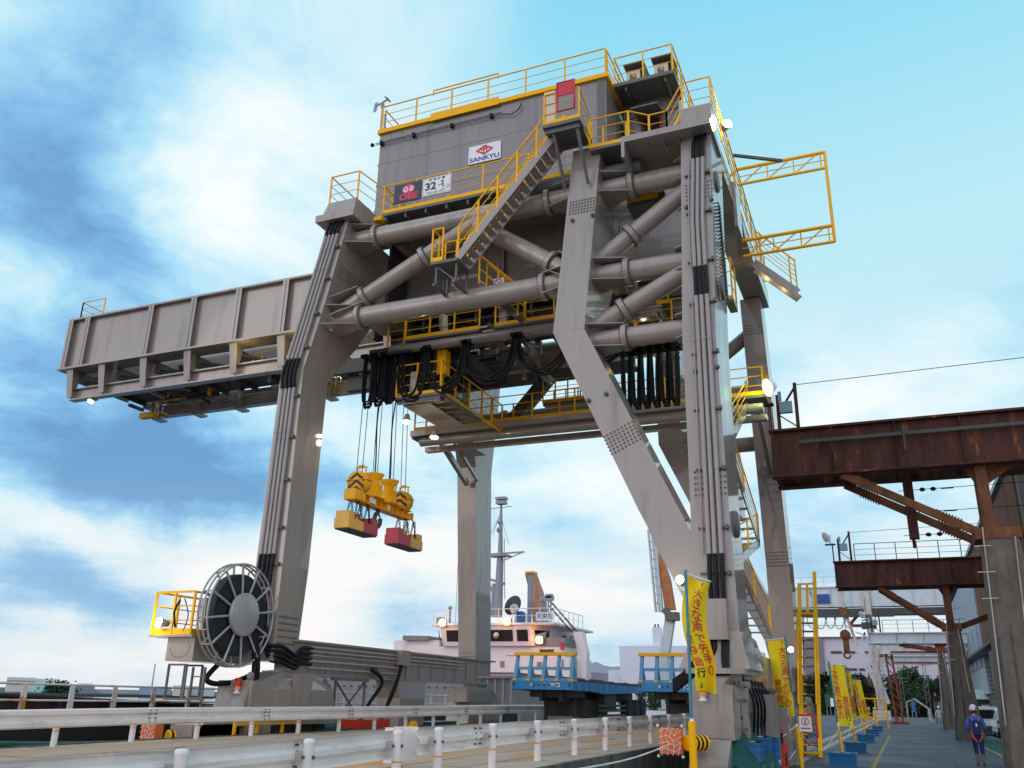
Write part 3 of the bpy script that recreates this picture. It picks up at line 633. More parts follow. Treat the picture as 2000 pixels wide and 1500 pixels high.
# company board on the house wall
def board(p00, p11, y, fn, name, base, mats, parent=None):
    """flat sign facing -Y between lower-left and upper-right (x,z)"""
    (x0, z0), (x1, z1) = p00, p11; mb = MB().bx(x0, x1, y-.05, y, z0, z1); w, h = x1-x0, z1-z0; c = V(((x0+x1)/2, y-.05, (z0+z1)/2))
    T = lambda s, u, v, size, mi, sx=1, al='CENTER': mb.mm(mi).text(s, c+V((u*w, 0, v*h)), (1, 0, 0), (0, 0, 1), size, .006, al, None, sx)
    fn(mb, c, w, h, T); return part(mb, name, [base]+mats, parent)
def flat(mb, pts, c, off): mb.add([(c.x+u, c.y-off, c.z+v) for u, v in pts], [tuple(range(len(pts)))])
def logo1(mb, c, w, h, T):
    T('SANKYU', 0, -.3, .25, 2, 1.22)
    mb.mm(1); a, b = .36, .21; cz = h*.17
    for s in (1, -1):
        flat(mb, [(-a, cz), (0, cz+s*b), (0, cz+s*(b-.07)), (-a+.13, cz)], c, .008+.001*(s > 0)); flat(mb, [(a, cz), (0, cz+s*b), (0, cz+s*(b-.07)), (a-.13, cz)], c, .010+.001*(s > 0))
    flat(mb, [(-.07, cz-.15), (-.02, cz-.17), (.02, cz+.12), (-.03, cz+.12)], c, .012); flat(mb, [(-.15, cz+.04), (-.15, cz-.01), (.11, cz+.05), (.11, cz+.1)], c, .013); flat(mb, [(.07, cz+.06), (.11, cz+.06), (.1, cz-.12), (.06, cz-.12)], c, .014); flat(mb, [(.06, cz-.08), (.18, cz-.08), (.17, cz-.12), (.06, cz-.12)], c, .015)
    mb.mm(0)
    for u in (-.48, 0, .48):
        for v in (-.45, .45): mb.tube(c+V((u*w, -.02, v*h)), c+V((u*w, 0, v*h)), .025, 6)
board((-12.26, 19.68), (-11.0, 20.42), 24.19, logo1, 'company_sign', M['sign_white'], [M['txt_red'], M['txt_blue']])
def logo2(mb, c, w, h, T):
    T('OBE', .05, -.26, .34, 1, 1.15); mb.mm(1)
    e = [(.24*math.cos(t)+.05, .19*math.sin(t)+h*.16) for t in [2*math.pi*i/28 for i in range(28)]]; flat(mb, e, c, .008)
    mb.mm(2); flat(mb, [(.09*math.cos(t)+.16, .10*math.sin(t)+h*.16) for t in [2*math.pi*i/22 for i in range(22)]], c, .011)
    mb.mm(3); flat(mb, [(.10*math.cos(t)-.07, .11*math.sin(t)+h*.14) for t in [2*math.pi*i/22 for i in range(22)]], c, .012)
    mb.mm(1); flat(mb, [(.06*math.cos(t)-.07, .07*math.sin(t)+h*.15) for t in [2*math.pi*i/18 for i in range(18)]], c, .014); mb.mm(3); flat(mb, [(-.02-.1, h*.02), (-.09, h*.02), (-.05, h*.16), (-.08, h*.17)], c, .016)
    mb.mm(4); 
    for k in range(4): flat(mb, [(.08+.03*k*0, h*(.12+.03*k)), (.24, h*(.12+.03*k)), (.24, h*(.135+.03*k)), (.08, h*(.135+.03*k))], c, .013)
board((-14.5, 17.87), (-13.44, 18.6), 22.97, logo2, 'maker_sign', M['navy'], [M['txt_pink'], M['sign_white'], M['sign_white'], M['txt_grey']])
def logo3(mb, c, w, h, T):
    T('定 格 荷 重', 0, .36, .1, 1, 1.3); T('32', -.22, -.01, .4, 1, 1.1); flat(mb, [(.085, -.02), (.125, -.02), (.125, .02), (.085, .02)], c, .006); T('2', .2, .08, .25, 1); T('トン', .33, -.16, .18, 1); T('平成 28年 7月製', -.02, -.37, .105, 2)
    mb.mm(2)
    for u0, u1, v0, v1 in ((-.47, .47, .46, .45), (-.47, .47, -.45, -.46), (-.475, -.468, -.46, .46), (.468, .475, -.46, .46)): flat(mb, [(u0*w, v0*h), (u1*w, v0*h), (u1*w, v1*h), (u0*w, v1*h)], c, .007)
board((-13.36, 17.9), (-12.28, 18.6), 22.97, logo3, 'load_sign', M['sign_white'], [M['txt_black'], M['txt_grey']])

def walkway(name, floor, rails, dark=True, **kw):
    """deck boxes (x0,x1,y0,y1,z0,z1) with railings along given polylines"""
    mb = MB()
    for b in floor: mb.bx(*b)
    o = part(mb, name, M['grey_dark'] if dark else mc)
    if rails:
        r = MB()
        for pts in rails: railing(r, pts, **kw)
        part(r, 'railing', M['yellow'], o)
    return o
# house-front walkway
fl = [(-14.95, -7.75, 23.0, 24.2, 17.52, 17.62)]
fl += [(-14.9+.8*k, -14.84+.8*k, 23.05, 24.2, 17.34, 17.52) for k in range(9)]
walkway('house_walkway', fl, [[(-14.95, 24.1, 17.62), (-14.95, 23.0, 17.62), (-11.1, 23.0, 17.62), (-7.8, 23.0, 17.62)]], h=1.1, step=1.35, kick=.13)
part(MB().bx(-15.25, -14.95, 22.9, 23.3, 17.35, 17.5), 'bracket', M['yellow'])
walkway('cap_walkway', [(-15.9, -14.95, 24.3, 24.9, 17.45, 17.52)], [[(-16.75, 24.2, 18.0), (-16.75, 22.3, 18.0), (-15.6, 22.3, 18.0), (-14.98, 23.6, 17.62)]], h=1.1, step=1.4, kick=0)
# outside stair from the lower landing to the upper landing
st = MB(); Y0, Y1 = 21.7, 22.4; P, Q = V((-11.25, 0, 14.55)), V((-8.0, 0, 18.3)); d = (Q-P)
for y in (Y0, Y1): st.bar(P+V((0, y, 0)), Q+V((0, y, 0)), .04, .26)
for k in range(17):
    c = P+d*((k+.5)/17); st.bx(c.x-.12, c.x+.13, Y0, Y1, c.z-.02, c.z+.02)
part(st, 'stair_flight', M['pipe'])
ry = MB(); n = d.normalized()
for y in (Y0, Y1):
    o = V((0, y, 0)); 
    for hh, r in ((1.05, .03), (.7, .016), (.35, .016)): ry.tube(P+o+Z*(hh+.1), Q+o+Z*(hh+.1), r, 8)
    for k in range(6): c = P+d*(k/5)+o; ry.bar(c, c+Z*1.15, .06, .05)
    ry.bar(P+o+Z*.2+n*.3, Q+o+Z*.2, .03, .07)
part(ry, 'stair_railing', M['yellow'])
walkway('stair_landing', [(-12.15, -11.2, 21.6, 22.5, 14.42, 14.52)], [[(-11.75, 21.62, 14.52), (-12.12, 21.62, 14.52), (-12.12, 22.5, 14.52), (-11.3, 22.5, 14.52)]], h=1.15, step=.5, kick=.14, r=.028)
br = MB()
for x in (-12.0, -11.3):
    for y in (21.75, 22.5): br.bar((x, y, 14.42), (x, y, 13.75), .06)
    br.bx(x-.05, x+.05, 21.6, 23.0, 13.68, 13.76)
br.bar((-12, 21.75, 14.4), (-11.3, 21.75, 13.8), .035); br.bar((-12, 22.5, 14.4), (-11.3, 22.5, 13.8), .035)
part(br, 'landing_support', M['grey_dark'])
# second flight down to the lower walkway
st = MB(); P, Q = V((-11.3, 0, 14.45)), V((-9.9, 0, 13.1))
for y in (23.4, 24.0): st.bar(P+V((0, y, 0)), Q+V((0, y, 0)), .04, .2)
for k in range(7): c = P+(Q-P)*((k+.5)/7); st.bx(c.x-.1, c.x+.1, 23.4, 24.0, c.z-.02, c.z+.02)
part(st, 'stair_flight', M['grey_dark'])
ry = MB()
for y in (23.4, 24.0):
    o = V((0, y, 0))
    for hh, r in ((1.05, .03), (.55, .016)): ry.tube(P+o+Z*hh, Q+o+Z*hh, r, 8)
    for k in range(3): c = P+(Q-P)*(k/2)+o; ry.bar(c, c+Z*1.05, .06, .05)
    ry.bar(P+o+Z*.1, Q+o+Z*.1, .03, .1)
part(ry, 'stair_railing', M['yellow'])
def nosign(mb, c, w, h, T): 
    mb.mm(1); flat(mb, [(.13*math.cos(t)-.02, .13*math.sin(t)+.06) for t in [2*math.pi*i/20 for i in range(20)]], c, .006); mb.mm(0); flat(mb, [(.09*math.cos(t)-.02, .09*math.sin(t)+.06) for t in [2*math.pi*i/20 for i in range(20)]], c, .009); mb.mm(1); flat(mb, [(-.11, .13), (-.07, .15), (.08, -.02), (.04, -.04)], c, .011)
board((-10.7, 14.05), (-10.35, 14.45), 23.3, nosign, 'warning_sign', M['sign_white'], [M['txt_red']])
# upper landing with beige panel and red gate
up = walkway('upper_landing', [(-8.25, -7.05, 21.15, 22.4, 18.16, 18.28), (-8.2, -7.1, 21.25, 21.32, 18.0, 18.16), (-8.2, -7.1, 22.2, 22.27, 18.0, 18.16)], [[(-8.2, 21.17, 18.28), (-7.07, 21.17, 18.28), (-7.07, 22.4, 17.9)]], h=1.1, step=1.4, kick=.12)
part(MB().bx(-8.22, -7.85, 21.19, 21.22, 18.42, 19.5), 'beige_panel', M['beige'], up)
g = MB(); g.path([(-7.75, 21.1, 18.6), (-7.75, 21.1, 19.65), (-7.2, 21.1, 19.65), (-7.2, 21.1, 18.6)], .035, 8, True); g.bx(-7.72, -7.23, 21.08, 21.11, 19.15, 19.62)
part(g, 'red_gate', M['red'], up)
br = MB()
for x in (-7.95, -7.2): br.bar((x, 21.3, 18.1), (x+.1, 22.1, 16.5), .07, .1)
part(br, 'landing_bracket', M['grey_dark'])
walkway('shelf_walkway', [(-7.05, -5.75, 22.1, 23.6, 17.66, 17.76), (-5.75, -5.2, 22.1, 23.6, 17.68, 17.78)], [[(-7.05, 22.12, 17.76), (-5.8, 22.12, 17.76), (-5.25, 22.5, 17.72), (-4.7, 22.5, 17.72)], [(-6.75, 22.6, 17.76), (-6.0, 22.6, 17.76)], [(-4.7, 22.5, 17.72), (-4.15, 22.3, 18.45), (-3.3, 22.3, 18.45), (-3.3, 24.0, 18.3), (-3.36, 34.5, 18.3)]], h=1.05, step=1.3, kick=.12, post=.055)
part(MB().tube((-9.5, 22.8, 17.2), (-5.6, 22.8, 17.2), .22, 16), 'walkway_pipe', M['grey_dark'])
# ---- electrical house with roof platform and air conditioners
eh = part(MB().bx(-6.95, -4.95, 25.9, 33.0, 17.9, 22.0), 'electrical_house', M['house'])
w = MB().bx(-6.3, -5.55, 25.82, 25.9, 19.2, 21.2); part(w, 'door_frame', M['rust_red'], eh); part(MB().bx(-6.2, -5.65, 25.79, 25.82, 19.3, 21.1), 'door_glass', M['glass'], eh)
part(MB().prism([(-6.45, 25.86, 21.34), (-6.45, 24.95, 21.12), (-6.45, 24.95, 21.06), (-6.45, 25.86, 21.28)], (.95, 0, 0)), 'door_canopy', M['grey_dark'], eh)
part(MB().bx(-6.97, -4.93, 25.87, 25.9, 21.35, 21.38), 'wall_seam', M['dark'], eh)
f = MB().bx(-6.98, -4.85, 24.75, 26.3, 21.98, 22.12)
for x in (-6.6, -5.2): f.bx(x, x+.06, 24.85, 25.9, 21.8, 21.98)
part(f, 'roof_platform', M['grey_dark'], eh)
ry = MB(); railing(ry, [(-6.95, 26.2, 22.12), (-6.95, 24.78, 22.12), (-4.88, 24.78, 22.12), (-4.88, 26.3, 22.12)], 1.1, 2, .95, .026, .055, 0); railing(ry, [(-4.88, 26.3, 22.12), (-4.88, 33, 22.12)], 1.1, 2, 1.4, .026, .07, 0)
part(ry, 'roof_railing', M['yellow'], eh)
for x in (-6.35, -5.35):
    ac = MB().bx(x-.25, x+.25, 25.1, 25.45, 22.16, 22.78); ac.mm(1); ac.bx(x-.12, x+.1, 25.08, 25.1, 22.35, 22.62); ac.bx(x-.32, x+.42, 24.95, 26.0, 22.95, 23.0); ac.bx(x+.36, x+.4, 25.0, 26.0, 22.2, 22.95); ac.bx(x-.3, x-.26, 25.7, 26, 22.2, 22.95)
    ac.mm(2).bx(x-.02, x+.08, 25.07, 25.08, 22.48, 22.6)
    part(ac, 'air_conditioner', [M['beige'], M['grey_dark'], M['orange']], eh)
w = MB().bx(-6.3, -5.1, 23.6, 24.4, 16.35, 16.7); w.mm(1).bx(-6.3, -5.3, 23.55, 23.6, 16.5, 16.7); part(w, 'under_shelf_box', [M['grey_dark'], M['yellow']])
# ---- girders and boom
gr = MB(); XL, XR = -33.55, -4.9
gr.bx(XL, XR, 26.4, 26.75, 15.3, 17.68); gr.bx(XL-.05, XR, 26.2, 26.95, 17.68, 17.76); gr.bx(XL-.05, XR, 26.08, 26.95, 15.21, 15.3)
for k in range(12):
    x = -33.43+2.4*k if k > 1 else (-33.45, -32.4)[k]
    if x > -5.2: break
    gr.bx(x-.015, x+.015, 26.2, 26.4, 15.3, 17.68); gr.bx(x-.15, x+.15, 26.2, 26.215, 15.3, 17.68)
part(gr, 'boom_girder', mc, label='seaward boom girder with vertical stiffeners')
gr = MB().bx(XL, XR, 29.6, 29.95, 15.3, 17.68); gr.bx(XL-.05, XR, 29.4, 30.15, 15.22, 15.3); gr.bx(XL-.05, XR, 29.4, 30.15, 17.68, 17.76)
part(gr, 'boom_girder', mc)
part(MB().bx(XL+.02, XL+.1, 26.75, 29.6, 15.3, 17.6), 'end_plate', mc)
rb = MB()
for y in (26.3, 29.6):
    x0 = XL+.55 if y < 27 else XL+2.7
    y += .35; rb.bx(x0, -6.2, y, y+.06, 13.9, 14.34); rb.bx(x0, -6.2, y-.14, y+.2, 13.84, 13.9); rb.bx(x0, -6.2, y-.14, y+.2, 14.34, 14.4)
for x in [-32.9, -31.0, -28.6, -26.18, -23.77, -21.39, -18.9, -16.5, -14.1, -11.7, -9.3, -6.9]:
    rb.prism([(x-.19, 26.2, 15.22), (x+.19, 26.2, 15.22), (x+.15, 26.42, 13.95), (x-.15, 26.42, 13.95)], (0, .03, 0)); rb.prism([(x, 26.23, 15.22), (x, 26.85, 15.22), (x, 26.6, 13.9), (x, 26.45, 13.95)], (.03, 0, 0))
    if x > -31.2: rb.prism([(x-.15, 29.6, 15.22), (x+.15, 29.6, 15.22), (x+.12, 29.8, 13.85), (x-.12, 29.8, 13.85)], (0, .2, 0)); rb.bx(x-.02, x+.02, 28.9, 29.6, 14.0, 15.22); rb.bx(x-.2, x+.2, 29.7, 30.3, 13.7, 13.8)
part(rb, 'trolley_rail_beam', mc)
xb = MB()
for k in range(13):
    x = -32.8+2.2*k; xb.bx(x-.06, x+.06, 26.75, 29.6, 14.7, 15.2); 
    if k < 12: xb.bar((x, 26.9, 14.95), (x+2.2, 29.5, 14.95), .12); 
xb.bx(-31, -16.8, 29.95, 30.9, 14.6, 14.66); xb.bx(-33, -17, 27.0, 27.25, 14.4, 14.46)
part(xb, 'cross_bracing', M['grey_dark'])
ry = MB(); railing(ry, [(-33.4, 26.6, 17.76), (-33.4, 29, 17.76)], 1.0, 2, 1.2, .024, .05, 0); railing(ry, [(-33.4, 26.6, 17.76), (-32.0, 26.6, 17.76)], 1.0, 2, 1.4, .024, .05, 0)
part(ry, 'boom_end_railing', M['yellow'])
part(MB().bx(-32.7, -32.4, 26.5, 26.7, 17.76, 17.9).bx(-27.4, -27.2, 26.4, 26.6, 17.76, 17.86), 'boom_fitting', mc)
dk = MB().bx(-31.5, -17.5, 27.3, 29.0, 14.3, 14.36)
for k in range(9): dk.bx(-31+1.6*k, -30.94+1.6*k, 27.3, 29.0, 14.1, 14.3)
dk.bx(-16, -6, 26.8, 29.5, 14.85, 14.95); dk.bx(-15.5, -8.5, 30.2, 33, 14.4, 14.5); dk.bx(-15.4, -8.2, 27.0, 29.2, 15.2, 17.7)
dk.bx(-15.8, -15.7, 24.95, 26.2, 15.0, 17.6); part(dk, 'deck_and_gap_plate', M['dark'])  # upright plate added to close a bright sky gap between portal beam and girder
rc = random.Random(33); cl = [MB(), MB(), MB()]
for k in range(150):     # pipes, hangers and brackets crowded between the girders
    boom = k < 80; x = rc.uniform(-32.5, -17.5) if boom else rc.uniform(-15.5, -6.5); y = rc.uniform(27.0, 29.4) if boom else rc.uniform(25.6, 30.2); z = rc.uniform(14.0, 15.1) if boom else rc.uniform(13.3, 15.0)
    d = rc.choice((V((rc.uniform(.6, 2.4), 0, 0)), V((0, rc.uniform(.5, 1.6), 0)), V((0, 0, rc.uniform(-.7, -.2))), V((rc.uniform(.3, 1), rc.uniform(-.8, .8), rc.uniform(-.4, .2)))))
    m_ = cl[(0, 0, 0, 1, 1, 2)[rc.randrange(6)]]; p = V((x, y, z))
    if rc.random() < .35: m_.tube(p, p+d, rc.uniform(.03, .07), 8)
    else: m_.bar(p, p+d, rc.uniform(.04, .14), rc.uniform(.05, .2))
for mb_, mt_, nm_ in zip(cl, (M['dark'], mc, M['yellow']), ('service_pipes', 'steel_brackets', 'deck_fittings')): o_ = part(mb_, nm_, mt_); o_['kind'] = 'stuff'
ry = MB(); railing(ry, [(-24.5, 27.4, 14.36), (-18, 27.4, 14.36)], .8, 1, 1.3, .022, .05, 0); part(ry, 'deck_railing', M['yellow'])
part(MB().bx(-31.6, -30.8, 29.3, 29.6, 13.7, 13.95), 'end_stop', M['yellow'])
part(MB().bx(-33.2, -32.9, 27.6, 28.0, 14.3, 14.55), 'end_buffer', M['red'])
# ---- lower walkway below the near braces
lw = [(-16.0, -14.9, 25.6, 26.2, 13.52, 13.6), (-14.9, -12.0, 25.0, 26.2, 13.52, 13.6), (-11.4, -7.6, 25.0, 26.2, 13.52, 13.6), (-12.0, -11.4, 25.3, 26.2, 13.2, 13.28)]
walkway('lower_walkway', lw, [[(-16.0, 25.6, 13.6), (-15.3, 25.6, 13.6), (-14.9, 25.0, 13.6), (-12.0, 25.0, 13.6)], [(-11.4, 25.0, 13.6), (-8.2, 25.0, 13.6)]], h=1.05, step=1.0, kick=.13, post=.055)
part(MB().tube((-15.5, 25.05, 13.28), (-7.6, 25.05, 13.28), .17, 14), 'festoon_rail', mc)
part(MB().bx(-16.5, -15.7, 25.2, 26.2, 13.0, 13.5).bx(-16.3, -15.3, 25.5, 26.1, 12.75, 13.0), 'trolley_end_carriage', M['dark'])
walkway('lower_walkway', [(-7.0, -4.4, 26.6, 27.6, 13.3, 13.4), (-7.0, -6.2, 26.6, 27.6, 14.2, 14.3)], [[(-6.9, 26.65, 13.4), (-4.5, 26.65, 13.4)], [(-7.0, 26.65, 14.3), (-5.8, 26.65, 14.3)]], h=1.0, step=1.2, kick=.13)
walkway('lower_walkway', [(-3.5, -3.28, 23.9, 24.7, 12.72, 12.82)], [[(-3.45, 23.92, 12.82), (-3.3, 23.92, 12.82), (-3.3, 24.65, 12.82)]], h=1.35, step=.7, kick=.12)
# far walkway with pipe, running across to the land side
walkway('trolley_walkway', [(-17.4, -3.3, 30.3, 31.3, 11.86, 11.96), (-17.4, -17.3, 30.2, 31.4, 11.6, 11.9), (-17.3, -3.4, 31.7, 31.85, 11.45, 11.6)], [[(-17.35, 30.32, 11.96), (-13.9, 30.32, 11.96), (-3.35, 30.32, 11.96), (-3.3, 31.3, 11.96)], [(-17.35, 31.28, 11.96), (-3.35, 31.28, 11.96)]], h=1.05, step=1.9, kick=.15, post=.055)
part(MB().tube((-17.0, 30.3, 11.45), (-3.4, 30.3, 11.45), .19, 14), 'walkway_pipe', mc)
part(MB().bx(-17.3, -3.4, 31.2, 31.5, 11.3, 11.5).bx(-17.3, -6, 29.9, 30.0, 11.62, 11.85), 'walkway_beam', mc)
walkway('trolley_walkway', [(-12.3, -9.6, 31.9, 33.2, 13.0, 13.1)], [[(-12.3, 31.9, 13.1), (-9.6, 31.9, 13.1)], [(-12.3, 33.2, 13.1), (-9.6, 33.2, 13.1)]], h=1.0, step=.55, kick=.12)
part(MB().bar((-16.6, 31.0, 11.8), (-16.8, 34.3, 10.6), .18, .22), 'walkway_brace', mc); part(MB().bar((-16.0, 31.0, 11.8), (-16.3, 34.3, 10.7), .12), 'walkway_brace', mc); part(MB().bx(-16.4, -15.4, 31.6, 33.2, 11.5, 11.6), 'walkway_plate', mc)
part(MB().bar((-3.7, 31.2, 11.7), (-3.8, 34.5, 10.2), .16), 'walkway_brace', mc); part(MB().bar((-14.2, 32.6, 12.4), (-12.2, 32.6, 14.6), .5, .5), 'walkway_brace', M['grey_dark']); part(MB().bx(-6.1, -4.8, 31.5, 34, 8.2, 10.8), 'counterweight', mc)
# ---- overhead guard frame on the land side
fm = MB(); Y = 27.6; x0, x1 = -3.36, -.4
def truss(za, zb, n):
    for z, r in ((za, .06), (zb, .05)): fm.tube((x0, Y, z), (x1, Y, z), r, 10)
    fm.tube((x0, Y, (za+zb)/2), (x1, Y, (za+zb)/2), .018, 6)
    for k in range(n):
        a = x0+.15+(x1-x0-.3)*k/n; b = x0+.15+(x1-x0-.3)*(k+1)/n; fm.tube((b, Y, za), (b, Y, zb), .024, 6); fm.tube((a, Y, zb), (b-.1, Y, za), .024, 6)
truss(19.5, 18.88, 3); truss(16.65, 16.05, 3)
for k in range(7): pass
fm.tube((x1, Y, 19.5), (x1, Y, 16.05), .05, 10); fm.tube((x0-.6, Y, 19.0), (x0, Y, 19.5), .05, 8)
part(fm, 'guard_frame', M['yellow'])
part(MB().bar((-3.36, 27.0, 19.72), (-1.75, 27.0, 19.1), .09), 'guard_strut', M['dark'])
part(MB().bx(-3.4, -3.3, 26.4, 27.4, 16.6, 18.3), 'frame_mount', mc); part(MB().lathe((-3.4, 28.0, 17.3), (1, 0, 0), [(.1, .1), (.25, .1), (.25, 0)], 16), 'lifting_eye', mc)
for y in (30.6, 31.2): part(MB().bar((-3.36, y, 17.3), (-1.9, y, 15.8), .05, .28), 'stair_stringer', mc)
ry = MB(); P, Q = V((-3.2, 30.6, 17.5)), V((-1.9, 30.6, 16.0))
for hh, r in ((1.1, .03), (.85, .014), (.65, .014), (.45, .014), (.25, .014)): ry.tube(P+Z*hh, Q+Z*hh, r, 8)
for t in (0, .1, .85, 1): c = P+(Q-P)*t; ry.bar(c, c+Z*1.15, .05)
part(ry, 'stair_railing', M['yellow'])
# zig-zag stair between the land side legs
st = MB(); ry = MB()
for (ya, za), (yb, zb) in (((25.8, 8.9), (31.2, 6.9)), ((31.2, 6.9), (26.0, 5.5)), ((26.0, 5.5), (32.6, 3.9)), ((25.8, 8.9), (31.0, 11.8))):
    a, b = V((-4.0, ya, za)), V((-4.0, yb, zb)); st.bar(a, b, .05, .26); st.bar(a-V((.7, 0, 0)), b-V((.7, 0, 0)), .05, .26)
    for k in range(9): c = a+(b-a)*((k+.5)/9); st.bx(-4.7, -4.0, c.y-.13, c.y+.13, c.z-.02, c.z+.02)
    for hh, r in ((1.0, .026), (.75, .012), (.5, .012), (.25, .012)): ry.tube(a+Z*hh, b+Z*hh, r, 6)
    for t in (0, .03, .5, .97, 1): c = a+(b-a)*t; ry.bar(c, c+Z*1.0, .05)
part(st, 'stair_flight', mc); part(ry, 'stair_railing', M['yellow'])
# tall yellow access ladder at the far land side leg
ld = MB(); lx0, lx1, ly = -3.42, -2.82, 33.5
sl = lambda z: ly+4.6*z/6.3
ld.bar((lx0, ly, 0), (lx0, sl(6.3), 6.3), .13, .1); ld.bar((lx1, ly, 0), (lx1, sl(6.8), 6.8), .13, .1)
for z0 in (1.6, 2.7, 3.8):
    for xx in (lx0, lx1): ld.prism([(xx-.03, sl(z0)-.75, z0+.1), (xx-.03, sl(z0)-.45, z0+.1), (xx-.03, sl(z0+1.1)-.45, z0+1.2), (xx-.03, sl(z0+1.1)-.75, z0+1.2)], (.06, 0, 0))
ld.bx(lx0, lx1, sl(5)-.05, sl(5)+.9, 5.0, 5.08); ld.bar((lx0, sl(6.3), 6.3), (lx1, sl(6.3), 6.3), .06); ld.bar((lx0+.3, sl(5), 5.08), (lx0+.3, sl(6.3), 6.3), .09); ld.bx(lx0, lx1, ly-.04, ly, .12, .18); ld.bar((-3.75, ly-.3, 0), (-3.75, ly-.3, 2.4), .07)
o = part(ld, 'access_stair', M['yellow'])
tr = MB()
for k in range(14): tr.bx(lx0+.07, lx1-.07, sl(.35+.33*k), sl(.35+.33*k)+.25, .35+.33*k, .4+.33*k); tr.mm(1).bx(lx0+.07, lx0+.2, sl(.35+.33*k)-.02, sl(.35+.33*k)-.003, .36+.33*k, .42+.33*k).mm(0)
tr.bar((lx0+.1, ly+.2, .1), (lx0+.1, sl(5)+.2, 5), .03, .2); tr.bar((lx1-.1, ly+.2, .1), (lx1-.1, sl(5)+.2, 5), .03, .2)
part(tr, 'stair_treads', [M['grey_dark'], M['yellow']], o)
# ---- floodlights of the crane
def flood(p, aim, m_, r=.16, e=0, col=(1, .85, .6), name='floodlight', parent=None):
    p = V(p); a = V(aim).normalized(); o = part(MB().lathe(p-a*.25, a, [(.01, 0), (r*.5, 0), (r*.6, .1), (r, .24), (r, .26)], 16), name, M['reel'], parent)
    part(MB().lathe(p+a*.005, a, [(.01, 0), (r*.95, 0), (r*.8, .05), (.01, .08)], 16), 'lit_lens', m_, o)
    if e: lamp(p+a*.3, col, e, .12)
    return o
flood((-3.1, 24.0, 18.9), (.5, -.7, .15), M['lamp_w'], .17, 60)
flood((-18.2, 18.75, 3.42), (-.35, -.9, .1), M['lamp_w'], .14, 25, (1, .8, .5))
flood((-14.97, 25.58, 10.75), (0, -.05, -1), M['lamp_w'], .16, 20); flood((-14.55, 26.87, 10.5), (0, -.05, -1), M['lamp_y'], .16, 25, (1, .75, .35))
flood((-31.7, 26.6, 13.7), (0, -.4, -1), M['lamp_y'], .14, 0)
flood((-2.9, 31.3, 16.95), (-.3, -.9, -.2), M['lamp_y'], .1, 6, (1, .7, .3)); flood((-2.35, 31.2, 16.45), (-.2, -.9, -.2), M['lamp_y'], .1, 6, (1, .7, .3))
flood((-3.5, 33.6, 3.5), (.3, -.9, 0), M['lamp_w'], .1, 8)
flood(at(1328, 1132, y=21.3), (-.2, -.95, 0), M['lamp_w'], .11, 5)
for x in (-20.5, -23.2): lamp((x, 26.0, 14.75), (1, .75, .3), 14, .1)
lamp((-19.8, 28.0, 14.0), (1, .75, .3), 40, .1); lamp((-7.0, 28.0, 13.2), (1, .75, .3), 12, .1)
dl = MB()
for t in [2*math.pi*i/22 for i in range(14)]: dl.tube((-17.62+.33*math.cos(t+3.2), 18.98, 2.78+.24*math.sin(t+3.2)), (-17.62+.33*math.cos(t+3.2), 19.0, 2.78+.24*math.sin(t+3.2)), .012, 6)
part(dl, 'cover_bolts', M['bolt'])

# ================================================================== trolley with operator cab, hung under the girders
TR = thing('crane_trolley', 'crane trolley with operator cab and black festoon cables under the girders', 'crane trolley', (-14, 27, 12))
t_ = lambda mb, name, mats, parent=None: mb.build(name, mats, parent or TR)
pf = MB().bx(-15.1, -13.35, 24.95, 28.3, 11.36, 11.46); pf.bx(-15.05, -13.4, 25.0, 25.1, 11.2, 11.36)
for k in range(5): pf.bx(-13.95, -13.4, 25.3+.6*k, 25.36+.6*k, 11.24, 11.36)
o = t_(pf, 'cab_platform', M['grey_dark']); t_(MB().bx(-15.05, -14.0, 25.4, 28.2, 11.26, 11.355), 'cab_floor', M['house'], o)
ry = MB(); railing(ry, [(-15.1, 24.97, 11.46), (-14.3, 24.97, 11.46), (-13.37, 24.97, 11.46), (-13.37, 28.3, 11.46), (-13.37, 30.2, 11.46)], 1.15, 2, 1.1, .026, .06, .12); t_(ry, 'railing', M['yellow'], o)
cab = t_(MB().bx(-15.0, -14.85, 25.6, 28, 11.46, 13.4).bx(-15.0, -14.0, 27.9, 28.0, 11.46, 13.4).bx(-15.0, -14.0, 25.6, 25.7, 11.46, 12.0).bx(-15.0, -13.9, 25.5, 28.1, 13.3, 13.45).bx(-14.05, -14.0, 25.6, 25.7, 11.46, 13.4), 'operator_cab', M['grey_dark'])
t_(MB().bx(-14.85, -14.05, 25.62, 25.66, 12.0, 13.3).bx(-14.04, -14.0, 25.7, 27.9, 11.9, 13.3), 'cab_window', M['glass'], cab)
t_(MB().bx(-13.75, -13.4, 25.3, 25.65, 12.25, 13.15).bx(-13.62, -13.55, 25.4, 25.5, 11.5, 12.25), 'orange_cabinet', M['yellow'])
t_(MB().bx(-14.7, -14.3, 25.15, 25.4, 11.46, 12.4), 'control_box', M['reel'])
tf = MB()
for y in (26.4, 29.7):
    tf.bx(-18.6, -13.2, y-.15, y+.15, 13.2, 13.75)
    for x in (-18.2, -16.9, -15, -13.6): tf.lathe((x, y-.1, 13.7), (0, 1, 0), [(.01, 0), (.2, 0), (.2, .2), (.01, .2)], 14)
for x in (-18.5, -17.6, -16.6, -15.5, -14.5, -13.4): tf.bx(x-.12, x+.12, 26.4, 29.7, 13.25, 13.6)
tf.bx(-18.3, -15.2, 26.9, 29.2, 13.62, 13.7); tf.lathe((-17.6, 27.2, 14.1), (0, 1, 0), [(.4, 0), (.4, 1.6)], 20); tf.lathe((-16.2, 27.2, 14.1), (0, 1, 0), [(.4, 0), (.4, 1.6)], 20); tf.bx(-18.3, -15.9, 26.6, 26.9, 12.6, 13.2)
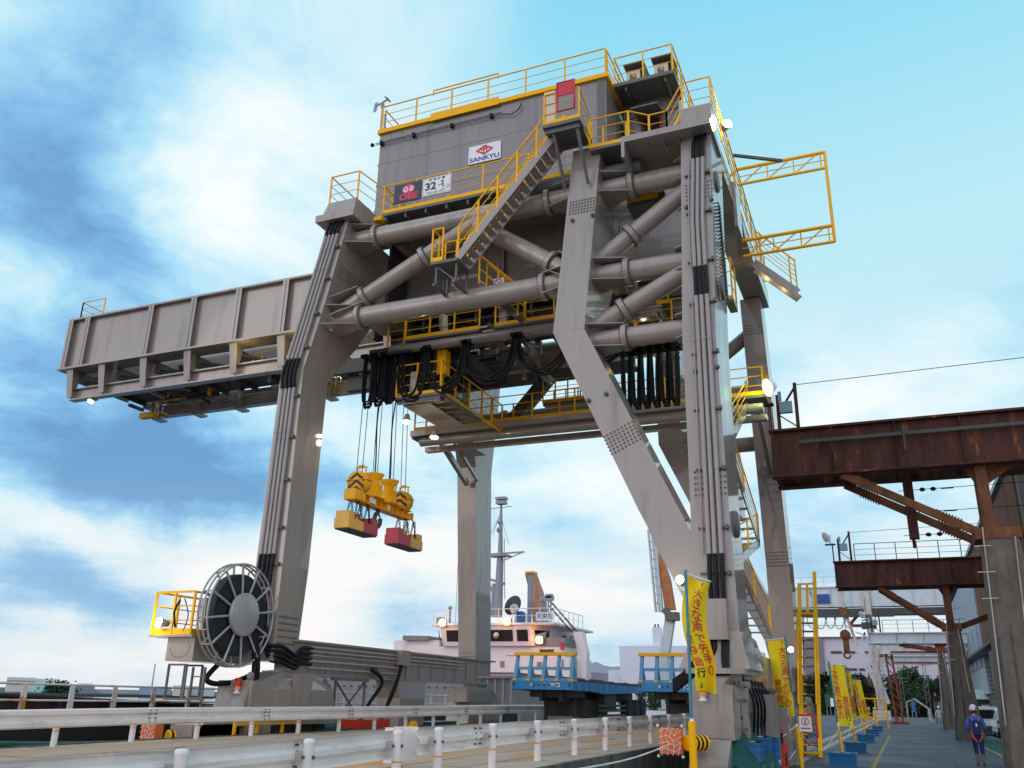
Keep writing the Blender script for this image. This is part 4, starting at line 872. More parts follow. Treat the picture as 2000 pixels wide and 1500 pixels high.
t_(tf, 'trolley_frame', M['dark'])  # frame boxes added in dark steel to keep the space under the girders dark
for x in (-14.7, -14.2): t_(MB().bar((x, 27.0, 11.3), (x, 27.0, 13.3), .12), 'cab_hanger', M['grey_dark'])
# festoon cable loops
def loop(x0, x1, z0, zb, y, n, r=.04, sp=.05):
    mb = MB()
    for k in range(n):
        o = sp*(k-n/2); yy = y+.03*((k*7) % 5-2)
        mb.path(spline([(x0+o*.3, yy, z0), (x0+.03*(x1-x0)+o, yy, z0-.5*(z0-zb)), (x0+.16*(x1-x0)+o, yy, zb+.22*min(z0-zb, x1-x0)-.07*(k % 4)), (.5*(x0+x1)+o, yy, zb-.07*(k % 4)), (x1-.16*(x1-x0)+o, yy, zb+.22*min(z0-zb, x1-x0)-.07*(k % 4)), (x1-.03*(x1-x0)+o, yy, z0-.5*(z0-zb)), (x1+o*.3, yy, z0)], 8), r, 7)
    for x in (x0, x1): mb.bx(x-.13, x+.13, y-.18, y+.18, z0-.02, z0+.1)
    t_(mb, 'festoon_cable', M['black'])
for k in range(4): loop(-16.4+.4*k, -16.02+.4*k, 13.05, 11.38+.05*k, 24.9+.05*k, 4, .035, .02)
for k in range(4): loop(-16.25+.4*k, -15.9+.4*k, 13.05, 11.55, 25.15, 2, .035, .03)
loop(-14.95, -14.05, 13.02, 11.45, 25.0, 6, .045); loop(-13.95, -12.5, 13.1, 11.6, 25.0, 6, .045); loop(-12.4, -10.65, 13.1, 11.72, 25.0, 6, .04); loop(-10.5, -8.8, 13.1, 11.8, 25.0, 4, .04); loop(-8.7, -6.95, 12.9, 11.9, 25.0, 4, .045)
for k in range(6): loop(-6.95+.3*k, -6.72+.3*k, 11.95, 10.3, 25.0, 3, .034, .03)
t_(MB().bx(-7.3, -4.7, 24.8, 25.3, 12.1, 12.5), 'festoon_track', M['dark'])
t_(MB().bx(-16.5, -14.6, 24.8, 25.25, 13.05, 13.15), 'festoon_track', M['dark'])

# ================================================================== spreader beam with lifting magnets
SX = -17.2; sy0, sy1, sz = 25.85, 29.85, 8.2
SP = thing('lifting_beam', 'yellow spreader beam with striped sheave guards hanging on wire ropes', 'lifting beam', (SX, 27.9, sz))
s_ = lambda mb, name, mats, parent=None: mb.build(name, mats, parent or SP)
y_ = M['yel_spread']
b = MB().bx(SX-.2, SX+.2, sy0, sy1, sz-.03, sz); b.bx(SX-.22, SX+.22, sy0+.5, sy1, sz+.28, sz+.31); b.bx(SX-.05, SX+.05, sy0, sy1, sz, sz+.28)
for k in range(10): y = sy0+.6+k*.4; b.bx(SX-.18, SX+.18, y-.015, y+.015, sz, sz+.28)
b.bx(SX-.26, SX+.2, sy0-.06, sy0+.34, sz-.02, sz+.36); b.prism([(SX+.2, sy0+.34, sz+.36), (SX+.2, sy0+.6, sz+.22), (SX+.2, sy0+.6, sz), (SX+.2, sy0+.34, sz)], (.03, 0, 0))
s_(b, 'beam', y_)
s_(MB().bx(SX+.19, SX+.205, sy0+.92, sy0+1.36, sz+.04, sz+.26).bx(SX+.19, SX+.205, sy0+2.2, sy0+2.38, sz+.04, sz+.22), 'data_plate', M['sign_white'])
def sheave(y, z, n_):
    g = MB().lathe((SX-.28, y, z), (1, 0, 0), [(.01, 0), (.55, 0), (.55, .5), (.01, .5)], 28)
    o = s_(g, 'sheave_guard', y_)
    c = MB(); xx = SX+.225
    for k in range(3):
        h = .34-.36*k; w = .1
        for sgn in (1, -1):
            L = min(.5, math.sqrt(max(.03, .27-(h-.2)**2)))
            c.add([(xx, y, z+h+w), (xx, y, z+h-w*.6), (xx, y+sgn*L, z+h-w*.6-L*.85), (xx, y+sgn*L, z+h+w-L*.85)], [(0, 1, 2, 3)])
    for sgn in (-1,):
        for k in range(3):
            h = .34-.36*k; w = .1
            for s2 in (1, -1):
                L = min(.42, math.sqrt(max(.03, .25-(h-.2)**2))); yy = y-.0
                q = [(SX+s2*0, z+h+w), (SX, z+h-w*.6), (SX+s2*L, z+h-w*.6-L*.85), (SX+s2*L, z+h+w-L*.85)]
    s_(c, 'chevron', M['txt_black'], o)
    s_(MB().bx(SX-.33, SX+.27, y-.6, y+.6, z-.01, z+.02).bar((SX, y-.3, z+.55), (SX, y-.3, z+.85), .05).bar((SX, y+.35, z+.5), (SX, y+.35, z+.85), .05).bx(SX-.05, SX+.05, y-.35, y+.4, z+.82, z+.87).bx(SX-.1, SX+.1, y-.15, y+.2, z+.87, z+.94), 'guard_frame', y_, o)
def sheave_y(y, z):
    """sheave guard whose striped face looks along the quay"""
    o = s_(MB().lathe((SX, y-.24, z), (0, 1, 0), [(.01, 0), (.4, 0), (.4, .4), (.01, .4)], 28), 'sheave_guard', y_); c = MB(); yy = y-.245
    for k in range(3):
        h = .27-.25*k
        for sg in (1, -1):
            L = (.33, .34, .2)[k]; c.add([(SX, yy, z+h+.08), (SX, yy, z+h-.05), (SX+sg*L, yy, z+h-.05-L*.75), (SX+sg*L, yy, z+h+.08-L*.75)], [(0, 1, 2, 3)])
    s_(c, 'chevron', M['txt_black'], o)
    s_(MB().bx(SX-.45, SX+.45, y-.28, y+.18, z+.06, z+.08).bar((SX-.15, y, z+.36), (SX-.15, y, z+.56), .04).bar((SX+.22, y, z+.32), (SX+.22, y, z+.56), .04).bx(SX-.18, SX+.26, y-.03, y+.03, z+.55, z+.59).bx(SX-.08, SX+.12, y-.06, y+.06, z+.59, z+.65), 'guard_frame', y_, o)
sheave_y(sy0+.5, sz+.68); sheave_y(sy1-.4, sz+.62)
for y in (sy0+1.45, sy0+2.55):
    d = MB().lathe((SX, y, sz+.31), Z, [(.3, 0), (.3, .48), (.21, .5), (.21, .68), (.36, .88), (.36, .91), (.34, .91), (.19, .68), (.01, .62)], 26); d.bx(SX-.36, SX+.36, y-.34, y+.38, sz+.3, sz+.34)
    for a in range(6): t = a*1.047; d.bar((SX+.27*math.cos(t), y+.27*math.sin(t), sz+.78), (SX+.33*math.cos(t), y+.33*math.sin(t), sz+1.15), .025)
    s_(d, 'cable_basket', y_)
hk = MB().tube((SX, 27.7, sz-.02), (SX, 27.7, sz-.22), .08, 10); hk.path([(SX, 27.7+.2*math.cos(t), sz-.42+.25*math.sin(t)) for t in [math.radians(a) for a in range(100, 400, 20)]], .085, 8); hk.path([(SX, 27.7+.2*math.cos(t), sz-.42+.24*math.sin(t)) for t in [math.radians(a) for a in range(-10, 105, 20)]], .03, 8)
s_(hk, 'hook', M['dark'])
for y, dx in ((26.25, -.12), (26.25, .12), (27.25, -.05), (27.35, .08), (28.4, -.03), (28.5, .1), (29.45, -.1), (29.45, .1)):
    s_(MB().tube((SX+dx, y, sz+.7), (SX+dx-.05, 27.9+(y-27.9)*.9, 13.3), .014, 6), 'wire_rope', M['rope'])
for y in (27.3, 28.4): s_(MB().path(spline([(SX, y, sz+1.0), (SX-.03, y+.05, 10), (SX, y-.1, 11.6), (SX+.1, y, 13.2)]), .028, 6), 'power_cable', M['black'])
def magnet(y, mats, lab):
    o = thing('lifting_magnet', lab, 'magnet', (SX, y, 7.0), 'lifting magnets under the spreader'); q = lambda mb, n, m_: mb.build(n, m_, o)
    L = .96; x0, x1 = SX-.3, SX+.3
    for k, s in ((0, -1), (1, 1)):
        a, c = sorted((y, y+s*L)); bb = MB().bx(x0, x1, a, c, 7.1, 7.45)
        e0, e1 = sorted((y+s*L, y+s*(L-.38))); e0, e1 = (e0+.02, e1) if s < 0 else (e0, e1-.02); bb.bx(x0+.03, x1-.03, e0, e1, 7.45, 7.7); i0, i1 = sorted((y+s*(L-.38), y+s*.2)); bb.bx(x0+.1, x1-.1, i0, i1, 7.45, 7.54); 
        if k: bb.bx(x0+.12, x1-.3, y+.05, y+.2, 7.45, 7.78)
        q(bb, 'magnet_half', mats[k])
    q(MB().bx(x0+.03, x1-.03, y-L+.03, y+L-.03, 7.06, 7.1), 'pole_plate', M['dark'])
    for (px, py), (tx, ty) in (((-.2, -.6), (-.15, -.3)), ((.2, -.6), (.15, -.3)), ((-.2, .1), (-.15, -.2)), ((.2, .1), (.15, -.2)), ((-.18, .2), (-.15, .4)), ((.18, .2), (.15, .4)), ((.2, .65), (.15, .5)), ((-.2, .65), (-.15, .5))):
        ch = MB(); a, c = V((SX+px, y+py*.75, 7.5)), V((SX+tx, y+ty, sz-.03)); n = 9
        for k in range(n):
            m_ = a+(c-a)*((k+.5)/n); d = (c-a)/n*.68; e = V((1, 0, 0)) if k % 2 else V((0, 1, 0)); ch.path([m_-d, m_-d*.5+e*.035, m_+d*.5+e*.035, m_+d, m_+d*.5-e*.035, m_-d*.5-e*.035], .012, 5, True)
        q(ch, 'chain', M['chain'])
    q(MB().path(spline([(SX+.2, y+.2, sz), (SX+.3, y+.3, 7.7), (SX+.1, y+.6, 7.4)]), .02, 6), 'power_lead', M['black'])
magnet(26.35, (M['yel_box'], M['red_box']), 'lifting magnet on chains with its yellow half nearest the camera')
magnet(29.75, (M['red_box'], M['yel_box']), 'lifting magnet on chains with its red half nearest the camera')
# ================================================================== ground, road, water
def ground_mat(name, col, col2, scale=.35, rough=.85, wet=False):
    mt, nt2, b = _nodes(name); a = _noise(nt2, scale, 8, .65); f = _noise(nt2, 60, 3, .6)
    c = _ramp(nt2, a, [(.35, col), (.65, col2)]); c = _mix(nt2, _ramp(nt2, f, [(.4, (0, 0, 0)), (.8, (.35, .35, .35))]), c, [x*1.6 for x in col2])
    vo = nt2.nodes.new('ShaderNodeTexVoronoi'); vo.feature = 'DISTANCE_TO_EDGE'; vo.inputs['Scale'].default_value = .35
    tcx = nt2.nodes.new('ShaderNodeTexCoord'); wx = nt2.nodes.new('ShaderNodeTexNoise'); wx.inputs['Scale'].default_value = 1.2; wx.inputs['Detail'].default_value = 5; nt2.links.new(tcx.outputs['Object'], wx.inputs['Vector'])
    mxv = nt2.nodes.new('ShaderNodeMix'); mxv.data_type = 'VECTOR'; mxv.inputs[0].default_value = .35; nt2.links.new(tcx.outputs['Object'], mxv.inputs[4]); nt2.links.new(wx.outputs['Color'], mxv.inputs[5]); nt2.links.new(mxv.outputs[1], vo.inputs['Vector'])
    c = _mix(nt2, _ramp(nt2, vo.outputs['Distance'], [(.004, (.8, .8, .8)), (.012, (0, 0, 0))]), c, [x*.35 for x in col])
    st_ = _noise(nt2, 1.1, 7, .7, (1, .35, 1)); c = _mix(nt2, _ramp(nt2, st_, [(.56, (0, 0, 0)), (.74, (.7, .7, .7))]), c, [x*.45 for x in col])
    nt2.links.new(c, b.inputs['Base Color']); b.inputs['Roughness'].default_value = rough
    if wet:
        r = nt2.nodes.new('ShaderNodeMapRange'); r.inputs['From Min'].default_value = .35; r.inputs['From Max'].default_value = .65; r.inputs['To Min'].default_value = .5; r.inputs['To Max'].default_value = .9; nt2.links.new(a, r.inputs[0]); nt2.links.new(r.outputs[0], b.inputs['Roughness'])
    _bump(nt2, b, f, .25, .01); return mt
M['asphalt'] = ground_mat('yard_asphalt', (.062, .066, .082), (.095, .1, .118), .25, .8, True)
M['road'] = ground_mat('road_concrete', (.36, .27, .205), (.52, .395, .3), .5)
M['paint_y'] = mat('worn_yellow_line', (.42, .3, .08), .8, dirt=(.07, .07, .075), dirt_at=(.5, .62), dirt_scale=2.5, dirt_stretch=(2, 2, 2))
M['paint_o'] = mat('worn_orange_marking', (.62, .27, .06), .8, dirt=(.42, .35, .3), dirt_at=(.42, .56), dirt_scale=1.0, dirt_stretch=(2.2, .45, 2))
M['paint_w'] = mat('worn_white_line', (.45, .45, .47), .8, dirt=(.06, .065, .075), dirt_at=(.52, .64), dirt_scale=2, dirt_stretch=(2, 2, 2))
M['paint_g'] = mat('green_walk_lane', (.015, .12, .1), .8, var=.2, dirt=(.05, .07, .07), dirt_at=(.56, .7), dirt_scale=1, dirt_stretch=(1, 1, 1))
def sheet(name, pts, z, m_):
    return struct(MB().add([(x, y, z) for x, y in pts], [tuple(range(len(pts)))]).build(name, m_))
sheet('ground', [(-19.5, -60), (900, -60), (900, 2500), (-60, 2500), (-60, 330), (-19.5, 330)], 0, M['asphalt'])
wm, nw, bw = _nodes('water'); bw.inputs['Base Color'].default_value = (.05, .06, .07, 1); bw.inputs['Roughness'].default_value = .12
_bump(nw, bw, _noise(nw, .5, 5, .6, (1, 1, 1)), .35, .3)
sheet('water', [(-4000, -800), (-19.4, -800), (-19.4, 332), (-59.9, 332), (-59.9, 4500), (-4000, 4500)], -2.6, wm)
struct(MB().bx(-19.9, -19.5, -60, 330, -4, .0).build('quay_wall', M['wall_conc']))
# raised road between the crane legs
prof = [(-12, .42), (8, .52), (11, .59), (16, .64), (25, .66), (36, .72), (60, .72), (66, .05)]
mb = MB(); n = len(prof); V_ = [(x, y, z) for x in (-15.75, -5.62) for y, z in prof]; mb.add(V_, [(i, i+1, n+i+1, n+i) for i in range(n-1)])
struct(mb.build('road', M['road']))
mb = MB()
for xa, xb in ((-5.62, -5.5), (-15.87, -15.75)): 
    mb.loft([[(xa, y, -.3), (xb, y, -.3), (xb, y, z+.02), (xa, y, z+.02)] for y, z in prof])
mb.add([(-15.8, -12, -.3), (-5.6, -12, -.3), (-5.6, -12, .42), (-15.8, -12, .42)], [(0, 1, 2, 3)])
struct(mb.build('road_kerb_wall', M['wall_conc']))
mb = MB()
def rz(y): 
    for (a, za), (b, zb) in zip(prof[:-1], prof[1:]):
        if a <= y <= b: return za+(zb-za)*(y-a)/(b-a)
    return 0
for x0, x1, ya, yb in ((-9.9, -7.7, 10, 38), (-13.2, -11.9, 12, 36), (-7.3, -6.7, 14, 32), (-15.1, -13.5, 11.5, 18)):
    ys = [ya+(yb-ya)*k/10 for k in range(11)]; mb.add([(x, y, rz(y)+.005) for x in (x0, x1) for y in ys], [(i, i+1, 11+i+1, 11+i) for i in range(10)])
struct(mb.build('road_marking', M['paint_o']))
struct(MB().add([(-15.7, 13.2, rz(13.2)+.004), (-5.7, 13.2, rz(13.2)+.004), (-5.7, 13.26, rz(13.26)+.004), (-15.7, 13.26, rz(13.26)+.004)], [(0, 1, 2, 3)]).build('road_joint', M['dark']))
# yard markings, crane rail
sheet('yellow_line', [(-1.12, 20), (-1.0, 20), (-1.0, 62), (-1.12, 62)], .004, M['paint_y'])
sheet('walkway_lane', [(3.15, 20), (4.55, 20), (4.55, 260), (3.15, 260)], .004, M['paint_g'])
for x in (3.05, 4.62): sheet('walkway_line', [(x, 20), (x+.12, 20), (x+.12, 260), (x, 260)], .008, M['paint_y'])
sheet('white_line', [(-3.0, 46.9), (2.6, 46.9), (2.6, 47.02), (-3.0, 47.02)], .004, M['paint_w'])
sheet('slab_joint', [(-3.0, 64), (3, 64), (3, 64.1), (-3, 64.1)], .004, M['paint_w'])
sheet('rail_bed', [(-4.1, 10), (-3.1, 10), (-3.1, 240), (-4.1, 240)], .004, M['road'])
sheet('rail_groove', [(-3.78, 10), (-3.42, 10), (-3.42, 240), (-3.78, 240)], .009, M['dark'])
struct(MB().bx(-3.64, -3.56, 10, 240, .012, .03).build('crane_rail', M['steel_rail']))
sheet('sea_rail_bed', [(-19.5, -10), (-15.9, -10), (-15.9, 240), (-19.5, 240)], .02, M['road'])
struct(MB().bx(-16.79, -16.71, -10, 240, .02, .3).build('crane_rail', M['steel_rail']))
# grassy verge and trees far down the yard
M['grass'] = mat('verge_grass', (.07, .12, .025), .95, var=.35, scale=.6)
sheet('verge', [(-60, 170), (14, 170), (14, 215), (-60, 215)], .01, M['grass'])

# ================================================================== guardrails
def wbeam(mb, x, pts, s=1, flip=1):
    """corrugated guardrail beam along a list of (y, ztop)"""
    pr = [(0, 0), (.05, -.03), (.05, -.1), (0, -.145), (0, -.205), (.05, -.25), (.05, -.32), (0, -.35)]
    pr = pr+[(a-.006, b) for a, b in reversed(pr)]
    mb.loft([[(x+flip*a, y, z+b) for a, b in pr] for y, z in pts])
GP = lambda y: rz(min(max(y, -12), 60))
def guardrail(label, xb, flip, y0, y1, xp, posts, post_h, beam_top, cap=True, terminal=None, group='guardrails along the raised road'):
    g = thing('guardrail', label, 'guardrail', (xp, (y0+y1)/2, GP((y0+y1)/2)), group)
    mb = MB(); n = max(2, int((y1-y0)/2)); wbeam(mb, xb, [(y0+(y1-y0)*k/n, GP(y0+(y1-y0)*k/n)+beam_top) for k in range(n+1)], flip=flip)
    y = y0+2
    while y < y1-.3:      # splice bolts
        for dy in (-.09, .09):
            for dz in (-.06, -.13, -.22, -.29): z = GP(y)+beam_top+dz; mb.mm(1).tube((xb+flip*.0, y+dy, z), (xb+flip*.075, y+dy, z), .014, 6)
        mb.mm(0); y += 4
    mb.build('beam', [M['rail_beam'], M['bolt']], g)
    for y in posts:
        z = GP(y); p = MB().tube((xp, y, z-.02), (xp, y, z+post_h-.03), .062, 16); p.lathe((xp, y, z+post_h-.03), Z, [(.066, -.02), (.066, .015), (.05, .03), (.01, .035)], 16)
        p.mm(1).tube((xp, y, z+post_h*.42), (xp, y, z+post_h*.42+.02), .0635, 16).mm(0)
        o = p.build('post', [M['white_post'], M['orange']], g)
        w = 1 if xb > xp else -1; q = MB().bx(min(xp, xb)+.008, max(xp, xb)-.008, y-.05, y+.05, z+beam_top-.24, z+beam_top-.12)
        q.mm(1)
        for dz in (-.18,): q.tube((xp-.08*w, y, z+beam_top+dz), (xp-.06*w, y, z+beam_top+dz), .022, 6); q.tube((xp-.02, y-.085, z+beam_top+dz), (xp-.02, y+.085, z+beam_top+dz), .02, 6)
        q.build('bracket', [M['galv'], M['bolt']], o)
    if terminal:
        yt, s = terminal; tmb = MB(); z = GP(yt)+beam_top
        ring = [[(xb+flip*(.06+.22*math.sin(t)), yt+s*(.26*(1-math.cos(t)))*.9, zz) for t in [math.pi*k/12*.95 for k in range(13)]] for zz in (z+.02, z-.42)]
        tmb.add(ring[0]+ring[1], [(k, k+1, 13+k+1, 13+k) for k in range(12)], True); tmb.add([(a+.01, b, c) for a, b, c in ring[0]]+[(a+.01, b, c) for a, b, c in ring[1]], [(k, k+1, 13+k+1, 13+k) for k in range(12)], True)
        tmb.build('end_terminal', M['white_post'], g)
    return g
guardrail('long white guardrail on the far sea side edge of the raised road', -15.38, 1, 2.0, 40.5, -15.5, [3.65+2*k for k in range(19)], .66, .7, terminal=None)
guardrail('nearest white guardrail section, cut off at the left bottom corner', -6.35, -1, -1.0, 11.15, -6.2, [-1.1, .9, 2.9, 4.9, 6.9, 8.9, 10.88], .68, .67, terminal=(11.1, 1))
guardrail('white guardrail section past the rounded end caps, running to the yellow flag', -6.35, -1, 11.75, 36, -6.2, [12.05, 13.95, 15.95, 18.0, 20.1, 22.1, 24.1, 26.2, 28.2, 30.2, 32.2, 34.2], .68, .67, terminal=(11.8, -1))

# ================================================================== flatbed trailers
def trailer():
    x0, x1, y0, y1, zd = -14.5, -11.9, 34.4, 46.2, 2.36
    t = thing('flatbed_trailer', '', 'trailer', (x0, y0, .72), 'blue flatbed trailers parked on the road'); q = lambda mb, n, m_, p=None: mb.build(n, m_, p or t)
    d = MB(); d.bx(x0, x1, y0, y0+.12, 2.03, 2.36); d.prism([(x1-.1, y0+.1, 2.36), (x1-.1, y1, 2.3), (x1-.1, y1, 2.08), (x1-.1, y0+4.2, 1.92), (x1-.1, y0+2.2, 2.02), (x1-.1, y0+.1, 2.02)], (.1, 0, 0)); d.prism([(x0, y0+.1, 2.36), (x0, y1, 2.3), (x0, y1, 2.08), (x0, y0+4.2, 1.92), (x0, y0+.1, 2.02)], (.1, 0, 0)); d.bx(x0+.1, x1-.1, y1-.1, y1, 2.05, 2.3)
    for k in range(12): d.mm(1).bx(x1, x1+.015, y0+.7+.95*k, y0+.78+.95*k, 2.0, 2.3)
    d.mm(0); q(d, 'deck_frame', [M['trailer'], M['galv']])
    d = MB().bx(x0+.1, x1-.1, y0+.12, y1-.1, 2.28, 2.345)
    for k in range(14): d.bx(x0+.4, x1-.3, y0+.6+.8*k, y0+1.0+.8*k, 2.345, 2.38+.05*((k*5) % 3))
    q(d, 'deck', M['dark'])
    h = MB()
    for k in range(5):
        x = x0+.1+(x1-x0-.2)*k/4; h.prism([(x-.07, y0+.02, 2.36), (x+.07, y0+.02, 2.36), (x+.06, y0+.32, 3.36), (x-.06, y0+.32, 3.36)], (0, .12, 0)); h.prism([(x-.03, y0-.02, 2.36), (x-.03, y0+.8, 2.36), (x-.03, y0+.4, 3.0)], (.06, 0, 0))
    h.bx(x0+.1, x1-.1, y0+.22, y0+.3, 2.78, 2.9); h.bx(x0+.1, x1-.1, y0+.1, y0+.16, 2.36, 2.46); o = q(h, 'headboard', M['trailer_lt'])
    q(MB().bx(x0-.02, x1+.02, y0+.2, y0+.48, 3.34, 3.46), 'headboard_rail', M['yellow'], o)
    f = MB()
    for k in range(5): x = x0+.1+(x1-x0-.2)*k/4; f.bx(x-.09, x+.09, y0-.03, y0+.1, 2.36, 2.43)
    f.bx(x1-.05, x1+.04, y0, y0+.3, 2.36, 2.4); f.mm(1).bx(x0+.05, x0+.12, y0-.01, y0, 2.15, 2.3).bx(x1-.18, x1-.1, y0-.01, y0, 2.15, 2.3)
    for k in range(4): f.tube((x0+.95+.22*k, y0-.012, 2.2), (x0+.95+.22*k, y0, 2.2), .05, 8)
    f.mm(2); c = V((x1-.75, y0-.002, 2.2)); f.text('MC3', c, (1, 0, 0), (0, 0, 1), .22, .006)
    for k in (0, 1): f.text('く' if k else '>', V((x0+.85+1.0*k, y0-.002, 2.2)), (1, 0, 0), (0, 0, 1), .22, .006)
    q(f, 'front_fittings', [M['yellow'], M['dark'], M['sign_white']])
    u = MB().bx(x0+.8, x0+.95, y0+1, y1-.3, 1.6, 2.05); u.bx(x1-.95, x1-.8, y0+1, y1-.3, 1.6, 2.05); u.bx(x0+.3, x1-.3, y0+1.2, y0+2.4, 1.75, 2.05); u.bx(x1-.5, x1-.15, y0+4.6, y0+6.4, 1.25, 1.95)
    for z in (1.0, 1.2, 1.4): u.bx(x1-.12, x1-.08, y0+3.6, y1-4.0, z, z+.1)
    u.bx(x0+.4, x1-.5, y0+3.0, y0+6.2, 1.0, 1.7)
    q(u, 'chassis', M['dark'])
    for x in (x0+.6, x1-.7):
        g = MB().bx(x-.06, x+.06, y0+2.2, y0+2.34, .78, 1.9); g.bx(x-.15, x+.15, y0+2.1, y0+2.44, .72, .78); q(g, 'landing_leg', M['dark'])
    for k in range(3):
        for x in (x0+.05, x1-.45):
            y = y1-1.0-1.15*k; w = q(MB().lathe((x, y, 1.22), (1, 0, 0), [(.28, .02), (.46, .0), (.5, .08), (.5, .32), (.46, .4), (.28, .38)], 24), 'wheel', M['tyre'])
            q(MB().lathe((x, y, 1.22), (1, 0, 0), [(.01, .3), (.12, .34), (.27, .3), (.28, .1), (.01, .1)], 18), 'rim', M['grey_dark'], w)
    return t
t1 = trailer(); t1['label'] = 'blue flatbed trailer with yellow topped headboard, parked in front of the white ship'
t2 = copy_tree(t1); t2.location.x += 5.05; t2.location.y += .6; t2['label'] = 'blue flatbed trailer partly hidden behind the tall yellow flag and crane leg'

# ================================================================== banner flags
def cloth_mat(name, c):
    mt, n2, b = _nodes(name); b.inputs['Roughness'].default_value = .9; b.inputs['Base Color'].default_value = (*c, 1); b.inputs['Subsurface Weight'].default_value = 0
    t = n2.nodes.new('ShaderNodeBsdfTranslucent'); t.inputs[0].default_value = (*c, 1); mx = n2.nodes.new('ShaderNodeMixShader'); mx.inputs[0].default_value = .15
    n2.links.new(b.outputs[0], mx.inputs[1]); n2.links.new(t.outputs[0], mx.inputs[2]); n2.links.new(mx.outputs[0], n2.nodes['Material Output'].inputs[0])
    _bump(n2, b, _noise(n2, 5, 4, .6), .25, .03); return mt
M['flag'] = cloth_mat('yellow_cloth', (.9, .66, .008))
def banner(label, base, top, fn, w, L, base_box=None, txt=1.0, ztop=None, arm=None, post_r=.035, cols=None, ztxt=True, lamp_=None):
    """fn(u, v): cloth surface, u 0..1 across from the pole side, v 0..1 downwards"""
    b, tp = V(base), V(top); g = thing('banner_flag', label, 'flag', b, 'yellow banner flags along the crane rail')
    d = (tp-b); j = b+d*.31
    MB().tube(b, j+d*.0, post_r, 12).build('post', M['yellow'], g)
    p = MB().tube(j-d*.0, tp, .03, 10); p.mm(1)
    for k in range(4): c = j+d*.69*(.1+.27*k); p.tube(c-Z*.03, c+Z*.03, .024, 8)
    a0, a1 = fn(0, 0), fn(1, 0); p.tube(a0+(a0-a1)*.18+Z*.03, a1+(a1-a0)*.06+Z*.03, .012, 6); p.tube(j-Z*.08, j+Z*.05, .042, 10)
    p.build('pole', [M['pole_teal'], M['sign_white']], g)
    nu, nv = 10, 30; P = [fn(u/nu, v/nv) for v in range(nv+1) for u in range(nu+1)]
    F = [(v*(nu+1)+u, v*(nu+1)+u+1, (v+1)*(nu+1)+u+1, (v+1)*(nu+1)+u) for v in range(nv) for u in range(nu)]
    c = MB().add(P, F, True)
    def put(body, cu, cv, size, mi):
        gv, gf = glyphs(body); pts = []
        for x, y in gv:
            u, v = cu+x*size/w*txt, cv-y*size/L; u = min(max(u, .01), .99); v = min(max(v, .005), .995); e = .01
            q = fn(u, v); n = (fn(min(u+e, 1), v)-fn(max(u-e, 0), v)).cross(fn(u, max(v-e, 0))-fn(u, min(v+e, 1))); n.normalize()
            if n.dot(EYE-q) < 0: n = -n
            pts.append(q+n*.009)
        c.mm(mi).add(pts, gf)
    dirn = 1 if (a1-a0).dot(RT) > 0 else -1
    if dirn < 0: pass
    c1, c2 = cols
    for k, ch in enumerate('『大きな声で先手の'): put(ch, c1, .05+.098*k, .235 if k else .15, 2 if k == 0 else 1)
    for k, ch in enumerate('挨拶励行'): put(ch, c2, .56+.098*k, .2, 1 if k < 3 else 2)
    put('』', c2, .95, .13, 2)
    c.build('cloth', [M['flag'], M['txt_red'], M['txt_black']], g)
    if base_box:
        x, y, s = base_box; o = MB().secs([(.0, x-.4*s, x+.4*s, y-.26, y+.26), (.03, x-.4*s, x+.4*s, y-.26, y+.26), (.06, x-.36*s, x+.36*s, y-.23, y+.23), (.32, x-.38*s, x+.38*s, y-.24, y+.24), (.33, x-.42*s, x+.42*s, y-.27, y+.27), (.38, x-.42*s, x+.42*s, y-.27, y+.27)])
        for k in (-.3, 0, .3): o.mm(1).lathe((x+k*s, y-.1, .375), Z, [(.05, 0), (.05, .015), (.01, .015)], 10).mm(0)
        o.build('base', [M['blue_base'], M['txt_black']], g)
    return g
glyph_flip = 1
# nearest flag, wrapped by the wind
def f1(u, v):
    x0 = -3.9-.26*math.sin(math.pi*min(1, v*1.25))*(1-.2*v)+.08*v; x1 = -3.46-.16*math.sin(math.pi*min(1, v*1.3))-.0*v
    return V((x0+(x1-x0)*u, 18.7+.2*math.sin(u*6.0+v*5.0)*(.35+.65*v)+.22*v*u+.05, 4.2-2.3*v-.2*(1-v)**3*u-.05*math.sin(v*11+u*4)*u))
banner('big wind twisted yellow banner flag on a teal pole, nearest the camera', (-3.95, 18.6, 0), (-3.93, 18.6, 4.3), f1, .62, 2.25, None, txt=1.0, cols=(.66, .26), post_r=.075)
def f2(u, v):   # pole on the right, cloth hangs left
    w = .52; return V((-3.04+.10*v, 28.0, 3.5-2.15*v))+V((-w*u*(1-.05*math.sin(v*3)), .10*math.sin(u*4+v*4.5)*(.3+v), -.06*u-.16*u*max(0, v-.75)*3*(1-.5*u)+.02*math.sin(5*u+8*v)*v))
def flip(fn): return lambda u, v: fn(1-u, v)
def banner_r(label, base, top, fn, w, L, box, cols): 
    return banner(label, base, top, flip(fn), w, L, box, cols=cols)
banner('yellow banner flag with readable red lettering beside the yellow stair', (-2.88, 28.0, 0), (-3.05, 28.0, 3.58), flip(f2), .52, 2.15, None, cols=(.72, .28), post_r=.06)
def f3(y, x, z0, w, dx, lean=.0):
    return lambda u, v: V((x+lean*v, y, z0-1.75*v))+V((w*u, dx*u+.05*math.sin(u*5+v*4)*v, -.05*u+.03*math.sin(6*u+5*v)*v*.6))
def stand(label, y, x, z0, w, dx, cols, s=1.0, topx=None, L=1.75, lean=0): 
    return banner(label, (x, y, .36), (topx if topx is not None else x-.1, y, z0+.08), f3(y, x-.1 if topx is None else topx, z0, w, dx, lean), abs(w)+abs(dx)*.4, L, (x, y, s), cols=cols)
